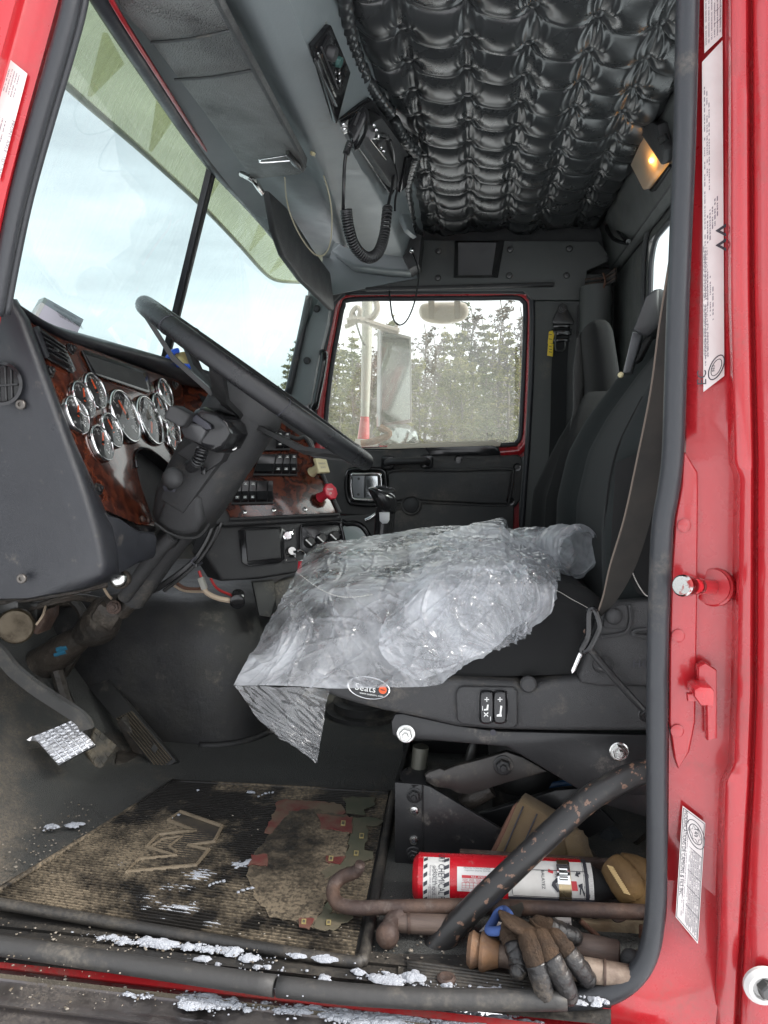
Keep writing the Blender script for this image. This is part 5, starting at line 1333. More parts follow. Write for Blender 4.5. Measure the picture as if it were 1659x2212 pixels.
# ------------------------------------------------------------------ steering column and wheel
WA, WB_ = P(340, 674, 1.30), P(786, 996, 1.30)
WC = (WA + WB_) / 2; WR = (WB_ - WA).length / 2
wn = V((-(WB_ - WA).z, 0, (WB_ - WA).x)).normalized()
if wn.z < 0: wn = -wn
wn = (wn + V((0, .068, 0))).normalized()
wu = (WB_ - WA).normalized()                # across the wheel towards the driver
wv = wn.cross(wu).normalized()
colax = (P(276, 1303, 1.30) - P(520, 900, 1.30)).normalized()
def build_wheel():
    root = thing('steering_wheel', WC, 'large black leather wrapped steering wheel tilted over the driver side', 'steering wheel')
    at = lambda a, r=WR, k=0: WC + wu * math.cos(a) * r + wv * math.sin(a) * r + wn * k
    pts = [at(2 * math.pi * i / 96) for i in range(96)]
    MB().tube(pts, .0158, 18, closed=True).build('rim', material('wheel_leather', (.011, .0115, .013), .28, bump=('grain', 900, .00012), rvar=.1), root, ang=0)
    # stitched seam on the inner side and leather joints
    seam = [at(2 * math.pi * i / 160, WR - .0145, .0110) for i in range(160)]
    MB().tube(seam, .0016, 6, closed=True).build('seam', 'rubber', root)
    st = MB()
    for i in range(220):
        a = 2 * math.pi * i / 220
        if -2.8 < math.atan2(math.sin(a), math.cos(a)) < -.2 or True:
            st.tube([at(a, WR - .0125, .0130), at(a + .010, WR - .0160, .0092)], .0007, 4)
    stuff(st.build('stitching', 'rubber', root))
    for deg in (-62, -118, 35, 150):
        a = R(deg); t = wu * -math.sin(a) + wv * math.cos(a); c = at(a); o = at(a, 1, 0) - WC
        ring = [c + (o * math.cos(b) + wn * math.sin(b)) * .0160 + t * .002 * math.sin(2 * b) for b in np.linspace(0, 2 * math.pi, 25)[:-1]]
        MB().tube(ring, .0007, 4, closed=True).build('joint', 'ink', root)
    # spokes drop to the hub
    hub = WC + colax * .075
    for deg in (90, -90, 205, -205 + 0, 335, 25)[:6]:
        a = R(deg); p0 = at(a, WR - .006, -.012); t = wu * -math.sin(a) + wv * math.cos(a)
        p1 = lerp(hub, at(a, WR * .55) + colax * .045, .62); p2 = lerp(hub, p1, .5)
        b = MB(); w0, w1 = .016, .022
        secs = []
        for p, w_, h in ((p0, .013, .004), (lerp(p0, p1, .5) + colax * .012, .015, .004), (p1, .020, .004), (p2, .024, .005)):
            secs.append([p + t * w_ - wn * h, p + t * w_ + wn * h, p - t * w_ + wn * h, p - t * w_ - wn * h])
        b.loft(secs); b.build('spoke', material('spoke_grey', (.035, .035, .035), .4, .4, rvar=.1), root)
    MB().lathe([(.0, -.045), (.050, -.04), (.062, -.02), (.064, .0), (.064, .03), (.05, .035)], hub, colax, 32).build('hub', 'plastic', root)
    MB().box(hub - colax * .042 + wu * .03, (.03, .02, .006), basis(-colax, (0, 1, 0)), .002).build('horn_button', 'gloss', root)
build_wheel()

def build_column():
    root = thing('steering_column', P(480, 1000, 1.3), 'black steering column shroud with turn signal pod and ball lever', 'steering column')
    Yc = 1.30
    u = V((0, 1, 0)); s_ = colax.cross(u).normalized()
    if s_.x < 0: s_ = -s_
    def ring(c, rx, ry, n=32, pw=2.0, f=0):
        o = []
        for k in range(n):
            a = 2 * math.pi * k / n; ca, sa = math.cos(a), math.sin(a)
            e = 2 / pw
            o.append(c + s_ * rx * (abs(ca) ** e) * (1 if ca >= 0 else -1) + u * ry * (abs(sa) ** e) * (1 if sa >= 0 else -1))
        return o
    top = P(560, 870, Yc); mid = P(500, 985, Yc); low = P(414, 1100, Yc)
    # upper bell under the wheel
    MB().loft([ring(P(552, 846, Yc), .062, .062), ring(P(538, 868, Yc), .068, .068), ring(P(531, 880, Yc), .071, .071), ring(P(527, 887, Yc), .070, .070)]).build('collar', 'plasticm', root, ang=40)
    MB().loft([ring(P(529, 884, Yc), .068, .069), ring(P(507, 920, Yc), .068, .069), ring(P(469, 982, Yc), .066, .068)]).build('upper_shroud', 'plasticm', root, ang=40)
    MB().loft([ring(P(469, 982, Yc), .0650, .067), ring(P(452, 1010, Yc), .065, .066, pw=2.3), ring(P(428, 1052, Yc), .062, .064, pw=2.6), ring(P(406, 1090, Yc), .057, .06, pw=3), ring(P(386, 1132, Yc), .046, .052, pw=3), ring(P(380, 1142, Yc), .036, .042, pw=3)]).build('lower_shroud', 'plasticm', root, ang=40)
    # flat cover towards the dash with ball lever slot
    nx = -s_
    MB().prism([P(345, 1080, 1.235), P(352, 1055, 1.232), P(402, 992, 1.228), P(425, 968, 1.228), P(470, 1005, 1.225), P(420, 1075, 1.228), P(395, 1110, 1.235)], V((0, .08, 0)), .006).build('side_cover', 'plasticm', root)
    MB().prism([P(334, 1128, 1.24), P(352, 1078, 1.236), P(372, 1062, 1.236), P(420, 1064, 1.232), P(433, 1076, 1.232), P(436, 1124, 1.24), P(424, 1150, 1.245), P(400, 1160, 1.25), P(368, 1150, 1.25)], V((0, .1, 0)), .012, 3).build('lower_cover', 'plasticm', root)
    MB().tube(cr([P(334, 1130, 1.238), P(362, 1150, 1.243), P(396, 1162, 1.246), P(430, 1158, 1.25), P(452, 1132, 1.26)], 5), .0025, 6).build('cover_seam', 'rubber', root)
    MB().prism([P(352, 1051, 1.226), P(358, 1046, 1.226), P(386, 1048, 1.226), P(377, 1064, 1.226), P(356, 1060, 1.226)], V((0, -.003, 0)), .001).build('lever_slot', 'ink', root)
    b = MB(); b.tube([P(368, 1054, 1.224), P(372, 1036, 1.205)], .006, 8); bl = b.build('tilt_lever', 'plastic', root)
    MB().sphere(P(374, 1033, 1.195), .0185, 20, 12).build('ball_knob', 'plasticm', bl)
    # turn signal pod
    pod = MB()
    pod.prism([P(*p) for p in [(388, 926, 1.17), (418, 884, 1.17), (436, 878, 1.17), (470, 894, 1.165), (490, 912, 1.165), (497, 936, 1.165), (480, 968, 1.17), (462, 978, 1.17), (436, 968, 1.17), (398, 948, 1.17)]], V((.012, .07, 0)), .010, 4)
    pd = pod.build('signal_pod', 'gloss', root)
    MB().prism([P(*p) for p in [(386, 924, 1.166), (412, 912, 1.160), (434, 918, 1.158), (446, 930, 1.16), (432, 960, 1.166), (396, 946, 1.168)]], V((0, .02, 0)), .006, 3).build('pod_nose', material('worn_gloss_plastic', (.05, .05, .052), .22, rvar=.1), pd)
    MB().prism([P(*p) for p in [(410, 906, 1.164), (424, 896, 1.163), (452, 916, 1.16), (456, 926, 1.16), (446, 928, 1.16)]], V((0, .008, 0)), .001).build('pod_slot', 'ink', pd)
    # square ended signal lever
    lv = MB().prism([P(*p) for p in [(352, 897, 1.135), (366, 876, 1.14), (378, 876, 1.142), (409, 894, 1.15), (408, 904, 1.15), (396, 921, 1.145), (386, 922, 1.142), (354, 904, 1.136)]], V((.004, .03, 0)), .004, 3).build('signal_lever', 'plastic', pd)
    MB().tube([P(398, 908, 1.16), P(420, 915, 1.19)], .009, 8).build('lever_stalk', 'plastic', pd)
    MB().prism([P(*p) for p in [(381, 979, 1.218), (420, 950, 1.212), (500, 948, 1.212), (478, 996, 1.214), (444, 1020, 1.22), (436, 1016, 1.22), (418, 1000, 1.22)]], V((0, .05, 0)), .003).build('pod_base', 'plastic', root)
    # spring-like conduit
    ax = cr([P(438, 970, 1.18), P(430, 990, 1.18), P(420, 1004, 1.19), P(410, 1008, 1.20)], 40); hel = []
    for i, p in enumerate(ax):
        t = (ax[min(i + 1, len(ax) - 1)] - ax[max(i - 1, 0)]).normalized(); a_ = t.orthogonal().normalized(); b_ = t.cross(a_); ph = 2 * math.pi * 13 * i / len(ax)
        hel.append(p + (a_ * math.cos(ph) + b_ * math.sin(ph)) * .0088)
    MB().tube(hel, .0022, 6).build('conduit_spring', 'cordblk', root)
    MB().box(P(440, 1017, 1.212), (.008, .006, .012), bev=.001).build('clip', 'gloss', root)
    bolt(P(504, 965, 1.215), (.3, -1, .2), .0045, 'steel', root)
    # lower tubes and shaft
    MB().tube([P(392, 1140, Yc), P(352, 1196, 1.31), P(286, 1297, 1.33)], [.030, .027, .024], 20).build('lower_tube', 'plasticm', root)
    MB().tube([P(372, 1160, 1.245), P(345, 1185, 1.25), P(268, 1290, 1.30)], [.012, .014, .013], 14).build('side_tube', 'plasticm', root)
    MB().prism([P(*p) for p in [(346, 1180, 1.24), (368, 1160, 1.24), (376, 1166, 1.24), (356, 1190, 1.24)]], V((0, .05, 0)), .002).build('tube_clamp', 'plastic', root)
    MB().tube([P(286, 1297, 1.335), P(262, 1322, 1.345)], [.016, .016], 12).build('shaft', 'grease', root)
    j = MB(); j.tube([P(270, 1300, 1.34), P(232, 1322, 1.36), P(215, 1350, 1.38), P(180, 1372, 1.40)], [.020, .034, .040, .026], 12, 4)
    j.box(P(236, 1322, 1.35), (.05, .05, .05), Euler((.4, .6, .3)).to_matrix(), .01); j.build('universal_joint', 'grease', root)
    bolt(P(246, 1312, 1.315), (.3, -1, .2), .010, 'rust', root)
    j = MB(); j.tube([P(185, 1370, 1.40), P(130, 1408, 1.42), P(80, 1440, 1.44)], [.022, .034, .036], 12, 4); j.build('shaft_boot', 'grease', root)
    MB().tube([P(124, 1404, 1.386), P(146, 1397, 1.386)], .006, 6).build('blue_mark', material('blue_paint_mark', (.03, .16, .26), .5), root)
    MB().tube([P(118, 1415, 1.386), P(143, 1408, 1.386)], .004, 6).build('blue_mark', material('blue_paint_mark', (.03, .16, .26), .5), root)
build_column()

def build_under_dash():
    h = thing('wiring_loom', P(420, 1180, 1.3), 'black wiring bundle with zip tie beside the steering column', 'wires')
    rnd = random.Random(4)
    for k in range(7):
        o = V((rnd.uniform(-.008, .008), rnd.uniform(-.01, .01), rnd.uniform(-.006, .006)))
        MB().tube([P(468, 1134, 1.36) + o, P(452, 1170, 1.35) + o, P(426, 1208, 1.34) + o, P(390, 1240, 1.34) + o * 1.4, P(350, 1268, 1.36) + o * 2], .0038, 6, 6).build('wire', 'cordblk' if k % 3 else 'rubber', h)
    MB().tube([P(424, 1204, 1.325), P(414, 1212, 1.32), P(424, 1222, 1.325), P(436, 1216, 1.35)], .0022, 6, 4).build('zip_tie', 'ink', h)
    MB().box(P(424, 1221, 1.315), (.006, .006, .008), bev=.001).build('tie_head', 'cordblk', h)
    w = thing('loose_wires', P(430, 1280, 1.5), 'red and beige loose wires under the dashboard', 'wires')
    MB().tube([P(430, 1233, 1.45), P(434, 1245, 1.45), P(436, 1252, 1.45)], .003, 6, 4).build('red_wire', 'wirered', w)
    MB().box(P(438, 1260, 1.45), (.012, .012, .026), Euler((0, -.35, 0)).to_matrix(), .002).build('connector', material('pale_connector', (.35, .34, .30), .5), w)
    MB().tube([P(442, 1268, 1.45), P(446, 1280, 1.45), P(470, 1292, 1.45), P(500, 1298, 1.46)], .0055, 8, 5).build('beige_sleeve', 'wirebeige', w)
    MB().tube([P(455, 1250, 1.5), P(470, 1272, 1.49), P(500, 1286, 1.48), P(512, 1290, 1.48)], .0028, 6, 5).build('red_wire', 'wirered', w)
    MB().tube([P(380, 1258, 1.5), P(400, 1270, 1.49), P(432, 1272, 1.47)], .0035, 6, 5).build('brown_wire', 'tanedge', w)
    MB().tube([P(372, 1262, 1.5), P(398, 1276, 1.49), P(440, 1278, 1.47)], .003, 6, 5).build('brown_wire', 'wirebeige', w)
    MB().tube([P(222, 1265, 1.3), P(236, 1288, 1.32), P(262, 1306, 1.36), P(300, 1305, 1.38)], .0028, 6, 5).build('grey_cable', 'wirebeige', w)
    v = thing('push_valve', P(513, 1296, 1.46), 'small black round valve with white label under the dashboard', 'valve')
    ax = V((.25, -.9, -.2)).normalized()
    MB().lathe([(.014, -.03), (.014, 0), (.0155, .002), (.0155, .006), (.011, .008), (0, .007)], P(513, 1298, 1.455), ax, 22).build('body', 'gloss', v)
    MB().box(P(523, 1291, 1.46), (.006, .004, .012), bev=.001).build('label', 'white', v)
    a = thing('brake_valve', P(35, 1350, 1.25), 'brass and rusty round brake valve under the end of the dashboard', 'valve')
    ax = V((.35, -.9, 0)).normalized()
    MB().lathe([(.020, -.05), (.020, -.01), (.031, -.008), (.032, .004), (.029, .008), (.024, .009), (.010, .004), (0, .004)], P(35, 1352, 1.22), ax, 26).build('disc', material('dull_brass', (.085, .068, .045), .4, .6, rvar=.12, dust=((.06, .045, .03), .4, 20)), a)
    MB().prism([P(52, 1365, 1.23), P(80, 1342, 1.24), P(98, 1318, 1.25), (P(96, 1340, 1.25)), P(78, 1372, 1.24)], V((0, .05, 0)), .004).build('bracket', 'rust', a)
    MB().box(P(62, 1325, 1.28), (.06, .04, .05), bev=.006).build('body', 'metalgrey', a)
    MB().box(P(30, 1306, 1.25), (.05, .05, .025), bev=.006).build('fitting', 'metalgrey', a)
    MB().tube([P(-40, 1300, 1.22), P(60, 1290, 1.24), P(150, 1275, 1.26), P(230, 1258, 1.3)], .010, 8, 5).build('air_pipe', 'grease', a)
    MB().tube([P(60, 1320, 1.26), P(110, 1300, 1.28), P(170, 1290, 1.32), P(230, 1300, 1.4)], .007, 8, 5).build('air_pipe', 'grease', a)
    MB().tube([P(98, 1310, 1.24), P(92, 1330, 1.22), P(78, 1350, 1.21)], .0022, 6, 4).build('wire', 'wirebeige', a)
    lamp = thing('indicator_plug', P(255, 1252, 1.18), 'pale round plug under the corner of the dashboard', 'plug')
    MB().lathe([(.013, -.02), (.013, .002), (.0105, .006), (.006, .008), (0, .008)], P(257, 1252, 1.14), V((.3, -.9, .1)).normalized(), 20).build('lens', 'steel', lamp)
    MB().lathe([(.016, -.03), (.016, -.004), (.013, 0)], P(257, 1252, 1.14), V((.3, -.9, .1)).normalized(), 20).build('body', 'grease', lamp)
    g = thing('firewall_insulation', P(170, 1290, 1.6), 'scrap of greenish insulation showing under the dashboard', 'insulation')
    MB().prism([P(*p) for p in [(150, 1280, 1.75), (230, 1268, 1.75), (232, 1296, 1.75), (150, 1306, 1.75)]], V((0, .03, 0)), .01, 3).build('pad', 'green', g)
    # clutter mass behind: brackets, hoses
    cl = thing('pedal_bracket', P(120, 1350, 1.5), 'dark greasy pedal bracket and hoses behind the steering shaft', 'bracket')
    MB().prism([P(*p) for p in [(60, 1320, 1.55), (170, 1300, 1.6), (215, 1330, 1.6), (190, 1400, 1.6), (100, 1460, 1.55), (40, 1440, 1.5)]], V((0, .05, 0)), .01).build('plate', 'grease', cl)
    for k, pts in enumerate(([(150, 1290), (180, 1330), (170, 1400), (120, 1480)], [(60, 1380), (110, 1400), (140, 1450), (150, 1530)], [(200, 1300), (230, 1340), (180, 1400)])):
        MB().tube([P(x, y, 1.48 + .05 * k) for x, y in pts], .011, 8, 6).build('hose', 'grease', cl)
build_under_dash()
# ------------------------------------------------------------------ far door with its window
YD = 2.45
D = lambda x, y, k=0.0: P(x, y, YD - k)
def rounded(pts, k=5):
    return cr(pts, k, closed=True)
GLASS = [(760, 652), (900, 650), (1040, 649), (1112, 648), (1126, 654), (1130, 668), (1128, 760), (1122, 900), (1119, 942), (1113, 952), (1100, 956), (950, 962), (800, 966), (722, 968), (711, 962), (708, 940), (711, 880), (722, 790), (738, 700), (746, 664)]
def offs(pts, k):
    cx = sum(p[0] for p in pts) / len(pts); cy = sum(p[1] for p in pts) / len(pts); o = []
    n = len(pts)
    for i in range(n):
        a, b = V(pts[i - 1]), V(pts[(i + 1) % n]); t = (b - a).normalized(); nn = V((t.y, -t.x))
        if nn.dot(V((pts[i][0] - cx, pts[i][1] - cy))) < 0: nn = -nn
        o.append((pts[i][0] + nn.x * k, pts[i][1] + nn.y * k))
    return o
def build_door():
    root = thing('passenger_door', D(920, 1000), 'closed far side door with window, black vinyl trim and red painted window surround', 'door')
    g = GLASS
    r0 = rounded([D(x, y, -.02) for x, y in g], 4); r1 = rounded([D(x, y, -.012) for x, y in offs(g, 11)], 4)
    MB().add(rounded([D(x, y, -.03) for x, y in offs(g, 3)], 4), [tuple(range(len(g) * 4))]).build('window_pane', 'sideglass', root, smooth=False)
    MB().tube(rounded([D(x, y, -.022) for x, y in offs(g, 5)], 4), .0085, 8, closed=True).build('window_rubber', 'seal', root, ang=0)
    # red frame: from the rubber out to the trim
    A = rounded([D(x, y, -.020) for x, y in offs(g, 9)], 4); B = rounded([D(x, y, -.006) for x, y in offs(g, 13)], 4); C_ = rounded([D(x, y, -.002) for x, y in offs(g, 22)], 4); E = rounded([D(x, y, -.012) for x, y in offs(g, 30)], 4)
    secs = [A + A[:1], B + B[:1], C_ + C_[:1], E + E[:1]]
    MB().loft(secs, False, False).build('window_frame', 'red', root, ang=0)
    # rubber of the door opening
    dr = [(745, 632), (900, 630), (1120, 629), (1143, 640), (1150, 665), (1148, 800), (1140, 960), (1130, 1100), (1124, 1230)]
    MB().tube(cr([D(x, y, -.004) for x, y in dr], 6), .0095, 8).build('door_rubber', 'seal', root, ang=0)
    dl = [(745, 632), (722, 655), (712, 700), (694, 790), (680, 880), (676, 960)]
    MB().tube(cr([D(x, y, -.004) for x, y in dl], 6), .0095, 8).build('door_rubber', 'seal', root, ang=0)
    # inner skin (red) behind the trim and lower parts
    MB().prism([D(x, y, -.02) for x, y in [(680, 968), (1136, 958), (1134, 1100), (1130, 1500), (640, 1500), (660, 1100)]], V((0, .03, 0))).build('skin', 'red_dark', root, smooth=False)
    # upper trim with ledge
    up = [(668, 976), (722, 974), (836, 972), (842, 963), (906, 962), (914, 966), (930, 974), (1066, 963), (1076, 963), (1082, 984), (1118, 982), (1128, 990), (1130, 1010), (1124, 1080), (1112, 1096), (905, 1094), (880, 1116), (735, 1112), (700, 1112), (668, 1080)]
    t = MB().prism([D(x, y) for x, y in up], V((0, .02, 0)), .006, 3).build('upper_trim', 'trim', root)
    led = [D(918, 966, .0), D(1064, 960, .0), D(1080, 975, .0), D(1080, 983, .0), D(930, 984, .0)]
    MB().prism([p + V((0, -.012, 0)) for p in led], V((0, .02, 0)), .003).build('ledge_strip', 'gloss', root)  # raised gloss black strip along the ledge
    sl = [D(780, 969, .0), D(836, 967, .0), D(842, 959, .0), D(908, 957, .0), D(1070, 951, .0), D(1082, 958, .0), D(1080, 964, .0), D(900, 968, .0), D(850, 970, .0)]
    MB().prism(sl, V((0, -.012, 0)), .002).build('window_sill', 'mirrorback', root)
    # lower trim
    lw = [(690, 1112), (742, 1114), (800, 1110), (880, 1100), (905, 1088), (1111, 1090), (1104, 1240), (1100, 1400), (680, 1400)]
    MB().prism([D(x, y, .004) for x, y in lw], V((0, .02, 0)), .006, 3).build('lower_trim', 'trim', root)
    # padded inset
    pad = [(852, 1022), (975, 1022), (1096, 1019), (1102, 1026), (1094, 1078), (1084, 1086), (980, 1082), (912, 1078), (896, 1072), (886, 1072), (870, 1078), (850, 1078), (844, 1070), (843, 1040)]
    pr = rounded([D(x, y, .002) for x, y in pad], 4)
    MB().prism(pr, V((0, -.012, 0)), .008, 4).build('inset_pad', 'trim', root)
    MB().tube(rounded([D(x, y, .002) for x, y in offs(pad, 6)], 4), .005, 8, closed=True).build('pad_groove_rim', 'trim', root, ang=0)
    # round cap
    MB().lathe([(.026, 0), (.026, .006), (.020, .010), (0, .011)], D(888, 1091, .002), (0, -1, 0), 26).build('round_cap', 'plasticm', root)
    MB().tube([D(888, 1091, .004) + V((math.cos(a) * .030, 0, math.sin(a) * .030)) for a in np.linspace(0, 2 * math.pi, 33)[:-1]], .005, 8, closed=True).build('cap_rim', 'trim', root, ang=0)
    # grab handle
    h = MB()
    for x, y in ((838, 999), (922, 997)):
        h.prism(rounded([D(x + dx, y + dy, .002) for dx, dy in [(-13, -13), (0, -15), (13, -13), (14, 0), (13, 13), (0, 15), (-13, 13), (-14, 0)]], 2), V((0, -.014, 0)), .004)
    gh = h.build('grab_handle', 'gloss', root)
    MB().tube([D(836, 1000, .012), D(848, 997, .035), D(880, 996, .04), D(912, 995, .035), D(924, 998, .012)], .0125, 10, 5).build('bar', 'plastic', gh)
    for x, y in ((836, 1002), (922, 998)): screw(D(x, y, .016), (0, -1, 0), .005, 'metalgrey', gh)
    # inside latch: chrome bezel, plate and paddle
    bz = [(757, 1024), (766, 1020), (818, 1020), (826, 1026), (828, 1050), (827, 1076), (818, 1083), (766, 1082), (758, 1076), (754, 1048)]
    l_ = MB().tube(rounded([D(x, y, .006) for x, y in offs(bz, -4)], 4), .0075, 8, closed=True).build('latch_bezel', 'chrome', root, ang=0)
    MB().tube(rounded([D(x, y, .006) for x, y in offs(bz, 6)], 4), .008, 8, closed=True).build('latch_surround', 'gloss', root, ang=0)
    MB().prism([D(x, y, .004) for x, y in [(760, 1027), (788, 1026), (787, 1077), (762, 1076)]], V((0, -.006, 0)), .002).build('latch_plate', material('grey_plate', (.25, .26, .27), .4, .3), l_)
    MB().prism([D(x, y, .002) for x, y in [(790, 1027), (816, 1028), (818, 1076), (789, 1077)]], V((0, -.004, 0)), .002).build('latch_paddle', material('polished_paddle', (.5, .52, .53), .18, .9), l_)
    for x, y in ((775, 1034), (774, 1068)): screw(D(x, y, .0105), (0, -1, 0), .0045, 'metalgrey', l_, kind='plain')
    for x, y in ((990, 992), (1117, 1009), (1103, 1083)):
        MB().lathe([(.013, .001), (.013, .004), (.008, .003), (.008, -.001), (0, -.001)], D(x, y), (0, -1, 0), 18).build('trim_screw', 'gloss', root)
    # window crank
    ck = MB().tube([D(812, 1110, .03), D(802, 1118, .034), D(790, 1124, .034)], [.007, .0085, .008], 10, 4).build('window_crank', 'chrome', root)
    # lower corner window
    lwg = [(735, 1142), (750, 1132), (775, 1133), (792, 1150), (800, 1176), (796, 1230), (760, 1300), (735, 1300)]
    MB().tube(rounded([D(x, y, .006) for x, y in lwg], 4), .010, 8, closed=True).build('corner_window_rubber', 'gloss', root, ang=0)
    MB().add([D(x, y, .0085) for x, y in lwg], [tuple(range(len(lwg)))]).build('corner_window_pane', material('painted_daylight_glass', (.45, .52, .50), .12, coat=.3), root, smooth=False)  # daylight through the pane is painted as an opaque pale colour
    # ornamental etched mark on the pane
    o = D(1046, 938, -.028)
    MB().tube([D(1052, 935, -.027), D(1055, 943, -.027), D(1058, 938, -.027), D(1061, 943, -.027), D(1066, 935, -.027)], .0012, 5).build('pane_mark', 'ink', root)
build_door()

# ------------------------------------------------------------------ outside beyond the far door: mirrors, pole
def build_mirrors():
    Ym = 2.95
    m_ = lambda x, y, k=0.0: P(x, y, Ym + k)
    r = thing('door_mirror', m_(860, 800), 'tall rectangular door mirror with chrome brackets outside the far window', 'mirror')
    f = [(822, 710), (889, 727), (890, 912), (820, 921)]
    MB().prism([m_(x, y) for x, y in f], V((-.02, .05, 0)), .004).build('housing', material('mirror_housing', (.30, .31, .30), .35, .4), r)
    MB().prism([m_(x, y, -.001) for x, y in [(826, 718), (885, 732), (886, 906), (825, 915)]], V((0, -.002, 0))).build('glass', 'mirrorglass', r, smooth=False)
    br = MB(); br.tube([m_(750, 694), m_(772, 690), m_(800, 698), m_(830, 708), m_(862, 716)], .014, 8, 4)
    br.tube([m_(745, 706), m_(760, 700), m_(772, 690), m_(778, 672), m_(770, 664), m_(760, 676), m_(758, 694)], .010, 8, 4)
    br.tube([m_(812, 650), m_(815, 668), m_(806, 684), m_(792, 690)], .013, 8, 4)
    br.tube([m_(852, 712), m_(858, 700)], .008, 6); br.build('upper_bracket', material('pale_bracket', (.40, .37, .32), .4, .4), r)
    MB().tube([m_(780, 958), m_(800, 955), m_(830, 945), m_(840, 935), m_(820, 922)], .014, 8, 4).build('lower_bracket', 'rust2', r)
    MB().tube([m_(766, 676), m_(772, 706), m_(784, 740), m_(790, 745)], .004, 6, 4).build('cable', 'cordblk', r)
    rm = MB(); rm.lathe([(.0, -.02), (.06, -.018), (.082, 0), (.084, .01), (.078, .012)], m_(862, 958, .02), V((.1, -1, 0)), 30); rm.build('round_mirror_rim', 'chrome', r)
    MB().lathe([(.079, .010), (0, .020)], m_(862, 958, .02), V((.1, -1, 0)), 30).build('round_mirror_glass', 'mirrorglass', r)
    p = thing('mirror_pole', m_(792, 800, .15), 'pale upright pole with a red foot outside the far window', 'pole')
    MB().tube([m_(794, 600, .15), m_(792, 760, .15), m_(788, 900, .15)], [.024, .022, .018], 12).build('tube', material('weathered_pole', (.36, .36, .31), .45, .3), p)
    MB().tube([m_(788, 900, .15), m_(785, 948, .15), m_(783, 990, .15)], [.019, .026, .03], 12).build('foot', 'red', p)
    fd = thing('far_bracket_base', m_(780, 960, .1), 'weathered mirror base on the cowl outside the far window', 'bracket')
    MB().loft([[m_(x, y, k) for x, y, k in [(756, 990, .05), (830, 985, .05), (830, 985, .2), (756, 990, .2)]], [m_(x, y, k) for x, y, k in [(768, 948, .08), (812, 950, .08), (812, 950, .17), (768, 948, .17)]]]).build('block', material('pale_base', (.50, .50, .46), .4, .3), fd)
    v = thing('look_down_mirror', P(955, 680, 2.75), 'cream backed look down mirror hanging above the far door window', 'mirror')
    c = lambda x, y, k=0.0: P(x, y, 2.72 + k)
    o = rounded([c(x, y) for x, y in [(904, 676), (908, 662), (925, 657), (960, 656), (995, 656), (1008, 662), (1012, 678), (1003, 692), (980, 700), (956, 702), (928, 699), (910, 690)]], 3)
    MB().prism(o, V((0, .06, .02)), .018, 4).build('shell', 'mirrorback', v)
    for x in (932, 988): MB().prism([c(x - 7, 640, -.002), c(x + 7, 640, -.002), c(x + 6, 690, -.006), c(x - 6, 690, -.006)], V((0, -.004, 0)), .001).build('strap', material('strap_cream', (.55, .50, .40), .4), v)
build_mirrors()
# ------------------------------------------------------------------ driver seat
def tab(t, z): return interp(t, z)
def build_backrest(name, root, yc, half, front_far, front_near, zs, depth, m_mid, m_bol, top_taper=None, dent=.03):
    """padded backrest: front edge given per height for far and near side bolsters; centre sits back by dent"""
    secs = []
    n = 40
    for z in zs:
        ff, fn_ = front_far(z), front_near(z)
        hw = half * (1 if top_taper is None else tab(top_taper, z))
        row = []
        for k in range(n + 1):
            s_ = -1 + 2 * k / n                      # -1 near side .. 1 far side
            base = lerp(fn_, ff, (s_ + 1) / 2)
            a = abs(s_)
            bol = math.exp(-((a - .80) / .17) ** 2)
            x = base + dent * (1 - bol) - .0
            edge = max(0, (a - .86) / .14)
            x += .07 * edge ** 2.4
            x += .006 * math.exp(-((a - .60) / .03) ** 2)   # seam
            row.append(V((x, yc + s_ * hw, z)))
        back = [V((min(row[n // 2].x + depth, .438), yc + (1 - 2 * k / 12) * hw, z)) for k in range(13)]
        secs.append(row + back)
    return secs
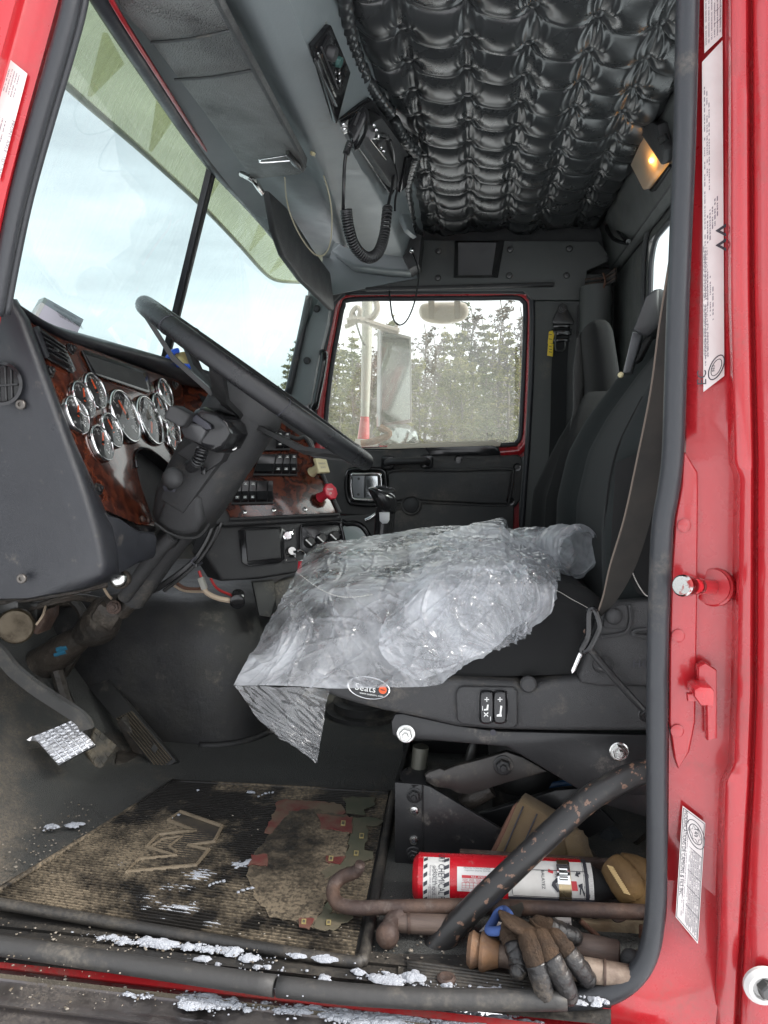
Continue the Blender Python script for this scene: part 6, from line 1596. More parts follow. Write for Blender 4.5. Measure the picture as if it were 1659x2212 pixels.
def build_driver_seat():
    root = thing('driver_seat_unit', V((.05, 1.3, FLOOR)), 'black fabric air suspension driver seat half covered by clear plastic', 'seat')
    ffar = lambda z: interp(((-.30, .185), (-.22, .168), (-.155, .160), (-.087, .161), (.0, .180), (.068, .216), (.15, .276), (.22, .338), (.30, .372), (.40, .38)), z)
    fnear = lambda z: interp(((-.30, .20), (-.21, .187), (-.10, .184), (.018, .204), (.085, .236), (.17, .275), (.26, .335), (.40, .36)), z)
    zs = list(np.linspace(-.27, .30, 30))
    MB().loft(build_backrest('backrest', root, 1.30, .262, ffar, fnear, zs, .10, None, None, ((-.3, 1), (.1, 1), (.22, .86), (.30, .66)))).build('backrest', 'fabric2', root, ang=60)
    # stitched seams of the near bolster
    sm = cr([P(1390, 857, 1.09), P(1341, 954, 1.088), P(1320, 1031, 1.085), P(1309, 1117, 1.085), P(1310, 1180, 1.085), P(1316, 1215, 1.085)], 6)
    MB().tube([p + V((-.0015, -.001, 0)) for p in sm], .0016, 6).build('bolster_seam', 'fabric', root)
    # cushion: broad loft along X
    def sec(x, top, bot, yc, hw, crown, drop):
        o = []
        prof = [(-1.0, bot), (-1.03, bot + .03), (-1.02, lerp(bot, top, .55)), (-.985, top - .022), (-.93, top - .006), (-.85, top + .002), (-.6, top - .004), (0, top - .012), (.6, top - .004), (.85, top + .002), (.95, top - .008), (1.0, top - .03), (1.02, lerp(bot, top, .5)), (1.0, bot)]
        for s_, z in prof: o.append(V((x, yc + s_ * hw, z)))
        return o
    secs = []
    for x, top, bot, hw in ((-.300, -.300, -.32, .21), (-.292, -.275, -.325, .235), (-.27, -.252, -.33, .25), (-.20, -.226, -.33, .253), (-.08, -.208, -.322, .254), (.05, -.192, -.315, .256), (.12, -.186, -.31, .256), (.165, -.196, -.308, .255), (.20, -.225, -.31, .25), (.215, -.26, -.31, .24)):
        secs.append(sec(x, top, bot, 1.30, hw, 0, 0))
    cu = MB().loft(secs).build('cushion', 'fabric', root, ang=70)
    cu2 = cu
    # piping seam with white stitches along the near top edge
    sp = cr([P(640, 1235, 1.12), P(700, 1277, 1.055), P(760, 1290, 1.04), P(860, 1272, 1.035), P(960, 1255, 1.035), P(1060, 1250, 1.035), P(1180, 1268, 1.035), P(1240, 1297, 1.035), P(1286, 1322, 1.04)], 14)
    st = MB()
    for i in range(0, len(sp) - 1):
        if 34 < i < 88: continue
        a, b = sp[i], sp[i + 1]; d = (b - a)
        nsub = max(1, int(d.length / .0058))
        for k in range(nsub):
            p = lerp(a, b, k / nsub); e = lerp(a, b, (k + .62) / nsub); st.tube([p, e], .00042, 4)
    stuff(st.build('stitching', 'stitch', root))
    st = MB(); sp = cr([P(1358, 1202, 1.03), P(1366, 1235, 1.03), P(1378, 1262, 1.03), P(1392, 1283, 1.03), P(1400, 1288, 1.03)], 8)
    for i in range(0, len(sp) - 1):
        st.tube([sp[i], lerp(sp[i], sp[i + 1], .65)], .0008, 4)
    stuff(st.build('stitching', 'stitch', root))
    # near rear bolster block of the backrest that comes down beside the cushion
    MB().loft([[P(x, y, Y) for x, y in [(1330, 1000), (1420, 960), (1440, 1260), (1400, 1292), (1376, 1280), (1350, 1230), (1318, 1200)]] for Y in (1.035, 1.12)]).build('side_bolster', 'fabric', root, ang=30)
    # base trim
    Y = 1.028
    b = lambda x, y, k=0.0: P(x, y, Y - k)
    out = [(694, 1479), (720, 1474), (800, 1470), (993, 1467), (1060, 1471), (1110, 1474), (1122, 1478), (1130, 1488), (1142, 1491), (1154, 1487), (1163, 1477), (1200, 1470), (1245, 1464), (1330, 1470), (1420, 1480), (1440, 1590), (1401, 1581), (1200, 1581), (1075, 1578), (987, 1571), (900, 1551), (830, 1537), (771, 1522), (726, 1508), (703, 1498)]
    MB().prism([b(x, y) for x, y in out], V((0, .46, 0)), .012, 4).build('base_trim', 'plasticm', root)
    MB().lathe([(.0115, 0), (.0115, .006), (.009, .009), (0, .0095)], b(1141, 1476, -.004), (0, -1, 0), 22).build('cap', 'plasticm', root)
    sp_ = MB().prism([b(x, y, .0005) for x, y in [(990, 1484), (1000, 1480), (1108, 1482), (1117, 1490), (1119, 1560), (1110, 1571), (1060, 1570), (998, 1562), (987, 1552), (985, 1496)]], V((0, -.006, 0)), .003, 3).build('switch_panel', 'plastic', root)
    for (x0, x1), ic in (((1038, 1065), 0), ((1067, 1093), 1)):
        o = [(x0 + 6, 1492), (x1 - 6, 1492), (x1, 1500), (x1, 1550), (x1 - 6, 1559), (x0 + 6, 1559), (x0, 1550), (x0, 1500)]
        rk = MB().prism(rounded([b(x, y, .0065) for x, y in o], 3), V((0, -.007, 0)), .003, 3).build('rocker', 'gloss', sp_)
        MB().tube(rounded([b(x, y, .0068) for x, y in offs(o, 2)], 3), .0013, 6, closed=True).build('rocker_rim', 'gloss', sp_)
        xm = (x0 + x1) / 2; k = .0142
        def bar(x, y, w_, h):
            return [b(x - w_, y - h, k), b(x + w_, y - h, k), b(x + w_, y + h, k), b(x - w_, y + h, k)]
        ms = MB(); ms.add(bar(xm, 1511, 5, 1), [(0, 1, 2, 3)]); ms.add(bar(xm, 1511, 1, 5), [(0, 1, 2, 3)])
        if ic: ms.add([b(xm + 1, 1524, k), b(xm + 5, 1525, k), b(xm + 3, 1541, k), b(xm + 4, 1548, k), b(xm - 7, 1548, k), b(xm - 7, 1544, k), b(xm - 1, 1542, k)], [(0, 1, 2, 3, 4, 5, 6)])
        else:
            ms.add([b(xm + 1, 1522, k), b(xm + 4, 1522, k), b(xm + 3, 1534, k), b(xm - 6, 1535, k), b(xm - 6, 1532, k), b(xm - 1, 1531, k)], [(0, 1, 2, 3, 4, 5)])
            ms.add([b(xm - 6, 1538, k), b(xm + 3, 1546, k), b(xm + 3, 1549, k), b(xm - 6, 1541, k)], [(0, 1, 2, 3)]); ms.add([b(xm + 3, 1538, k), b(xm - 6, 1546, k), b(xm - 6, 1549, k), b(xm + 3, 1541, k)], [(0, 1, 2, 3)])
            ms.add(bar(xm - 9, 1530, .6, 5), [(0, 1, 2, 3)]); ms.add(bar(xm + 8, 1552, .6, 4), [(0, 1, 2, 3)])
        ms.build('symbol', 'white', rk, smooth=False)
    # maker's badge
    c = b(797, 1485, .0005); rt = (b(840, 1492) - b(760, 1479)).normalized(); up = V((0, -1, 0)).cross(rt) * -1
    up = V((0, 0, 1)); up = (up - rt * up.dot(rt)).normalized()
    ov = [c + rt * math.cos(a) * .030 + up * math.sin(a) * .0158 for a in np.linspace(0, 2 * math.pi, 41)[:-1]]
    bd = MB().prism(ov, V((0, -.0025, 0)), .001).build('badge', 'gloss', root)
    MB().tube([p + V((0, -.0026, 0)) for p in ov], .0011, 6, closed=True).build('badge_rim', 'chrome', bd)
    o_ = c + V((0, -.0034, 0))
    text('Seats', o_ - rt * .020 - up * .005, rt, up, .0145, 'white', bd)
    text('www.seatsinc.com', o_ - rt * .012 - up * .0098, rt, up, .0045, 'white', bd)
    MB().lathe([(.0058, 0), (.0058, .0006), (0, .0006)], o_ + rt * .0205 + up * .001, (0, -1, 0), 20).build('badge_dot', 'orange', bd)
    MB().tube([o_ + rt * .0235 + up * .001 + V((0, -.0008, 0)), o_ + rt * .0175 + up * .001 + V((0, -.0008, 0))], .0006, 4).build('badge_arrow', 'ink', bd)
    # recliner cover
    hc = [(1250, 1462), (1290, 1352), (1302, 1318), (1322, 1305), (1410, 1296), (1440, 1296), (1440, 1484), (1300, 1485), (1256, 1477)]
    MB().prism([P(x, y, 1.022) for x, y in hc], V((0, .03, 0)), .006, 3).build('recliner_cover', 'plasticm', root)
    MB().prism(rounded([P(x, y, 1.022) for x, y in [(1302, 1350), (1308, 1318), (1324, 1309), (1352, 1306), (1356, 1340), (1346, 1354), (1320, 1356)]], 3), V((0, -.006, 0)), .003).build('cap_boss', 'plasticm', root)
    MB().sphere(P(1326, 1331, 1.012), .0115, 18, 10, (1, .7, 1)).build('ball_cap', 'plasticm', root)
    MB().tube([P(1360, 1306, 1.02), P(1362, 1345, 1.02), P(1348, 1368, 1.02), P(1300, 1376, 1.02)], .003, 6, 5).build('rib', 'plasticm', root)
    MB().tube(rounded([P(x, y, 1.02) for x, y in [(1374, 1362), (1440, 1360), (1440, 1374), (1376, 1374)]], 3), .003, 6, closed=True).build('rib', 'plasticm', root)
    ov = [P(1302 + 23 * math.cos(a), 1436 + 18 * math.sin(a), 1.0195) for a in np.linspace(0, 2 * math.pi, 33)[:-1]]
    MB().tube(ov, .0009, 5, closed=True).build('emblem_ring', 'plastic', root)
    text('S', P(1291, 1446, 1.020), (1, 0, 0), (0, 0, 1), .020, 'metalgrey', root)
    text('HG', P(1366, 1442, 1.020), (1, 0, 0), (0, 0, 1), .016, 'ink', root)
    # tether rod across the cover
    MB().tube([P(1268, 1395, 1.008), P(1330, 1468, 1.006), P(1400, 1545, 1.006)], .0045, 8).build('tether_rod', 'metalblk', root)
    bolt(P(1396, 1543, 1.006), (0, -1, 0), .008, 'metalblk', root)
    # upper suspension plate
    Yp = 1.035; p_ = lambda x, y, k=0.0: P(x, y, Yp - k)
    out = [(853, 1543), (870, 1542), (987, 1568), (1075, 1580), (1401, 1588), (1440, 1590), (1440, 1720), (1266, 1716), (1180, 1664), (1096, 1614), (1000, 1606), (858, 1594), (847, 1588), (845, 1560)]
    MB().prism([p_(x, y) for x, y in out], V((0, .012, 0)), .003).build('suspension_plate', 'metalblk', root)
    MB().prism([p_(x, y, -.005) for x, y in [(1094, 1612), (1440, 1600), (1440, 1780), (1310, 1740)]], V((0, .01, 0)), .002).build('gusset', 'metalblk', root)
    bolt(p_(877, 1585, .001), (0, -1, .05), .0098, 'steel', root); bolt(p_(1337, 1623, .001), (0, -1, .05), .0098, 'steel', root)
    MB().lathe([(.0045, 0), (.0045, .0008), (0, .0008)], p_(1065, 1582, .0005), (0, -1, 0), 14).build('hole', 'ink', root)
    # scissor arm and other linkage
    arm = [(917, 1676), (926, 1668), (950, 1660), (960, 1664), (985, 1654), (1040, 1640), (1094, 1624), (1130, 1636), (1186, 1668), (1090, 1694), (1016, 1718), (990, 1716), (970, 1706), (940, 1702), (920, 1690)]
    MB().prism([P(x, y, 1.075) for x, y in arm], V((0, .012, 0)), .004).build('scissor_arm', material('worn_steel_arm', (.045, .042, .040), .38, .5, rvar=.12, dust=(DUST, .2, 20)), root)
    bolt(P(1087, 1653, 1.074), (0, -1, 0), .011, 'metalblk', root)
    MB().tube([P(909, 1612, 1.12), P(902, 1690, 1.12)], .0125, 16).build('damper', material('olive_grey_tube', (.075, .075, .062), .4, .3), root)
    MB().lathe([(.024, 0), (.024, .012), (.014, .014), (.0, .014)], P(898, 1690, 1.10), (0, -.2, 1), 18).build('damper_foot', 'metalblk', root)
    # air spring
    c = P(1128, 1690, 1.24); c.z = -.56
    MB().lathe([(.05, -.06), (.05, .0), (.056, .005), (.062, .02), (.062, .04), (.055, .052), (.058, .055), (.060, .08), (.055, .095)], c, (0, 0, 1), 30).build('air_spring', 'rubber', root)
    MB().lathe([(.0575, .0505), (.0578, .0545)], c, (0, 0, 1), 30, cap=False).build('spring_clamp', 'steel', root)
    text('SEAT', c + V((.022, -.0625, .085)), (-1, -.05, 0), (0, .1, -1), .014, 'cream', root)
    # pedestal
    Yb = 1.075; e = lambda x, y, k=0.0: P(x, y, Yb - k)
    MB().prism([e(x, y) for x, y in [(853, 1690), (913, 1695), (930, 1700), (1085, 1793), (1090, 1900), (853, 1892)]], V((0, .008, 0)), .002).build('pedestal_plate', 'metalblk', root)
    MB().prism([e(853, 1690, -.001), e(853, 1892, -.001), P(868, 1830, 1.5), P(880, 1598, 1.5)], V((.006, 0, 0))).build('pedestal_side', 'metalblk', root, smooth=False)
    MB().tube([e(913, 1694, .001), e(913, 1892, .001)], .0015, 6).build('pedestal_fold', 'metalblk', root)
    MB().prism([P(x, y, 1.5) for x, y in [(870, 1600), (1440, 1600), (1440, 1900), (870, 1860)]], V((0, .01, 0))).build('pedestal_back', 'metalblk', root, smooth=False)
    for x, y, m in ((895, 1718, 'metalblk'), (893, 1844, 'metalblk')): bolt(e(x, y, .0005), (0, -1, 0), .0088, m, root)
    for x, y in ((895, 1750), (894, 1815)): screw(e(x, y, .0005), (0, -1, 0), .0075, 'steel', root)
    MB().prism([P(x, y, 1.13) for x, y in [(1034, 1760), (1200, 1708), (1254, 1703), (1330, 1780), (1200, 1850), (1070, 1790)]], V((0, .012, 0)), .002).build('lower_arm', 'metalblk', root)
    MB().tube([P(1000, 1735, 1.12), P(1030, 1716, 1.12), P(1060, 1700, 1.12)], [.014, .017, .016], 10).build('pivot', 'grease', root)
    MB().lathe([(.010, 0), (.010, .03), (.006, .05), (.004, .052)], P(1012, 1660, 1.25), (.2, 0, 1), 12).build('valve_stem', 'metalgrey', root)
    MB().tube([P(1165, 1704, 1.2), P(1200, 1694, 1.2), P(1260, 1688, 1.2)], .005, 8, 4).build('air_hose', 'hose', root)
build_driver_seat()

def build_passenger_seat():
    root = thing('passenger_seat_unit', V((.2, 2.1, FLOOR)), 'black high backed passenger seat against the far side of the back wall', 'seat')
    # profile per height: front x for far edge, near edge; high narrow head part
    Y0, Y1 = 1.86, 2.28
    rows = ((-.26, 1144, 1178, 1143), (-.16, 1146, 1174, 1146))
    secs = []
    pl = [(1185, 1143, 1173, 1440), (1135, 1144, 1175, 1440), (1065, 1151, 1179, 1440), (982, 1189, 1205, 1440), (944, 1208, 1223, 1440), (892, 1236, 1248, 1400), (868, 1250, 1262, 1380), (858, 1268, 1276, 1360)]
    for y, xf, xn, xb in pl:
        z = P(xn, y, 2.05).z
        f_ = PZ(xf, y, z) if abs(z) > .02 else P(xf, y, 2.2)
        xfar = P(xf, y, Y1 - .02).x; xnear = P(xn, y, Y0 + .06).x
        hw = (Y1 - Y0) / 2 * (1 if y > 930 else interp(((850, .5), (930, 1)), y)); yc = (Y0 + Y1) / 2
        z = (980 - y) / FPX * 2.08
        row = []
        for k in range(25):
            s_ = -1 + 2 * k / 24; a = abs(s_)
            x = lerp(xnear, xfar, (s_ + 1) / 2) + .03 * (1 - math.exp(-((a - .82) / .2) ** 2)) + (.06 if y > 900 else .022) * max(0, (a - .85) / .15) ** 2.2
            row.append(V((x, yc + s_ * hw, z)))
        xb_ = min(.435, row[12].x + .13) if y > 900 else max(row[12].x + .03, P(xb, y, yc).x)
        secs.append(row + [V((xb_, yc + (1 - 2 * k / 8) * hw, z)) for k in range(9)])
    MB().loft(secs).build('backrest', 'fabric', root, ang=60)
    sd = material('grey_leatherette', (.055, .055, .052), .55, bump=('noise', 60, .002))
    hs_ = []
    for x, y, rx, ry in ((1318, 930, .050, .115), (1304, 880, .046, .115), (1300, 830, .041, .112), (1293, 770, .038, .110), (1288, 725, .036, .106), (1286, 710, .031, .096), (1286, 702, .022, .080), (1286, 698, .009, .05)):
        c = P(x, y, 2.09); hs_.append([c + V((rx * abs(math.cos(a)) ** .7 * (1 if math.cos(a) > 0 else -1), ry * abs(math.sin(a)) ** .7 * (1 if math.sin(a) > 0 else -1), 0)) for a in np.linspace(0, 2 * math.pi, 33)[:-1]])
    MB().loft(hs_).build('headrest', 'fabric', root, ang=70)
    MB().box((.12, 2.08, -.30), (.48, .46, .14), bev=.05, seg=4).build('cushion', 'fabric', root)
    MB().box((.15, 2.08, -.5), (.40, .40, .26), bev=.02).build('base', 'plasticm', root)
    # lighter side of the head part
    pts = [(1244, 730), (1254, 716), (1260, 760), (1262, 830), (1252, 890), (1228, 935), (1236, 880), (1236, 800)]
    MB().prism([P(x, y, 2.14) for x, y in pts], V((.02, .05, 0)), .008, 3).build('head_side', sd, root)
build_passenger_seat()

# ------------------------------------------------------------------ belts
def strap(name, parent, pts, w_, m, th=.0016, wd=None, k=8):
    """flat webbing along pts; wd: width direction (one, or one per point)"""
    pts = [V(p) for p in pts]; n = len(pts)
    ws = [w_] * n if not hasattr(w_, '__len__') else list(w_)
    wds = wd if isinstance(wd, list) else [wd] * n
    C = curve(pts, ws, k); Wd = curve([V(q_) for q_ in wds], [0] * n, k)[0]
    secs = []
    for i, (p, ww) in enumerate(zip(*C)):
        t = (C[0][min(i + 1, len(C[0]) - 1)] - C[0][max(i - 1, 0)]).normalized(); u = Wd[i]; u = (u - t * u.dot(t)).normalized(); nn = t.cross(u)
        secs.append([p + u * ww / 2 + nn * th / 2, p - u * ww / 2 + nn * th / 2, p - u * ww / 2 - nn * th / 2, p + u * ww / 2 - nn * th / 2])
    return MB().loft(secs).build(name, m, parent, ang=30)
def build_belts():
    root = thing('driver_seat_belt', P(1370, 900, .98), 'worn brown grey seat belt running diagonally down beside the driver seat', 'seat belt')
    wd = lambda a: V((math.cos(a), -math.sin(a) * .3, 0))
    L = [((1446, 560), (1462, 560), .965), ((1424, 700), (1452, 700), .965), ((1404, 850), (1447, 850), .965), ((1374, 1000), (1433, 1000), .968), ((1348, 1120), (1406, 1120), .972), ((1318, 1220), (1374, 1220), .985), ((1302, 1290), (1336, 1290), 1.0), ((1288, 1330), (1300, 1330), 1.010)]
    secs = []
    A = cr([P(a[0], a[1], Y) for a, b, Y in L], 8); B = cr([P(b[0], b[1], Y + .010) for a, b, Y in L], 8)
    for a, b in zip(A, B):
        t = V((0, -.0016, 0)); secs.append([a + t, b + t, b, a])
    MB().loft(secs).build('webbing', 'belt', root, ang=30)
    MB().tube([p + V((0, -.0008, 0)) for p in A], .0013, 6).build('selvedge', material('belt_edge', (.13, .105, .085), .8), root)
    # shoulder guide: sleeve, bar
    s_ = MB().prism([P(x, y, 1.35) for x, y in [(1364, 712), (1368, 704), (1392, 640), (1412, 624), (1424, 622), (1424, 700), (1402, 724), (1394, 726), (1378, 720)]], V((.03, .05, 0)), .010, 3)
    s_.build('guide_sleeve', material('guide_plastic', (.045, .046, .048), .38, rvar=.08), root)
    MB().prism([P(x, y, 1.37) for x, y in [(1366, 716), (1388, 722), (1362, 806), (1345, 806)]], V((.01, .03, 0)), .003).build('guide_bar', material('grey_guide_bar', (.11, .115, .12), .35, .2), root)
    MB().sphere(P(1341, 810, 1.36), .0055, 10, 6).build('guide_end', 'cream', root)
    MB().prism([P(x, y, 1.36) for x, y in [(1396, 724), (1412, 716), (1380, 778), (1370, 784)]], V((.01, .02, 0)), .002).build('guide_strap', 'belt2', root)
    # tongue and hook at the low end
    MB().tube(rounded([P(x, y, 1.004) for x, y in [(1272, 1322), (1284, 1318), (1294, 1346), (1292, 1362), (1274, 1398), (1262, 1408), (1256, 1402), (1270, 1372)]], 4), .0042, 8, closed=True).build('hook_ring', 'gloss', root)
    MB().prism([P(x, y, 1.006) for x, y in [(1252, 1404), (1262, 1408), (1242, 1450), (1236, 1456), (1234, 1448)]], V((0, .003, 0)), .0008).build('tongue', 'chrome', root)
    MB().tube([P(1262, 1362, 1.01), P(1272, 1368, 1.006)], .003, 6).build('hook_pin', 'rust', root)
    # far belt
    r = thing('passenger_seat_belt', P(1210, 800, 2.4), 'black passenger seat belt with yellow tag hanging on the far pillar', 'seat belt')
    b = lambda x, y, k=0.0: P(x, y, 2.425 - k)
    MB().prism([b(x, y) for x, y in [(1208, 660), (1214, 654), (1221, 660), (1240, 696), (1238, 702), (1194, 700), (1192, 694)]], V((0, -.010, 0)), .003).build('anchor_plate', 'metalblk', r)
    bolt(b(1215, 666, .010), (0, -1, 0), .011, 'metalblk', r)
    MB().box(b(1213, 718, .008), (.062, .012, .020), bev=.003).build('loop_bar', 'gloss', r)
    MB().box(b(1213, 704, .008), (.054, .012, .012), bev=.003).build('loop_bar', 'gloss', r)
    MB().box(b(1211, 735, .009), (.056, .014, .012), bev=.003).build('tongue_body', 'gloss', r)
    MB().tube([b(1201, 716, .018), b(1200, 750, .018), b(1204, 757, .018), b(1216, 757, .018), b(1221, 750, .018), b(1221, 738, .018)], .003, 6, 4).build('tongue', 'metalgrey', r)
    strap('webbing', r, [b(1215, 698, .006), b(1208, 800, .006), b(1204, 950, .006), b(1190, 1150, .006)], .048, 'belt2', wd=V((1, 0, 0)))
    MB().prism([b(x, y, .02) for x, y in [(1186, 716), (1194, 714), (1197, 722), (1194, 742), (1183, 742)]], V((0, .003, 0)), .0006).build('tag', 'yellow', r)
    MB().prism([b(x, y, .021) for x, y in [(1184, 742), (1196, 743), (1194, 770), (1182, 768)]], V((0, .003, 0)), .0006).build('tag', 'yellow', r)
    for y in (722, 732, 748, 754, 760): MB().tube([b(1186, y, .0215), b(1192, y + 1, .0215)], .0008, 4).build('tag_print', 'ink', r)
build_belts()

# ------------------------------------------------------------------ crumpled clear plastic bag over the driver seat
def crumple(seed, K=30, fmin=60, fmax=520, amp=.010):
    rng = np.random.default_rng(seed)
    ang = rng.uniform(0, np.pi, K); fr = np.exp(rng.uniform(np.log(fmin), np.log(fmax), K)); ph = rng.uniform(0, 1, K)
    def f(u, v):
        """faceted relief in metres at (u, v) metres (arrays)"""
        uu = u + .005 * np.sin(29 * v + seed); vv = v + .005 * np.sin(31 * u + 1.7 * seed)
        h = np.zeros_like(u)
        for a, q_, p in zip(ang, fr, ph):
            t = (uu * np.cos(a) + vv * np.sin(a)) * q_ / 6.283 * 1.0 + p
            s_ = np.abs(np.mod(t, 1) - .5) * 2
            m = np.clip(.5 + 1.1 * np.sin(uu * 19 * np.cos(a * 7 + p) + vv * 17 * np.sin(a * 5) + p * 19), 0, 1)
            h += (s_ ** 1.15 - .45) / q_ * m
        return h * amp * 18
    return f
def creases(seed, n, amp, a0, a1, w_=.0030, lmin=.03, lmax=.16):
    rng = np.random.default_rng(seed)
    def f(u, v):
        h = np.zeros_like(u); U_, V_ = u.max(), v.max()
        for _ in range(n):
            cu, cv, a, l = rng.uniform(0, U_), rng.uniform(0, V_), rng.normal(a0, a1), rng.uniform(lmin, lmax)
            du, dv = u - cu, v - cv; s_ = du * math.cos(a) + dv * math.sin(a); d_ = dv * math.cos(a) - du * math.sin(a) + .9 * s_ * s_ * rng.normal(0, 1)
            k = rng.uniform(.4, 1.2)
            h += amp * k * np.clip(1 - np.abs(d_) / (w_ * (.6 + k)), 0, 1) * np.clip(1.6 - np.abs(s_) / l * 1.6, 0, 1) * rng.choice((1, 1, -.7))
        return h
    return f
def sheet_from(name, parent, secs_px, nu, nv, relief, seed, nrm=V((0, -1, .6)), kx=4, mt='film'):
    """sheet through rows of (x, y, Y) picture positions, crumpled along its normals"""
    rows = [cr([P(*p) for p in r], kx) for r in secs_px]
    n = min(len(r) for r in rows)
    def samp(r, t):
        k = t * (len(r) - 1); i = min(int(k), len(r) - 2); return lerp(r[i], r[i + 1], k - i)
    cols = [[samp(r, i / (nu - 1)) for r in rows] for i in range(nu)]
    G = [cr(c, 6) for c in cols]
    pts = [[samp(G[i], j / (nv - 1)) for i in range(nu)] for j in range(nv)]
    A = np.array([[p[:] for p in r] for r in pts])
    du = np.gradient(A, axis=1); dv = np.gradient(A, axis=0)
    N = np.cross(du, dv); N /= np.linalg.norm(N, axis=2, keepdims=True) + 1e-9
    sgn = np.sign((N * np.array(nrm[:])).sum(2, keepdims=True)); N = N * sgn
    su = np.concatenate([np.zeros((nv, 1)), np.cumsum(np.linalg.norm(np.diff(A, axis=1), axis=2), axis=1)], axis=1)
    sv = np.concatenate([np.zeros((1, nu)), np.cumsum(np.linalg.norm(np.diff(A, axis=0), axis=2), axis=0)], axis=0)
    h = relief(su, sv) * (.55 + .9 * np.linspace(0, 1, nv))[:, None]
    A = A + N * h[:, :, None]
    m = MB(); m.add(A.reshape(-1, 3).tolist(), [(j * nu + i, j * nu + i + 1, (j + 1) * nu + i + 1, (j + 1) * nu + i) for j in range(nv - 1) for i in range(nu - 1)])
    return m.build(name, mt, parent, ang=14, weld=False)
def build_bag():
    root = thing('plastic_bag', P(850, 1300, 1.2), 'crumpled clear plastic seat cover bag thrown over the driver seat', 'plastic bag')
    # main sheet: far edge on the cushion, over the near edge, down the near side
    rows = [
        [(664, 1192, 1.50), (700, 1172, 1.54), (760, 1166, 1.57), (850, 1150, 1.57), (960, 1136, 1.57), (1050, 1138, 1.57), (1130, 1146, 1.56), (1200, 1150, 1.54)],
        [(645, 1226, 1.38), (700, 1205, 1.38), (770, 1192, 1.38), (870, 1180, 1.38), (970, 1172, 1.38), (1060, 1174, 1.38), (1130, 1180, 1.38), (1210, 1190, 1.38)],
        [(628, 1258, 1.26), (690, 1246, 1.24), (770, 1234, 1.23), (870, 1222, 1.22), (970, 1212, 1.22), (1060, 1212, 1.22), (1130, 1218, 1.22), (1206, 1232, 1.22)],
        [(606, 1300, 1.15), (680, 1290, 1.09), (770, 1284, 1.06), (870, 1270, 1.05), (970, 1256, 1.05), (1060, 1252, 1.05), (1130, 1258, 1.06), (1195, 1275, 1.07)],
        [(575, 1355, 1.06), (660, 1345, 1.02), (770, 1340, 1.012), (870, 1335, 1.010), (970, 1325, 1.010), (1050, 1315, 1.012), (1110, 1308, 1.015), (1170, 1310, 1.02)],
        [(540, 1415, 1.01), (640, 1412, .99), (760, 1415, .995), (870, 1412, 1.0), (950, 1400, 1.0), (1010, 1385, 1.004), (1060, 1370, 1.01), (1110, 1360, 1.015)],
        [(506, 1481, .985), (610, 1481, .975), (720, 1487, .985), (820, 1485, .99), (930, 1482, .99), (965, 1466, .995), (1000, 1440, 1.0), (1050, 1410, 1.01)],
    ]
    sheet_from('main_sheet', root, rows, 380, 320, (lambda A_, B_, C_: lambda u, v: A_(u, v) + B_(u, v) + C_(u, v))(crumple(3, K=18, fmax=260, amp=.0070), creases(5, 260, .0026, 1.0, .55), creases(6, 120, .0022, 2.2, .9)), 1)
    # second layer thrown back over it
    rows = [
        [(880, 1180, 1.36), (960, 1150, 1.36), (1020, 1132, 1.37), (1085, 1121, 1.38), (1098, 1142, 1.38), (1130, 1160, 1.36), (1190, 1185, 1.32), (1210, 1215, 1.28)],
        [(885, 1225, 1.20), (950, 1205, 1.19), (1010, 1190, 1.18), (1070, 1180, 1.18), (1100, 1190, 1.18), (1140, 1200, 1.17), (1190, 1220, 1.16), (1208, 1248, 1.16)],
        [(860, 1300, 1.03), (920, 1262, 1.02), (990, 1240, 1.02), (1060, 1232, 1.015), (1100, 1236, 1.015), (1150, 1246, 1.02), (1186, 1266, 1.03), (1198, 1292, 1.04)],
        [(822, 1362, .985), (900, 1330, .98), (980, 1305, .98), (1050, 1295, .98), (1100, 1295, .985), (1140, 1300, .99), (1165, 1315, .995), (1180, 1330, 1.0)],
        [(830, 1420, .965), (900, 1400, .965), (960, 1385, .965), (1010, 1370, .97), (1060, 1358, .975), (1100, 1352, .98), (1125, 1352, .985), (1150, 1358, .99)],
        [(900, 1470, .962), (930, 1462, .962), (965, 1448, .962), (1000, 1430, .966), (1035, 1414, .97), (1070, 1402, .975), (1100, 1392, .98), (1122, 1384, .985)],
    ]
    sheet_from('folded_layer', root, rows, 330, 280, (lambda A_, B_: lambda u, v: A_(u, v) + B_(u, v))(crumple(8, K=18, fmax=260, amp=.0105), creases(9, 300, .0034, 1.1, .8)), 2)
    # rolled tail against the backrest
    ax = cr([P(1090, 1190, 1.40), P(1130, 1180, 1.37), P(1180, 1180, 1.34), P(1220, 1184, 1.30), P(1252, 1194, 1.26)], 10)
    rad = [.030, .036, .040, .046, .045]
    nA, nR = 150, 120; rel = crumple(12, amp=.012); verts = []
    X = lambda t: (lambda k: lerp(ax[min(int(k), len(ax) - 2)], ax[min(int(k), len(ax) - 2) + 1], k - min(int(k), len(ax) - 2)))(t * (len(ax) - 1))
    for j in range(nA):
        t = j / (nA - 1); c = X(t); d = (X(min(1, t + .02)) - X(max(0, t - .02))).normalized()
        u = V((0, 0, 1)); u = (u - d * u.dot(d)).normalized(); w_ = d.cross(u)
        r = interp(((0, .026), (.3, .034), (.5, .032), (.75, .043), (.92, .046), (1, .036)), t)
        th = np.linspace(0, 2 * np.pi, nR, endpoint=False)
        hh = rel(np.full_like(th, t * .28), np.abs(th - np.pi) * .045)
        for k in range(nR): verts.append(c + (u * math.cos(th[k]) * .98 + w_ * math.sin(th[k])) * (r + float(hh[k])))
    m = MB(); m.add(verts, [(j * nR + k, j * nR + (k + 1) % nR, (j + 1) * nR + (k + 1) % nR, (j + 1) * nR + k) for j in range(nA - 1) for k in range(nR)])
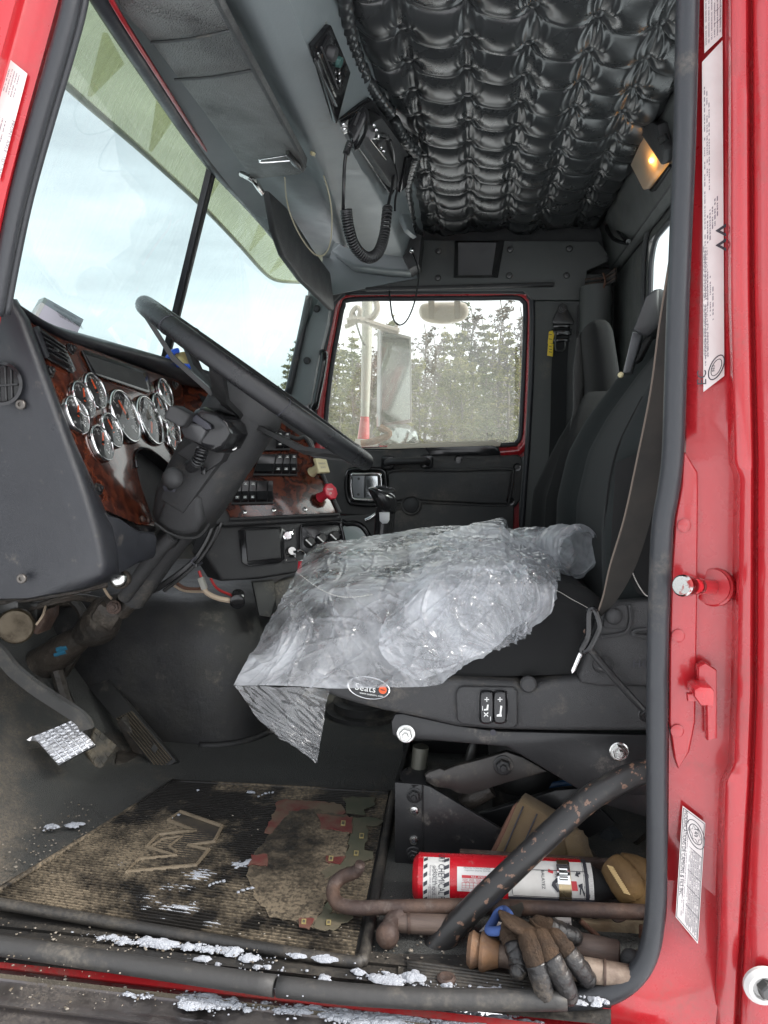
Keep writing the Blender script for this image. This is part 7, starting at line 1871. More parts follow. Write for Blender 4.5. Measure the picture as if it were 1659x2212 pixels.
    m.build('rolled_tail', 'film', root, ang=14, weld=False)
    rows = [[(1030, 1150, 1.40), (1090, 1150, 1.42), (1140, 1146, 1.42), (1190, 1146, 1.40), (1230, 1150, 1.36)], [(1040, 1190, 1.34), (1090, 1186, 1.33), (1140, 1180, 1.31), (1190, 1186, 1.29), (1240, 1200, 1.27)], [(1080, 1230, 1.26), (1110, 1226, 1.26), (1150, 1222, 1.25), (1190, 1228, 1.24), (1225, 1245, 1.22)]]
    sheet_from('tail_sheet', root, rows, 150, 110, crumple(17, amp=.014), 4)
    # thin flap hanging off the front corner
    rows = [
        [(507, 1481, .984), (560, 1482, .98), (620, 1484, .98), (670, 1486, .985), (712, 1490, .99)],
        [(528, 1510, .985), (570, 1515, .985), (620, 1520, .985), (665, 1522, .99), (704, 1524, 1.0)],
        [(555, 1550, .99), (590, 1556, .988), (630, 1562, .99), (665, 1566, .995), (698, 1568, 1.0)],
        [(600, 1590, .995), (625, 1596, .99), (648, 1600, .995), (672, 1604, 1.0), (692, 1604, 1.0)],
        [(650, 1622, 1.0), (660, 1625, 1.0), (670, 1628, 1.0), (680, 1630, 1.0), (688, 1628, 1.0)],
        [(680, 1646, 1.0), (681, 1647, 1.0), (683, 1648, 1.0), (684, 1648, 1.0), (685, 1647, 1.0)],
    ]
    sheet_from('hanging_flap', root, rows, 160, 140, (lambda A_, B_: lambda u, v: A_(u, v) + B_(u, v))(crumple(23, K=10, fmax=200, amp=.0040), creases(24, 60, .0018, 1.2, .4)), 5, mt='filmclear')
build_bag()
# ------------------------------------------------------------------ floor area: engine cover, shift lever, pedals, mat
def build_engine_cover():
    root = thing('engine_cover', V((-.7, 1.75, FLOOR)), 'scuffed black moulded engine cover hump in the middle of the floor', 'engine cover')
    secs = []
    # plan outline at each height: front wall towards the driver, rounded nose at the rear corner
    for z, k in ((FLOOR - .01, 0), (FLOOR + .02, .0), (FLOOR + .08, .004), (FLOOR + .16, .012), (FLOOR + .22, .026), (FLOOR + .265, .050), (FLOOR + .292, .085), (FLOOR + .305, .13), (FLOOR + .310, .2)):
        x1 = -.445 - k * 1.1; y0 = 1.475 + k * .9; y1 = 2.25 - k; x0 = -1.09; r = .13
        o = []
        for a in range(-90, 1, 9): o.append(V((x1 - r + r * math.cos(R(a)), y0 + r + r * math.sin(R(a)), z)))
        o.append(V((x1 + .005, y1, z))); o.append(V((x0, y1, z))); o.append(V((x0, y0 + .0 + .10, z))); o.append(V((x0 + .2, y0 + .04, z)))
        for t in (.35, .55, .75, .9): o.append(V((lerp(x0 + .2, x1 - r, t), lerp(y0 + .03, y0, t), z)))
        secs.append(o)
    MB().loft(secs).build('shell', material('scuffed_cover', (.022, .022, .023), .45, color2=(.032, .031, .029), cscale=14, rvar=.12, bump=('grain', 620, .00018), bump2=('noise', 24, .002), dust=(DUST, .10, 16)), root, ang=60)
    # raised seam and flange at the floor
    MB().tube(cr([v + V((0, -.006, .012)) for v in secs[0][0:11:2]] + [V((-.44, 2.0, FLOOR + .004))], 3), .008, 6).build('base_flange', 'rubber', root, ang=0)
build_engine_cover()

def build_shifter():
    root = thing('gear_lever', P(790, 1570, 1.75), 'black gear lever with chrome topped shift knob and rubber boot', 'gear lever')
    bc = P(790, 1565, 1.72); bc.z = FLOOR
    prof = [(.095, 0), (.095, .010), (.078, .012), (.078, .030), (.070, .034), (.060, .034), (.060, .060), (.052, .064), (.044, .064), (.044, .090), (.036, .096), (.020, .13)]
    MB().lathe(prof, bc, (0, 0, 1), 34).build('boot', 'rubber', root)
    Y = 1.72
    MB().tube([bc + V((0, 0, .12)), P(808, 1400, 1.72), P(826, 1200, Y)], [.014, .014, .016], 12, 4).build('stick', 'metalblk', root)
    MB().tube([P(824, 1240, Y), P(829, 1160, Y), P(833, 1098, Y)], [.022, .0235, .0235], 18).build('sleeve', 'gloss', root)
    kn = MB()
    secs = []
    for x, y, rx, ry in ((834, 1108, .020, .022), (834, 1096, .024, .026), (831, 1082, .030, .030), (827, 1070, .033, .033), (824, 1062, .031, .032), (822, 1057, .022, .024), (821, 1055, .010, .012)):
        c = P(x, y, Y); secs.append([c + V((rx * math.cos(a), ry * math.sin(a), -rx * math.cos(a) * .28)) for a in np.linspace(0, 2 * math.pi, 25)[:-1]])
    kn.loft(secs).build('knob', 'gloss', root, ang=0)
    c = P(831, 1064, Y - .016); rot = basis(V((.22, -.55, .8)), (1, 0, 0))
    pl = [c + rot @ V((.010 * math.cos(a), .024 * math.sin(a), .008)) for a in np.linspace(0, 2 * math.pi, 25)[:-1]]
    MB().prism(pl, rot @ V((0, 0, .004)), .001).build('shift_plate', 'chrome', root)
    for k in range(4):
        o = c + rot @ V((-.004, -.014 + .008 * k, .0126)); MB().box(o, (.003, .005, .0006), rot).build('gear_mark', 'ink', root)
    MB().prism([P(x, y, Y - .026) for x, y in [(819, 1107), (841, 1107), (841, 1124), (836, 1131), (826, 1131), (820, 1125)]], V((0, .006, 0)), .001).build('range_button', material('light_grey_plastic', (.42, .43, .44), .4), root)
build_shifter()

def build_pedals():
    c = thing('clutch_pedal', P(140, 1600, 1.25), 'clutch pedal with shiny worn foil wrapped pad on a bent arm', 'pedal')
    A = [(-30, 1385), (0, 1411), (28, 1446), (74, 1484), (130, 1521), (165, 1544), (182, 1560), (188, 1575)]
    pts = cr([P(x, y, 1.24 if i < 5 else 1.235) for i, (x, y) in enumerate(A)], 5)
    secs = []
    for i, p in enumerate(pts):
        t = (pts[min(i + 1, len(pts) - 1)] - pts[max(i - 1, 0)]).normalized(); u = V((0, 1, 0)).cross(t).normalized(); wv_ = V((0, 1, 0))
        h, w_ = .0125, .005
        secs.append([p + u * h - wv_ * w_, p + u * h + wv_ * w_, p - u * h + wv_ * w_, p - u * h - wv_ * w_])
    MB().loft(secs).build('arm', material('grey_painted_arm', (.075, .075, .074), .45, rvar=.12, dust=(DUST, .3, 14)), c, ang=30)
    for k, p in enumerate(((66, 1468, 'DUB'), (100, 1496, 'M907907'))):
        text(p[2], P(p[0], p[1], 1.233), P(130, 1521, 1.233) - P(74, 1484, 1.233), V((0, 0, 1)), .009, 'metalgrey', c)
    def pad(root, q4, name, m, nx, ny, th, rowm=None):
        a, b, cc, d = [P(*p) for p in q4]; n = (b - a).cross(d - a).normalized()
        if n.dot(a) > 0: n = -n
        base = MB().prism([a, b, cc, d], -n * th, .002).build(name, m, root)
        g = MB(); U = lambda u, v, k: lerp(lerp(a, b, u), lerp(d, cc, u), v) + n * k
        for i in range(nx):
            for j in range(ny):
                u0, u1 = (i + .08) / nx, (i + .92) / nx; v0, v1 = (j + .10) / ny, (j + .9) / ny
                h = .0016
                g.add([U(u0, v0, 0), U(u1, v0, 0), U(u1, v1, 0), U(u0, v1, 0), U(u0 + .02, v0 + .02, h), U(u1 - .02, v0 + .02, h), U(u1 - .02, v1 - .02, h), U(u0 + .02, v1 - .02, h)], [(4, 5, 6, 7), (0, 1, 5, 4), (1, 2, 6, 5), (2, 3, 7, 6), (3, 0, 4, 7)])
        stuff(g.build('tread', m, base, smooth=False))
        return base, U
    pb, U = pad(c, [(70, 1590, 1.22), (158, 1554, 1.25), (206, 1609, 1.24), (126, 1653, 1.20)], 'pad', 'foil', 6, 9, .010)
    MB().prism([U(0, 0, 0), U(-.16, .05, .002), U(-.12, .10, .0), U(-.06, .14, .002), U(0, .2, 0)], V((0, .002, 0))).build('torn_foil', 'foil', pb, smooth=False)
    b = thing('brake_pedal', P(225, 1620, 1.36), 'dirty black brake pedal pad with worn grid treads behind the foil one', 'pedal')
    pad(b, [(184, 1618, 1.34), (206, 1570, 1.38), (254, 1610, 1.38), (213, 1672, 1.33)], 'pad', material('dirty_pad', (.04, .036, .03), .6, color2=(.14, .115, .08), cscale=30, bump=('noise', 160, .001)), 4, 4, .012)
    MB().tube([P(120, 1440, 1.42), P(150, 1530, 1.42), P(195, 1590, 1.40), P(214, 1620, 1.385)], .013, 8, 5).build('arm', 'grease', b)
    MB().tube([P(120, 1440, 1.5), P(150, 1500, 1.5), P(140, 1570, 1.5)], .012, 8, 5).build('link', 'rust', b)
    a = thing('accelerator_pedal', P(285, 1570, 1.4), 'long ribbed accelerator pedal leaning against the engine cover', 'pedal')
    q4 = [P(190, 1484, 1.50), P(232, 1467, 1.50), P(381, 1644, 1.38), P(343, 1671, 1.36)]
    A_, B_, C_, D_ = q4; n = (B_ - A_).cross(D_ - A_).normalized()
    if n.dot(A_) > 0: n = -n
    MB().prism(q4, -n * .018, .003).build('plate', 'rubber', a)
    U = lambda u, v, k: lerp(lerp(A_, B_, u), lerp(D_, C_, u), v) + n * k
    for i in range(7):
        u0 = .10 + i * .125; g = MB()
        g.loft([[U(u0, v, .0), U(u0 + .02, v, .004), U(u0 + .05, v, .004), U(u0 + .07, v, .0)] for v in (.40, .7, .97)], True, True)
        g.build('rib', material('worn_rib', (.10, .08, .055), .55, color2=(.035, .03, .025), cscale=20), a, ang=20)
    MB().prism([U(.5, .80, .005), U(.75, .78, .005), U(.78, .83, .005), U(.53, .85, .005)], n * .0006).build('scuff', 'metalgrey', a, smooth=False)
    MB().prism([P(x, y, 1.42) for x, y in [(250, 1560), (262, 1552), (345, 1650), (330, 1672), (300, 1650)]], V((0, .05, 0)), .003).build('back_plate', 'grease', a)
    j = MB(); j.box(P(285, 1652, 1.40), (.07, .05, .03), Euler((.2, .3, .4)).to_matrix(), .006); j.tube([P(246, 1640, 1.4), P(285, 1660, 1.39), P(320, 1665, 1.39)], .012, 8); j.build('hinge', 'grease', a)
    MB().sphere(P(323, 1672, 1.385), .0125, 14, 8).build('ball_stud', 'steel', a)
build_pedals()

def build_mat():
    zt = FLOOR + .006
    c = [PZ(-40, 1955, zt + .01), PZ(784, 2082, zt), PZ(851, 1713, zt), PZ(373, 1688, zt)]
    root = thing('floor_mat', PZ(450, 1880, zt), 'sandy ribbed rubber floor mat with raised emblem and truck picture under the driver seat', 'floor mat')
    nl, nr, fr, fl = c
    U = lambda u, v, k=0.0: lerp(lerp(fl, fr, u), lerp(nl, nr, u), v) + V((0, 0, k + .010 * max(0, v - .85) * max(0, .7 - u) * 6))
    def g(u, v): return U(u, v, -.002)
    MB().grid(g, 40, 40).build('sheet', 'rubber', root, ang=0)
    rb = MB(); N_ = 66
    for j in range(N_):
        v = .02 + .95 * j / (N_ - 1); w_ = .0040
        secs = []
        for i in range(25):
            u = .012 + .965 * i / 24
            secs.append([U(u, v - w_, -.0015), U(u, v - w_ * .6, .0034), U(u, v + w_ * .6, .0034), U(u, v + w_, -.0015)])
        rb.loft(secs, False, False)
    stuff(rb.build('ribs', 'mat', root, ang=30))
    # rolled edge
    e = [U(.0, 1.0), U(.25, 1.0), U(.5, 1.0), U(.75, 1.0), U(.97, 1.0), U(.99, .985), U(1.0, .95), U(1.0, .5), U(1.0, .0)]
    MB().tube(cr(e, 6), [.0075] * (8 * 6 + 1), 8).build('rolled_edge', 'sill', root, ang=0)
    MB().tube(cr([U(0, 1), U(0, .5), U(0, 0)], 6), .0045, 8).build('side_edge', 'mat', root, ang=0)
    MB().tube(cr([U(0, 0), U(.5, 0), U(1, 0)], 6), .0045, 8).build('far_edge', 'mat', root, ang=0)
    z3 = lambda x, y, k=.003: PZ(x * .509, 1651 + y * .509, zt + k)
    # raised emblem: outlined angular zigzag
    em = [(535, 460), (590, 405), (745, 390), (622, 352), (672, 300), (765, 288), (828, 286), (714, 238), (765, 202), (942, 264), (908, 330), (800, 346), (885, 364), (832, 430)]
    o = MB().prism([z3(x, y, .0046) for x, y in em], V((0, 0, .0015))).build('emblem', material('emblem_fill', (.022, .019, .017), .5, color2=(.06, .048, .034), cscale=18), root, smooth=False)
    tanm = material('emblem_outline', (.18, .142, .095), .7, color2=(.10, .08, .055), cscale=22, cpos=(.55, .72))
    MB().tube([z3(x, y, .0066) for x, y in em], .0036, 6, closed=True).build('outline', tanm, o, ang=20)
    MB().tube([z3(x, y, .0064) for x, y in [(640, 352), (690, 318), (770, 308), (715, 350), (750, 372)]], .0026, 6).build('outline', tanm, o, ang=20)
    # flat relief of a truck, dusty red and olive patches
    red_ = material('faded_red_print', (.13, .026, .024), .6, color2=(.13, .10, .068), cscale=16, cpos=(.38, .60))
    oli = material('faded_olive_print', (.060, .068, .044), .7, color2=(.12, .10, .068), cscale=12)
    def patch(pts, m, k, name='print_patch'):
        k += .0026; q_ = []; rj = random.Random(len(pts) * 7 + int(pts[0][0])); jit = 0 if name == 'gold_window' else 7
        for (ax_, ay_), (bx_, by_) in zip(pts, pts[1:] + pts[:1]):
            n_ = 1 if not jit else max(1, int(math.hypot(bx_ - ax_, by_ - ay_) / 16))
            q_ += [(lerp(ax_, bx_, t_ / n_) + rj.uniform(-jit, jit), lerp(ay_, by_, t_ / n_) + rj.uniform(-jit, jit) * .7) for t_ in range(n_)]
        MB().prism([z3(x, y, k) for x, y in q_], V((0, 0, .0010))).build(name, m, root, smooth=False)
    patch([(1180, 160), (1215, 152), (1452, 168), (1468, 205), (1380, 250), (1170, 300), (1125, 296)], red_, .0026)
    patch([(1230, 200), (1330, 188), (1500, 226), (1508, 240), (1482, 300), (1462, 400), (1420, 505), (1330, 700), (1240, 664), (1150, 655), (1080, 560), (1050, 470), (1060, 400), (1120, 330)], 'mat2', .0032)
    patch([(1350, 214), (1500, 228), (1490, 290), (1360, 270)], red_, .0048)
    patch([(1378, 390), (1462, 392), (1445, 424), (1380, 416)], red_, .0048)
    patch([(1070, 385), (1130, 380), (1140, 430), (1050, 430)], red_, .0048)
    patch([(1462, 150), (1500, 142), (1590, 146), (1592, 178), (1548, 196), (1552, 212), (1470, 206)], oli, .003)
    patch([(1500, 226), (1560, 222), (1628, 240), (1600, 264), (1556, 262), (1560, 300), (1545, 360), (1586, 376), (1580, 400), (1510, 420), (1470, 440), (1380, 490), (1365, 460), (1468, 400), (1490, 300)], oli, .0036)
    patch([(1330, 700), (1410, 706), (1500, 650), (1490, 630), (1400, 640), (1420, 520)], oli, .0036)
    patch([(1262, 655), (1330, 655), (1312, 700), (1268, 690)], red_, .0048)
    gold = material('old_gold_print', (.30, .24, .10), .6)
    for x, y in ((1457, 250), (1535, 304), (1512, 378), (1405, 400), (1290, 668), (1395, 672)):
        patch([(x - 9, y - 10), (x + 10, y - 9), (x + 8, y + 11), (x - 11, y + 10)], gold, .006, 'gold_window')
        patch([(x - 5, y - 6), (x + 6, y - 5), (x + 4, y + 7), (x - 7, y + 6)], oli, .0062, 'gold_window')
build_mat()

# ------------------------------------------------------------------ snow crumbs and grit on mat, sill and step
def build_crumbs():
    rnd = random.Random(9)
    sn = MB()
    def crumb(c, r):
        bm = bmesh.new(); bmesh.ops.create_icosphere(bm, subdivisions=1, radius=r)
        sx, sy, sz = rnd.uniform(.7, 1.6), rnd.uniform(.7, 1.4), rnd.uniform(.4, .8)
        for v in bm.verts:
            k = 1 + rnd.uniform(-.25, .25); v.co = V((v.co.x * sx * k, v.co.y * sy * k, v.co.z * sz * k)) + c
        sn.bm(bm)
    def clump(c, rx, ry, h):
        n, m_ = 22, 5; vs = [c + V((0, 0, h))]; o = rnd.uniform(0, 99)
        for j in range(1, m_ + 1):
            t = j / m_
            for i in range(n):
                a = 2 * math.pi * i / n; k = 1 + .7 * noise.noise(V((math.cos(a) * 1.3 + o, math.sin(a) * 1.3, t))) + .35 * noise.noise(V((math.cos(a) * 4 + o, math.sin(a) * 4, t)))
                vs.append(c + V((math.cos(a) * rx * t * k, math.sin(a) * ry * t * k, h * (1 - t ** 2.2) * (1 + .7 * noise.noise(V((math.cos(a) * 3 * t + o, math.sin(a) * 3 * t, 1)))) - (.0012 if j == m_ else 0))))
        fs = [(0, 1 + i, 1 + (i + 1) % n) for i in range(n)]
        for j in range(m_ - 1):
            for i in range(n):
                p, q_ = 1 + j * n + i, 1 + j * n + (i + 1) % n; fs.append((p, p + n, q_ + n, q_))
        sn.add(vs, fs)
    def patch(x, y, rx, ry, n, z, s=.0010, sl=0.0):
        for _ in range(max(1, n // (3 if z == zt else 9))):
            dx, dy = rnd.gauss(0, rx * .45), rnd.gauss(0, ry * .4); r_ = abs(rnd.gauss(0, .0028)) + .0012
            clump(PZ(x + dx, y + dy + sl * dx, z - .0012), r_ * rnd.uniform(.9, 2.6), r_, r_ * .42)
        for _ in range(int(n * .55)):
            dx, dy = rnd.gauss(0, rx * .5), rnd.gauss(0, ry * .5)
            crumb(PZ(x + dx, y + dy + sl * dx, z - .001), abs(rnd.gauss(0, s * .8)) + .0005)
    zt = FLOOR + .0117
    for x, y, rx, ry, n in ((112, 1786, 14, 5, 30), (160, 1781, 14, 5, 26), (150, 1898, 60, 14, 110), (260, 1872, 8, 4, 14), (428, 1890, 30, 12, 120), (310, 1944, 60, 14, 170), (355, 1962, 70, 14, 190), (375, 1918, 40, 8, 80), (220, 1984, 36, 8, 80), (285, 1998, 14, 5, 20), (330, 1990, 40, 8, 40), (470, 1998, 30, 6, 20), (530, 1866, 26, 5, 40), (540, 1710, 6, 3, 8), (425, 1707, 4, 2, 4), (690, 1984, 8, 4, 8)):
        patch(x, y, rx, ry, n, zt)
    for x, y, n in ((110, 1787, 0), (574, 1714, 5), (524, 1868, 7), (468, 1906, 5), (530, 1921, 4), (250, 1952, 3), (386, 1760, 3)):
        # larger curled flakes
        for k in range(max(1, n)):
            t = k / max(1, n - 1) - .5
            crumb(PZ(x + t * 30, y - t * 9 + 8 * t * t, zt + .001), .0028)
    zs = FLOOR + .012
    for x, y, rx, ry, n in ((300, 2034, 90, 4, 130), (250, 2030, 30, 4, 60), (460, 2050, 40, 5, 120), (400, 2044, 120, 3, 90), (640, 2060, 30, 3, 30), (560, 2072, 30, 5, 30), (540, 2090, 120, 8, 60), (720, 2070, 40, 4, 16), (1190, 2150, 90, 8, 120), (1000, 2140, 80, 5, 100), (850, 2112, 60, 6, 90), (1100, 2146, 80, 4, 90), (620, 2140, 40, 4, 30)):
        patch(x, y, rx * 1.3, ry * 2.0, n, zs, .0009, .117)
    # thick snow on the step
    zp = FLOOR - .018
    for x, y, rx, ry, n in ((430, 2162, 34, 10, 260), (780, 2196, 70, 12, 420), (870, 2190, 60, 14, 360), (1000, 2205, 70, 10, 300), (1090, 2208, 60, 8, 200), (500, 2170, 40, 6, 80), (300, 2150, 40, 5, 20), (930, 2180, 90, 10, 160), (610, 2180, 60, 8, 60)):
        patch(x, y, rx * 1.2, ry * 1.8, int(n * 2.0), zp, .0012, .117)
    stuff(sn.build('snow_crumbs', 'snowbit', None, ang=0, weld=False))
    sn = MB()
    for x0, x1, y0, y1, n, z in ((0, 760, 1760, 2070, 520, FLOOR + .010), (0, 200, 1700, 1900, 120, FLOOR + .004), (0, 900, 2080, 2180, 220, FLOOR - .018), (800, 1400, 1900, 2120, 260, FLOOR + .007), (0, 600, 2010, 2110, 160, FLOOR + .011)):
        for _ in range(n):
            x, y = rnd.uniform(x0, x1), rnd.uniform(y0, y1)
            crumb(PZ(x, y, z), abs(rnd.gauss(0, .0009)) + .0004)
    stuff(sn.build('grit', material('grit', (.11, .09, .065), .9, color2=(.3, .27, .23), cscale=60), None, ang=0, weld=False))
build_crumbs()

# ------------------------------------------------------------------ grab tube, crowbar, hammer, extinguisher, gloves and pipes
def build_tube():
    root = thing('grab_tube', P(1150, 1880, .93), 'black steel grab tube with chipped paint slanting up to the door pillar', 'tube')
    pts = [(905, 2086, .892), (940, 2048, .895), (1015, 1968, .90), (1110, 1876, .91), (1200, 1790, .92), (1270, 1728, .93), (1320, 1697, .935), (1362, 1676, .94), (1410, 1664, .945), (1470, 1656, .96)]
    MB().tube(cr([P(*p) for p in pts], 6), .0155, 20).build('tube', 'pipe', root, ang=0)
    MB().tube([P(878, 2094, .886), P(905, 2084, .89), P(918, 2076, .892)], [.006, .014, .0158], 12).build('flattened_foot', 'rust', root, ang=0)
build_tube()

def build_crowbar():
    root = thing('crowbar', P(1000, 1955, .98), 'long rusty hooked bar lying in front of the red extinguisher', 'bar')
    pts = [(778, 1866, .075), (770, 1882, .062), (740, 1894, .05), (722, 1912, .042), (720, 1934, .036), (732, 1953, .032), (765, 1961, .032), (830, 1960, .033), (1015, 1957, .038), (1200, 1963, .045), (1410, 1971, .05), (1470, 1974, .05)]
    c = cr([GZ(*p) for p in pts], 6); n = len(c)
    MB().tube(c, [.0068 + .0025 * min(1, i / 10) for i in range(n)], 12).build('bar', 'rust', root, ang=0)
build_crowbar()
def build_hammer():
    root = thing('ball_hammer', P(860, 2010, .95), 'rusty ball headed hammer with brown handle on the grimy floor', 'hammer')
    MB().sphere(GZ(837, 2020, .018), .0150, 16, 10, (1, 1, 1.1)).build('ball', 'rust', root)
    MB().tube([GZ(840, 2006, .022), GZ(848, 1986, .025), GZ(860, 1978, .025)], [.011, .010, .014], 12, 3).build('neck', 'rust', root)
    MB().tube([GZ(858, 1992, .020), GZ(900, 1995, .020), GZ(1000, 2000, .020)], [.012, .0125, .013], 12).build('handle', 'wood', root)
    MB().tube([GZ(880, 1994, .020), GZ(886, 1994, .020)], .0135, 12).build('collar', 'rust', root)
build_hammer()

def build_extinguisher():
    YA, YB = 1.02, 1.02
    a, b = GZ(893, 1896, .034), GZ(1288, 1914, .038)
    ax = (b - a).normalized(); r = .0330
    root = thing('fire_extinguisher', lerp(a, b, .5), 'red and white dry chemical fire extinguisher lying behind the rusty bar', 'fire extinguisher')
    L_ = (b - a).length
    MB().lathe([(.0, 0), (.024, .0), (.028, .003), (r, .008), (r, L_ - .02), (.022, L_), (.014, L_ + .012), (0, L_ + .012)], a, ax, 40).build('cylinder', 'extred', root)
    u = V((0, -1, .25)); u = (u - ax * u.dot(ax)).normalized(); w_ = ax.cross(u)
    if w_.z < 0: w_ = -w_
    S_ = lambda s_, h, k=.0003: a + ax * s_ + (u * math.cos(h / r) + w_ * math.sin(h / r)) * (r + k)
    def patch(s0, s1, h0, h1, m, name, k=.0004, par=root):
        n = 14; v = []; f = []
        for i in range(n + 1):
            h = lerp(h0, h1, i / n); v += [S_(s0, h, k), S_(s1, h, k)]
        f = [(2 * i, 2 * i + 1, 2 * i + 3, 2 * i + 2) for i in range(n)]
        return MB().add(v, f).build(name, m, par)
    px = lambda x: (x - 893) / (1288 - 893) * L_
    lab = material('extinguisher_label', (.70, .69, .66), .4, color2=(.62, .60, .57), cscale=30)
    l1 = patch(px(917), px(974), -.034, .040, lab, 'label_band', .0003)
    for s0, s1 in ((px(918), px(926)), (px(962), px(973))):
        for k in range(7):
            h = -.032 + k * .0105
            v = [S_(s0, h, .0008), S_(s1, h + .003, .0008), S_(s1, h + .008, .0008), S_(s0, h + .005, .0008)]
            MB().add(v, [(0, 1, 2, 3)]).build('hazard_stripe', 'ink', l1, smooth=False)
    def wrap(s_, s0, h0, size, m, par, sx=1.0, rot=True):
        # writing runs round the cylinder: along -h (downwards), tops towards +s
        return text(s_, None, (1, 0, 0), (0, 1, 0), size, m, par, bend=lambda x, y: S_(s0 + y, h0 - x * sx, .0010), thick=0)
    wrap('DRY CHEMICAL FIRE EXTINGUISHER', px(950), .046, .0125, 'ink', l1, .62)
    wrap('CANADA', px(943), .022, .0045, 'ink', l1)
    wrap('SIGNALETIQUE', px(937), .026, .0060, 'ink', l1, .9)
    wrap('Recharge after any use', px(931), .026, .0036, 'inkgrey', l1)
    for k in range(5): wrap('instructions mode emploi avis notice', px(928 + 4 * k), .0, .0030, 'inkgrey', l1, .7)
    c = S_(px(939), .024, .0012)
    # inspection tag
    l2 = patch(px(990), px(1088), -.004, .026, material('tag_white', (.74, .73, .71), .45), 'inspection_tag', .0006)
    patch(px(1000), px(1080), .012, .0155, 'inkred', 'tag_stripe', .0010, l2)
    patch(px(1000), px(1080), .0065, .0069, 'inkred', 'tag_rule', .0010, l2); patch(px(1000), px(1080), .0001, .0005, 'inkred', 'tag_rule', .0010, l2); patch(px(1000), px(1080), .0032, .0035, 'inkred', 'tag_rule', .0010, l2)
    for k in range(11): patch(px(1000 + 8 * k), px(1000.8 + 8 * k), .0002, .0066, 'inkred', 'tag_rule', .0011, l2)
    fl = lambda s_, x, h, size, m: text(s_, None, (1, 0, 0), (0, 1, 0), size, m, l2, bend=lambda tx, ty: S_(px(x) + tx, h + ty, .0014), thick=0)
    fl('NUL APRES UN AN', 1020, .0125, .0036, 'white'); fl('2024  2025  2026  2027  2028', 1001, .0090, .0034, 'inkred'); fl('INSPECTION   MAINTENANCE', 1004, .0073 - .0004, .0026, 'inkred')
    fl('Signature', 998, -.0025, .0028, 'inkred'); fl('inspection securite incendie', 1006, .0205, .0030, 'inkgrey'); fl('PROTECTION INCENDIE', 1004, .0232, .0032, 'inkgrey'); fl('57', 1048, -.003, .0075, 'ink')
    # right hand label
    l3 = patch(px(1098), px(1275), -.034, .042, lab, 'label_band', .0003)
    patch(px(1098), px(1275), -.034, -.0075, 'ink', 'class_strip', .0006, l3)
    for s_, x in (('B', 1188), ('C', 1135), ('A', 1243)):
        text(s_, None, (1, 0, 0), (0, 1, 0), .0125, 'white', l3, bend=lambda tx, ty, x=x: S_(px(x) + ty, -.010 - tx, .0012), thick=0)
    wrap('BALAYEZ', px(1168), .026, .0060, 'ink', l3, .9); wrap('PULL PIN', px(1196), .022, .0048, 'ink', l3)
    def pic(pts, m): MB().prism([S_(px(x), h, .0010) for x, h in pts], u * .0002).build('pictogram', m, l3, smooth=False)
    pic([(1190, .012), (1202, .018), (1206, .015), (1196, .010), (1204, .002), (1200, .0), (1188, .008)], 'ink')
    pic([(1182, .024), (1192, .022), (1194, .025), (1184, .028)], 'inkred'); pic([(1228, .014), (1240, .014), (1242, .003), (1230, .003)], 'inkred')
    pic([(1247, .010), (1250, .011), (1256, -.002), (1254, -.003)], 'ink'); pic([(1247, .010), (1250, .009), (1247, -.002), (1245, -.001)], 'ink'); pic([(1243, .010), (1252, .012), (1252, .007), (1244, .007)], 'ink')
    pic([(1238, .021), (1246, .019), (1245, .022), (1250, .023), (1249, .0255), (1244, .0245), (1243, .027)], 'ink')
    fr = [S_(px(x), h, .0012) for x, h in [(1108, .026), (1262, .026), (1266, .022), (1266, -.004), (1262, -.006), (1108, -.006), (1106, -.002), (1106, .022)]]
    MB().tube(fr, .0004, 4, closed=True).build('label_frame', 'ink', l3)
    text('INSTRUCTIONS', None, (1, 0, 0), (0, 1, 0), .008, 'white', l3, bend=lambda tx, ty: S_(px(1266) + ty, .030 - tx * .62, .0013), thick=0)
    patch(px(1265), L_ - .019, -.05, .052, 'ink', 'end_strip', .0007, l3)
    MB().lathe([(r + .0006, L_ - .0205), (.0225, L_ + .0006), (.016, L_ + .014), (.010, L_ + .03), (0, L_ + .03)], a, ax, 30).build('valve_head', 'plasticm', root)
    # bracket band with buckle
    bb = patch(px(1203), px(1229), -.040, .044, material('brass_band', (.42, .33, .20), .3, .9, rvar=.1), 'bracket_band', .0014)
    patch(px(1203), px(1229), -.034, -.008, 'foil', 'band_foil', .0019, bb)
    patch(px(1201), px(1227), .010, .034, 'chrome', 'buckle_plate', .0030, bb)
    for h in (.016, .021, .026):
        MB().tube([S_(px(1205), h, .006), S_(px(1222), h, .006)], .0020, 8).build('buckle_slot', 'steel', bb)
    MB().box(lerp(a, b, .86) + V((0, .035, .0)), (.30, .01, .04), bev=.002).build('bracket', 'rust', root)
build_extinguisher()

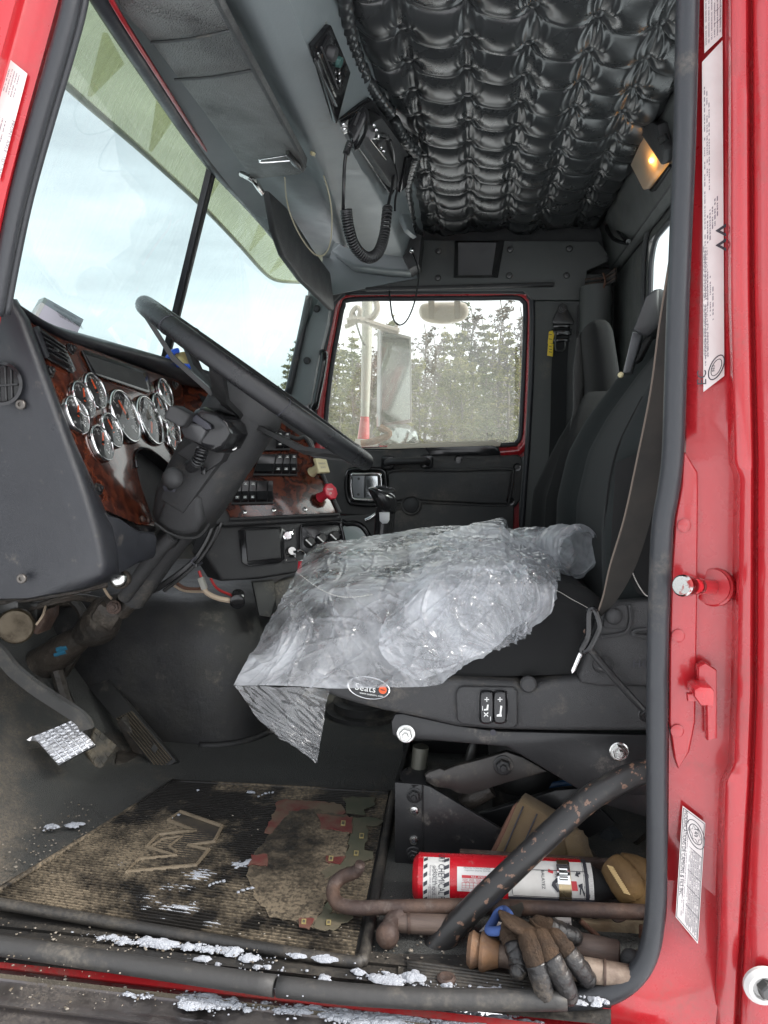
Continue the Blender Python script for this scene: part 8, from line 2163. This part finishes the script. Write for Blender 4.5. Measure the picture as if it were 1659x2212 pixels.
def strip_loop(name, parent, pts, w_, m, th, wd): return strap(name, parent, pts, w_, m, th, wd)
def build_ratchet_strap():
    root = thing('folded_strap', P(1140, 1800, 1.07), 'folded tan webbing strap standing behind the extinguisher and tube', 'strap')
    f = lambda x, y, Y=1.06: P(x, y, Y)
    # two faces of a fold with piled brown edge
    MB().prism([f(*p) for p in [(1116, 1738), (1124, 1731), (1134, 1736), (1210, 1780), (1262, 1830), (1268, 1884), (1180, 1888), (1062, 1866), (1066, 1850), (1090, 1800)]], V((.01, .03, 0)), .002).build('upper_face', 'tan', root)
    for k in range(4):
        MB().prism([f(x, y, 1.062 - .0 + .006 * k) for x, y in [(1108 - k, 1744 + 2 * k), (1118, 1734), (1066, 1862), (1054 - 2 * k, 1860)]], V((0, .0045, 0)), .001).build('fold', 'tanedge', root)
    for x0, x1 in ((1130, 1078), (1160, 1112), (1186, 1140)):
        MB().tube([f(x0, 1742 + (x0 - 1130) * .55, 1.058), f(x1, 1866, 1.058)], .0012, 5).build('woven_line', 'ink', root)
    MB().prism([f(*p, 1.05) for p in [(1215, 1800), (1250, 1806), (1275, 1872), (1256, 1886), (1232, 1880)]], V((.01, .02, 0)), .003).build('tail', 'tan', root)
build_ratchet_strap()

def build_pipes():
    r = thing('flanged_pipe', P(1200, 2070, .93), 'rusty steel pipe with a flared flange end lying under the glove', 'pipe')
    a, b = GZ(1042, 2055, .026), GZ(1360, 2112, .024)
    MB().tube([a, lerp(a, b, .5), b], [.0135, .0132, .0138], 18).build('pipe', material('rusty_pipe', (.085, .060, .048), .55, .3, color2=(.17, .125, .095), cscale=24, bump=('noise', 110, .001), dust=((.25, .21, .17), .3, 24)), r, ang=0)
    MB().tube([lerp(a, b, .83), lerp(a, b, .845)], [.0146, .0146], 18).build('ring', 'rust', r)
    ax = (a - b).normalized()
    MB().lathe([(.014, -.02), (.019, -.008), (.022, -.002), (.021, .002), (.017, .003), (.019, .008), (.021, .012), (.017, .017), (0, .017)], a + V((.0, 0, .0)), ax, 26).build('flange', 'rust2', r)
    w_ = thing('wooden_handle', P(1280, 2050, .96), 'grey brown wooden handle lying behind the rusty pipe', 'handle')
    MB().tube([GZ(1170, 2026, .022), GZ(1260, 2046, .022), GZ(1334, 2060, .022)], [.0150, .0158, .0150], 14).build('shaft', 'wood', w_, ang=0)
    MB().tube([GZ(1330, 2059, .022), GZ(1338, 2061, .022)], [.0155, .012], 14).build('end', 'wood', w_)
    k = thing('black_ball_knob', P(1363, 2074, .95), 'dusty black ball knob in the corner beside the pipe end', 'knob')
    MB().sphere(GZ(1363, 2074, .024), .0125, 18, 12).build('ball', 'plasticm', k); MB().tube([GZ(1372, 2086, .02), GZ(1390, 2100, .018)], .006, 8).build('stem', 'metalblk', k)
    f = thing('fuel_filter', P(1318, 1815, 1.25), 'dark small filter can in the shadow behind the tube', 'filter')
    MB().lathe([(.0, 0), (.018, 0), (.022, .004), (.022, .03), (.012, .04), (.010, .05), (0, .05)], P(1325, 1822, 1.22), (-.3, -.6, .5), 20).build('can', material('dark_blue_grey', (.035, .04, .045), .45), f)
    MB().tube([P(1312, 1805, 1.23), P(1304, 1790, 1.23)], .004, 6).build('nipple', 'metalgrey', f)
    MB().tube([P(1340, 1835, 1.2), P(1370, 1825, 1.18), P(1400, 1800, 1.16)], .004, 6, 4).build('hose', 'grease', f)
    g = thing('debris_scrap', P(1112, 2092, .92), 'tiny red plastic scrap on the floor beside the tube foot', 'scrap')
    MB().prism([GZ(x, y, .010) for x, y in [(1102, 2088), (1112, 2080), (1124, 2090), (1116, 2100), (1104, 2098)]], V((0, .004, .002)), .0006).build('flake', 'redpl', g)
build_pipes()

def finger(mb_k, mb_f, pts, rad, tipfrom):
    """one glove finger: knit base part, coated end part"""
    c, r = curve([V(p) for p in pts], rad, 10); k = int(len(c) * tipfrom); o = pts[0][0] * 91
    r = [q_ * .98 * (1 + .07 * noise.noise(V((i * .55, o, 0))) + .045 * noise.noise(V((i * 1.6, o, 3)))) for i, q_ in enumerate(r)]; c = [p + V((noise.noise(V((i * .3, o, 5))), 0, noise.noise(V((i * .3, o, 8))))) * .0016 for i, p in enumerate(c)]
    n = len(c)
    mb_k.tube(c, r, 12); 
    mb_f.tube(c[k:], [q_ * 1.06 for q_ in r[k:]], 12)
    mb_f.sphere(c[-1], r[-1] * 1.05, 12, 8)
def build_gloves():
    g = thing('work_glove', P(1170, 2050, .90), 'brown knit work glove with black coated fingers hanging over the door sill', 'glove')
    k = MB(); f = MB(); F = lambda *a: [GZ(*p) for p in a]
    # the hand: a flattened palm that the fingers grow from
    palm = cr(F((1098, 2020, .93), (1130, 2010, .925), (1165, 2022, .92), (1200, 2036, .92)), 6)
    secs = []
    for x, y, Y, w_, t in ((1120, 1985, .050, .028, .010), (1136, 2000, .056, .040, .012), (1150, 2016, .058, .046, .013), (1164, 2034, .058, .048, .012), (1174, 2046, .056, .042, .009)):
        c = GZ(x, y, Y); d = V((.86, -.1, -.32)).normalized(); e = V((.2, -.75, .6)).normalized()
        secs.append([c + d * math.cos(a) * w_ * .9 + e * math.sin(a) * t for a in np.linspace(0, 2 * math.pi, 25)[:-1]])
    k.loft(secs)
    finger(k, f, F((1094, 2008, .054), (1108, 2034, .050), (1120, 2068, .042), (1119, 2096, .034)), [.0115, .0125, .0120, .0105], .42)
    finger(k, f, F((1138, 2020, .060), (1152, 2062, .060), (1166, 2106, .042), (1178, 2153, .018)), [.0115, .0125, .0120, .0105], .48)
    finger(k, f, F((1168, 2024, .062), (1188, 2066, .060), (1210, 2106, .042), (1229, 2151, .018)), [.0115, .0122, .0118, .0105], .36)
    finger(k, f, F((1196, 2024, .060), (1220, 2052, .058), (1245, 2084, .044), (1269, 2114, .024)), [.011, .0118, .0110, .0098], .40)
    k.build('knit_hand', 'glovek', g, ang=0); f.build('coated_fingers', 'gloveblk', g, ang=0)
    # cuff loop with blue hem and pale label of a second glove behind the tube
    h = thing('knit_glove_cuff', P(1090, 1990, .95), 'grey knit glove cuff with blue hem and pale inner lining under the tube', 'glove')
    MB().tube(cr([GZ(1056, 2010, .05), GZ(1080, 2010, .055), GZ(1098, 1998, .055), GZ(1101, 1980, .055), GZ(1090, 1966, .05), GZ(1076, 1972, .05), GZ(1066, 1990, .048)], 5, True), .0055, 8, closed=True).build('blue_hem', 'blue', h, ang=0)
    MB().loft([[P(x, y, Y) for x, y in [(1098, 1990), (1102, 1972), (1092, 1960), (1110, 1956), (1128, 1948), (1132, 1962), (1120, 1992), (1110, 2002)]] for Y in (.905, .935)]).build('cuff', 'glovegrey', h, ang=40)
    MB().prism([P(x, y, .898) for x, y in [(1036, 2014), (1062, 1988), (1070, 1992), (1086, 1996), (1080, 2002), (1058, 2006)]], V((0, .004, 0)), .001).build('lining', 'sticker', h)
    MB().prism([P(x, y, .902) for x, y in [(1066, 1986), (1080, 1970), (1094, 1974), (1094, 1992), (1080, 1998)]], V((0, .004, 0))).build('opening', 'ink', h)
    MB().prism([P(x, y, .955) for x, y in [(998, 1946), (1018, 1938), (1060, 1940), (1040, 1960), (1000, 1962)]], V((0, .02, 0)), .006).build('cuff_edge', 'glovegrey', h)
    # black glove fingers behind
    b = thing('black_work_glove', P(1210, 2010, .97), 'black coated glove finger with brown back lying behind the brown glove', 'glove')
    k = MB(); f = MB()
    finger(k, f, F((1150, 1990, .05), (1178, 2002, .05), (1206, 2012, .046), (1240, 2024, .040)), [.009, .0115, .0118, .010], .45)
    k.build('knit_back', 'glovek', b, ang=0); f.build('coated_finger', 'gloveblk', b, ang=0)
    MB().tube(cr([GZ(1146, 1986, .058), GZ(1160, 2002, .058), GZ(1196, 2016, .055)], 6), .0022, 6).build('edge', 'glovek', b)
    # blue hemmed glove at the back
    d = thing('blue_hem_glove', P(1280, 1870, 1.08), 'black glove with blue hem stuffed behind the extinguisher end', 'glove')
    MB().tube(cr([P(1262, 1826, 1.09), P(1258, 1840, 1.085), P(1268, 1852, 1.08), P(1270, 1872, 1.08), P(1280, 1884, 1.08)], 5), .0065, 8).build('blue_hem', 'blue', d, ang=0)
    MB().loft([[P(x, y, Y) for x, y in [(1266, 1828), (1282, 1838), (1300, 1866), (1304, 1886), (1284, 1886), (1272, 1860)]] for Y in (1.075, 1.12)]).build('grey_back', 'glovegrey', d, ang=40)
    MB().loft([[P(x, y, Y) for x, y in q_] for q_, Y in (([(1292, 1892), (1306, 1872), (1324, 1886), (1336, 1930), (1330, 1958), (1290, 1962), (1286, 1930)], 1.02), ([(1296, 1886), (1308, 1866), (1326, 1882), (1342, 1926), (1336, 1960), (1288, 1964), (1286, 1928)], 1.06))]).build('black_palm', 'gloveblk', d, ang=50)
    # tan leather glove
    e = thing('leather_glove', P(1350, 1900, 1.03), 'tan leather work glove crumpled in the corner behind the bar', 'glove')
    k = MB()
    k.tube(F((1320, 1866, .075), (1336, 1884, .070), (1352, 1908, .062), (1364, 1930, .050)), [.017, .021, .022, .020], 14, 6)
    k.tube(F((1334, 1870, .068), (1362, 1884, .062), (1392, 1900, .056), (1420, 1916, .05)), [.018, .024, .026, .026], 14, 6)
    k.tube(F((1352, 1940, .044), (1374, 1936, .046), (1400, 1930, .05)), [.016, .019, .02], 12, 6)
    k.build('leather', 'leather', e, ang=0)
    st = MB()
    for i in range(16):
        t = i / 15; p = GZ(lerp(1318, 1354, t), lerp(1872, 1930, t), lerp(.090, .068, t))
        st.tube([p + V((-.004, 0, .001)), p + V((.004, 0, -.001))], .001, 4)
    stuff(st.build('stitching', material('tan_stitch', (.42, .30, .14), .8), e))
    p_ = thing('leather_pouch', P(1330, 2020, .98), 'worn brown leather flap with rolled rim under the end of the rusty bar', 'leather')
    v = [(1256, 1992), (1290, 1996), (1340, 1988), (1384, 1990), (1400, 1996), (1400, 2060), (1372, 2060), (1350, 2056), (1320, 2042), (1290, 2020), (1262, 2000)]
    MB().prism([P(x, y, .945) for x, y in v], V((0, .012, 0)), .003).build('flap', 'leather2', p_)
    MB().tube(cr([P(x, y, .938) for x, y in [(1254, 1990), (1284, 2016), (1318, 2044), (1352, 2058), (1372, 2056), (1384, 2040), (1386, 2000)]], 5), .0035, 8).build('rim', 'tanedge', p_, ang=0)
    MB().prism([P(x, y, .948) for x, y in [(1200, 1990), (1234, 1988), (1236, 2006), (1206, 2008)]], V((0, .01, 0)), .002).build('paper_tag', 'sticker', p_)
    for k_ in range(6): MB().tube([P(1204 + 5 * k_, 1994, .947), P(1205 + 5 * k_, 2004, .947)], .0007, 4).build('bar_code', 'ink', p_)
    tw = thing('wire_hook', P(1330, 1995, .965), 'rusty bent wire piece hanging on the bar over the leather flap', 'wire')
    MB().tube([P(1318, 1972, .925), P(1330, 1985, .922), P(1342, 1984, .922), P(1358, 1974, .925)], .004, 6, 5).build('wire', 'rust', tw)
    # dark heap of grit in front of the pedestal
build_gloves()
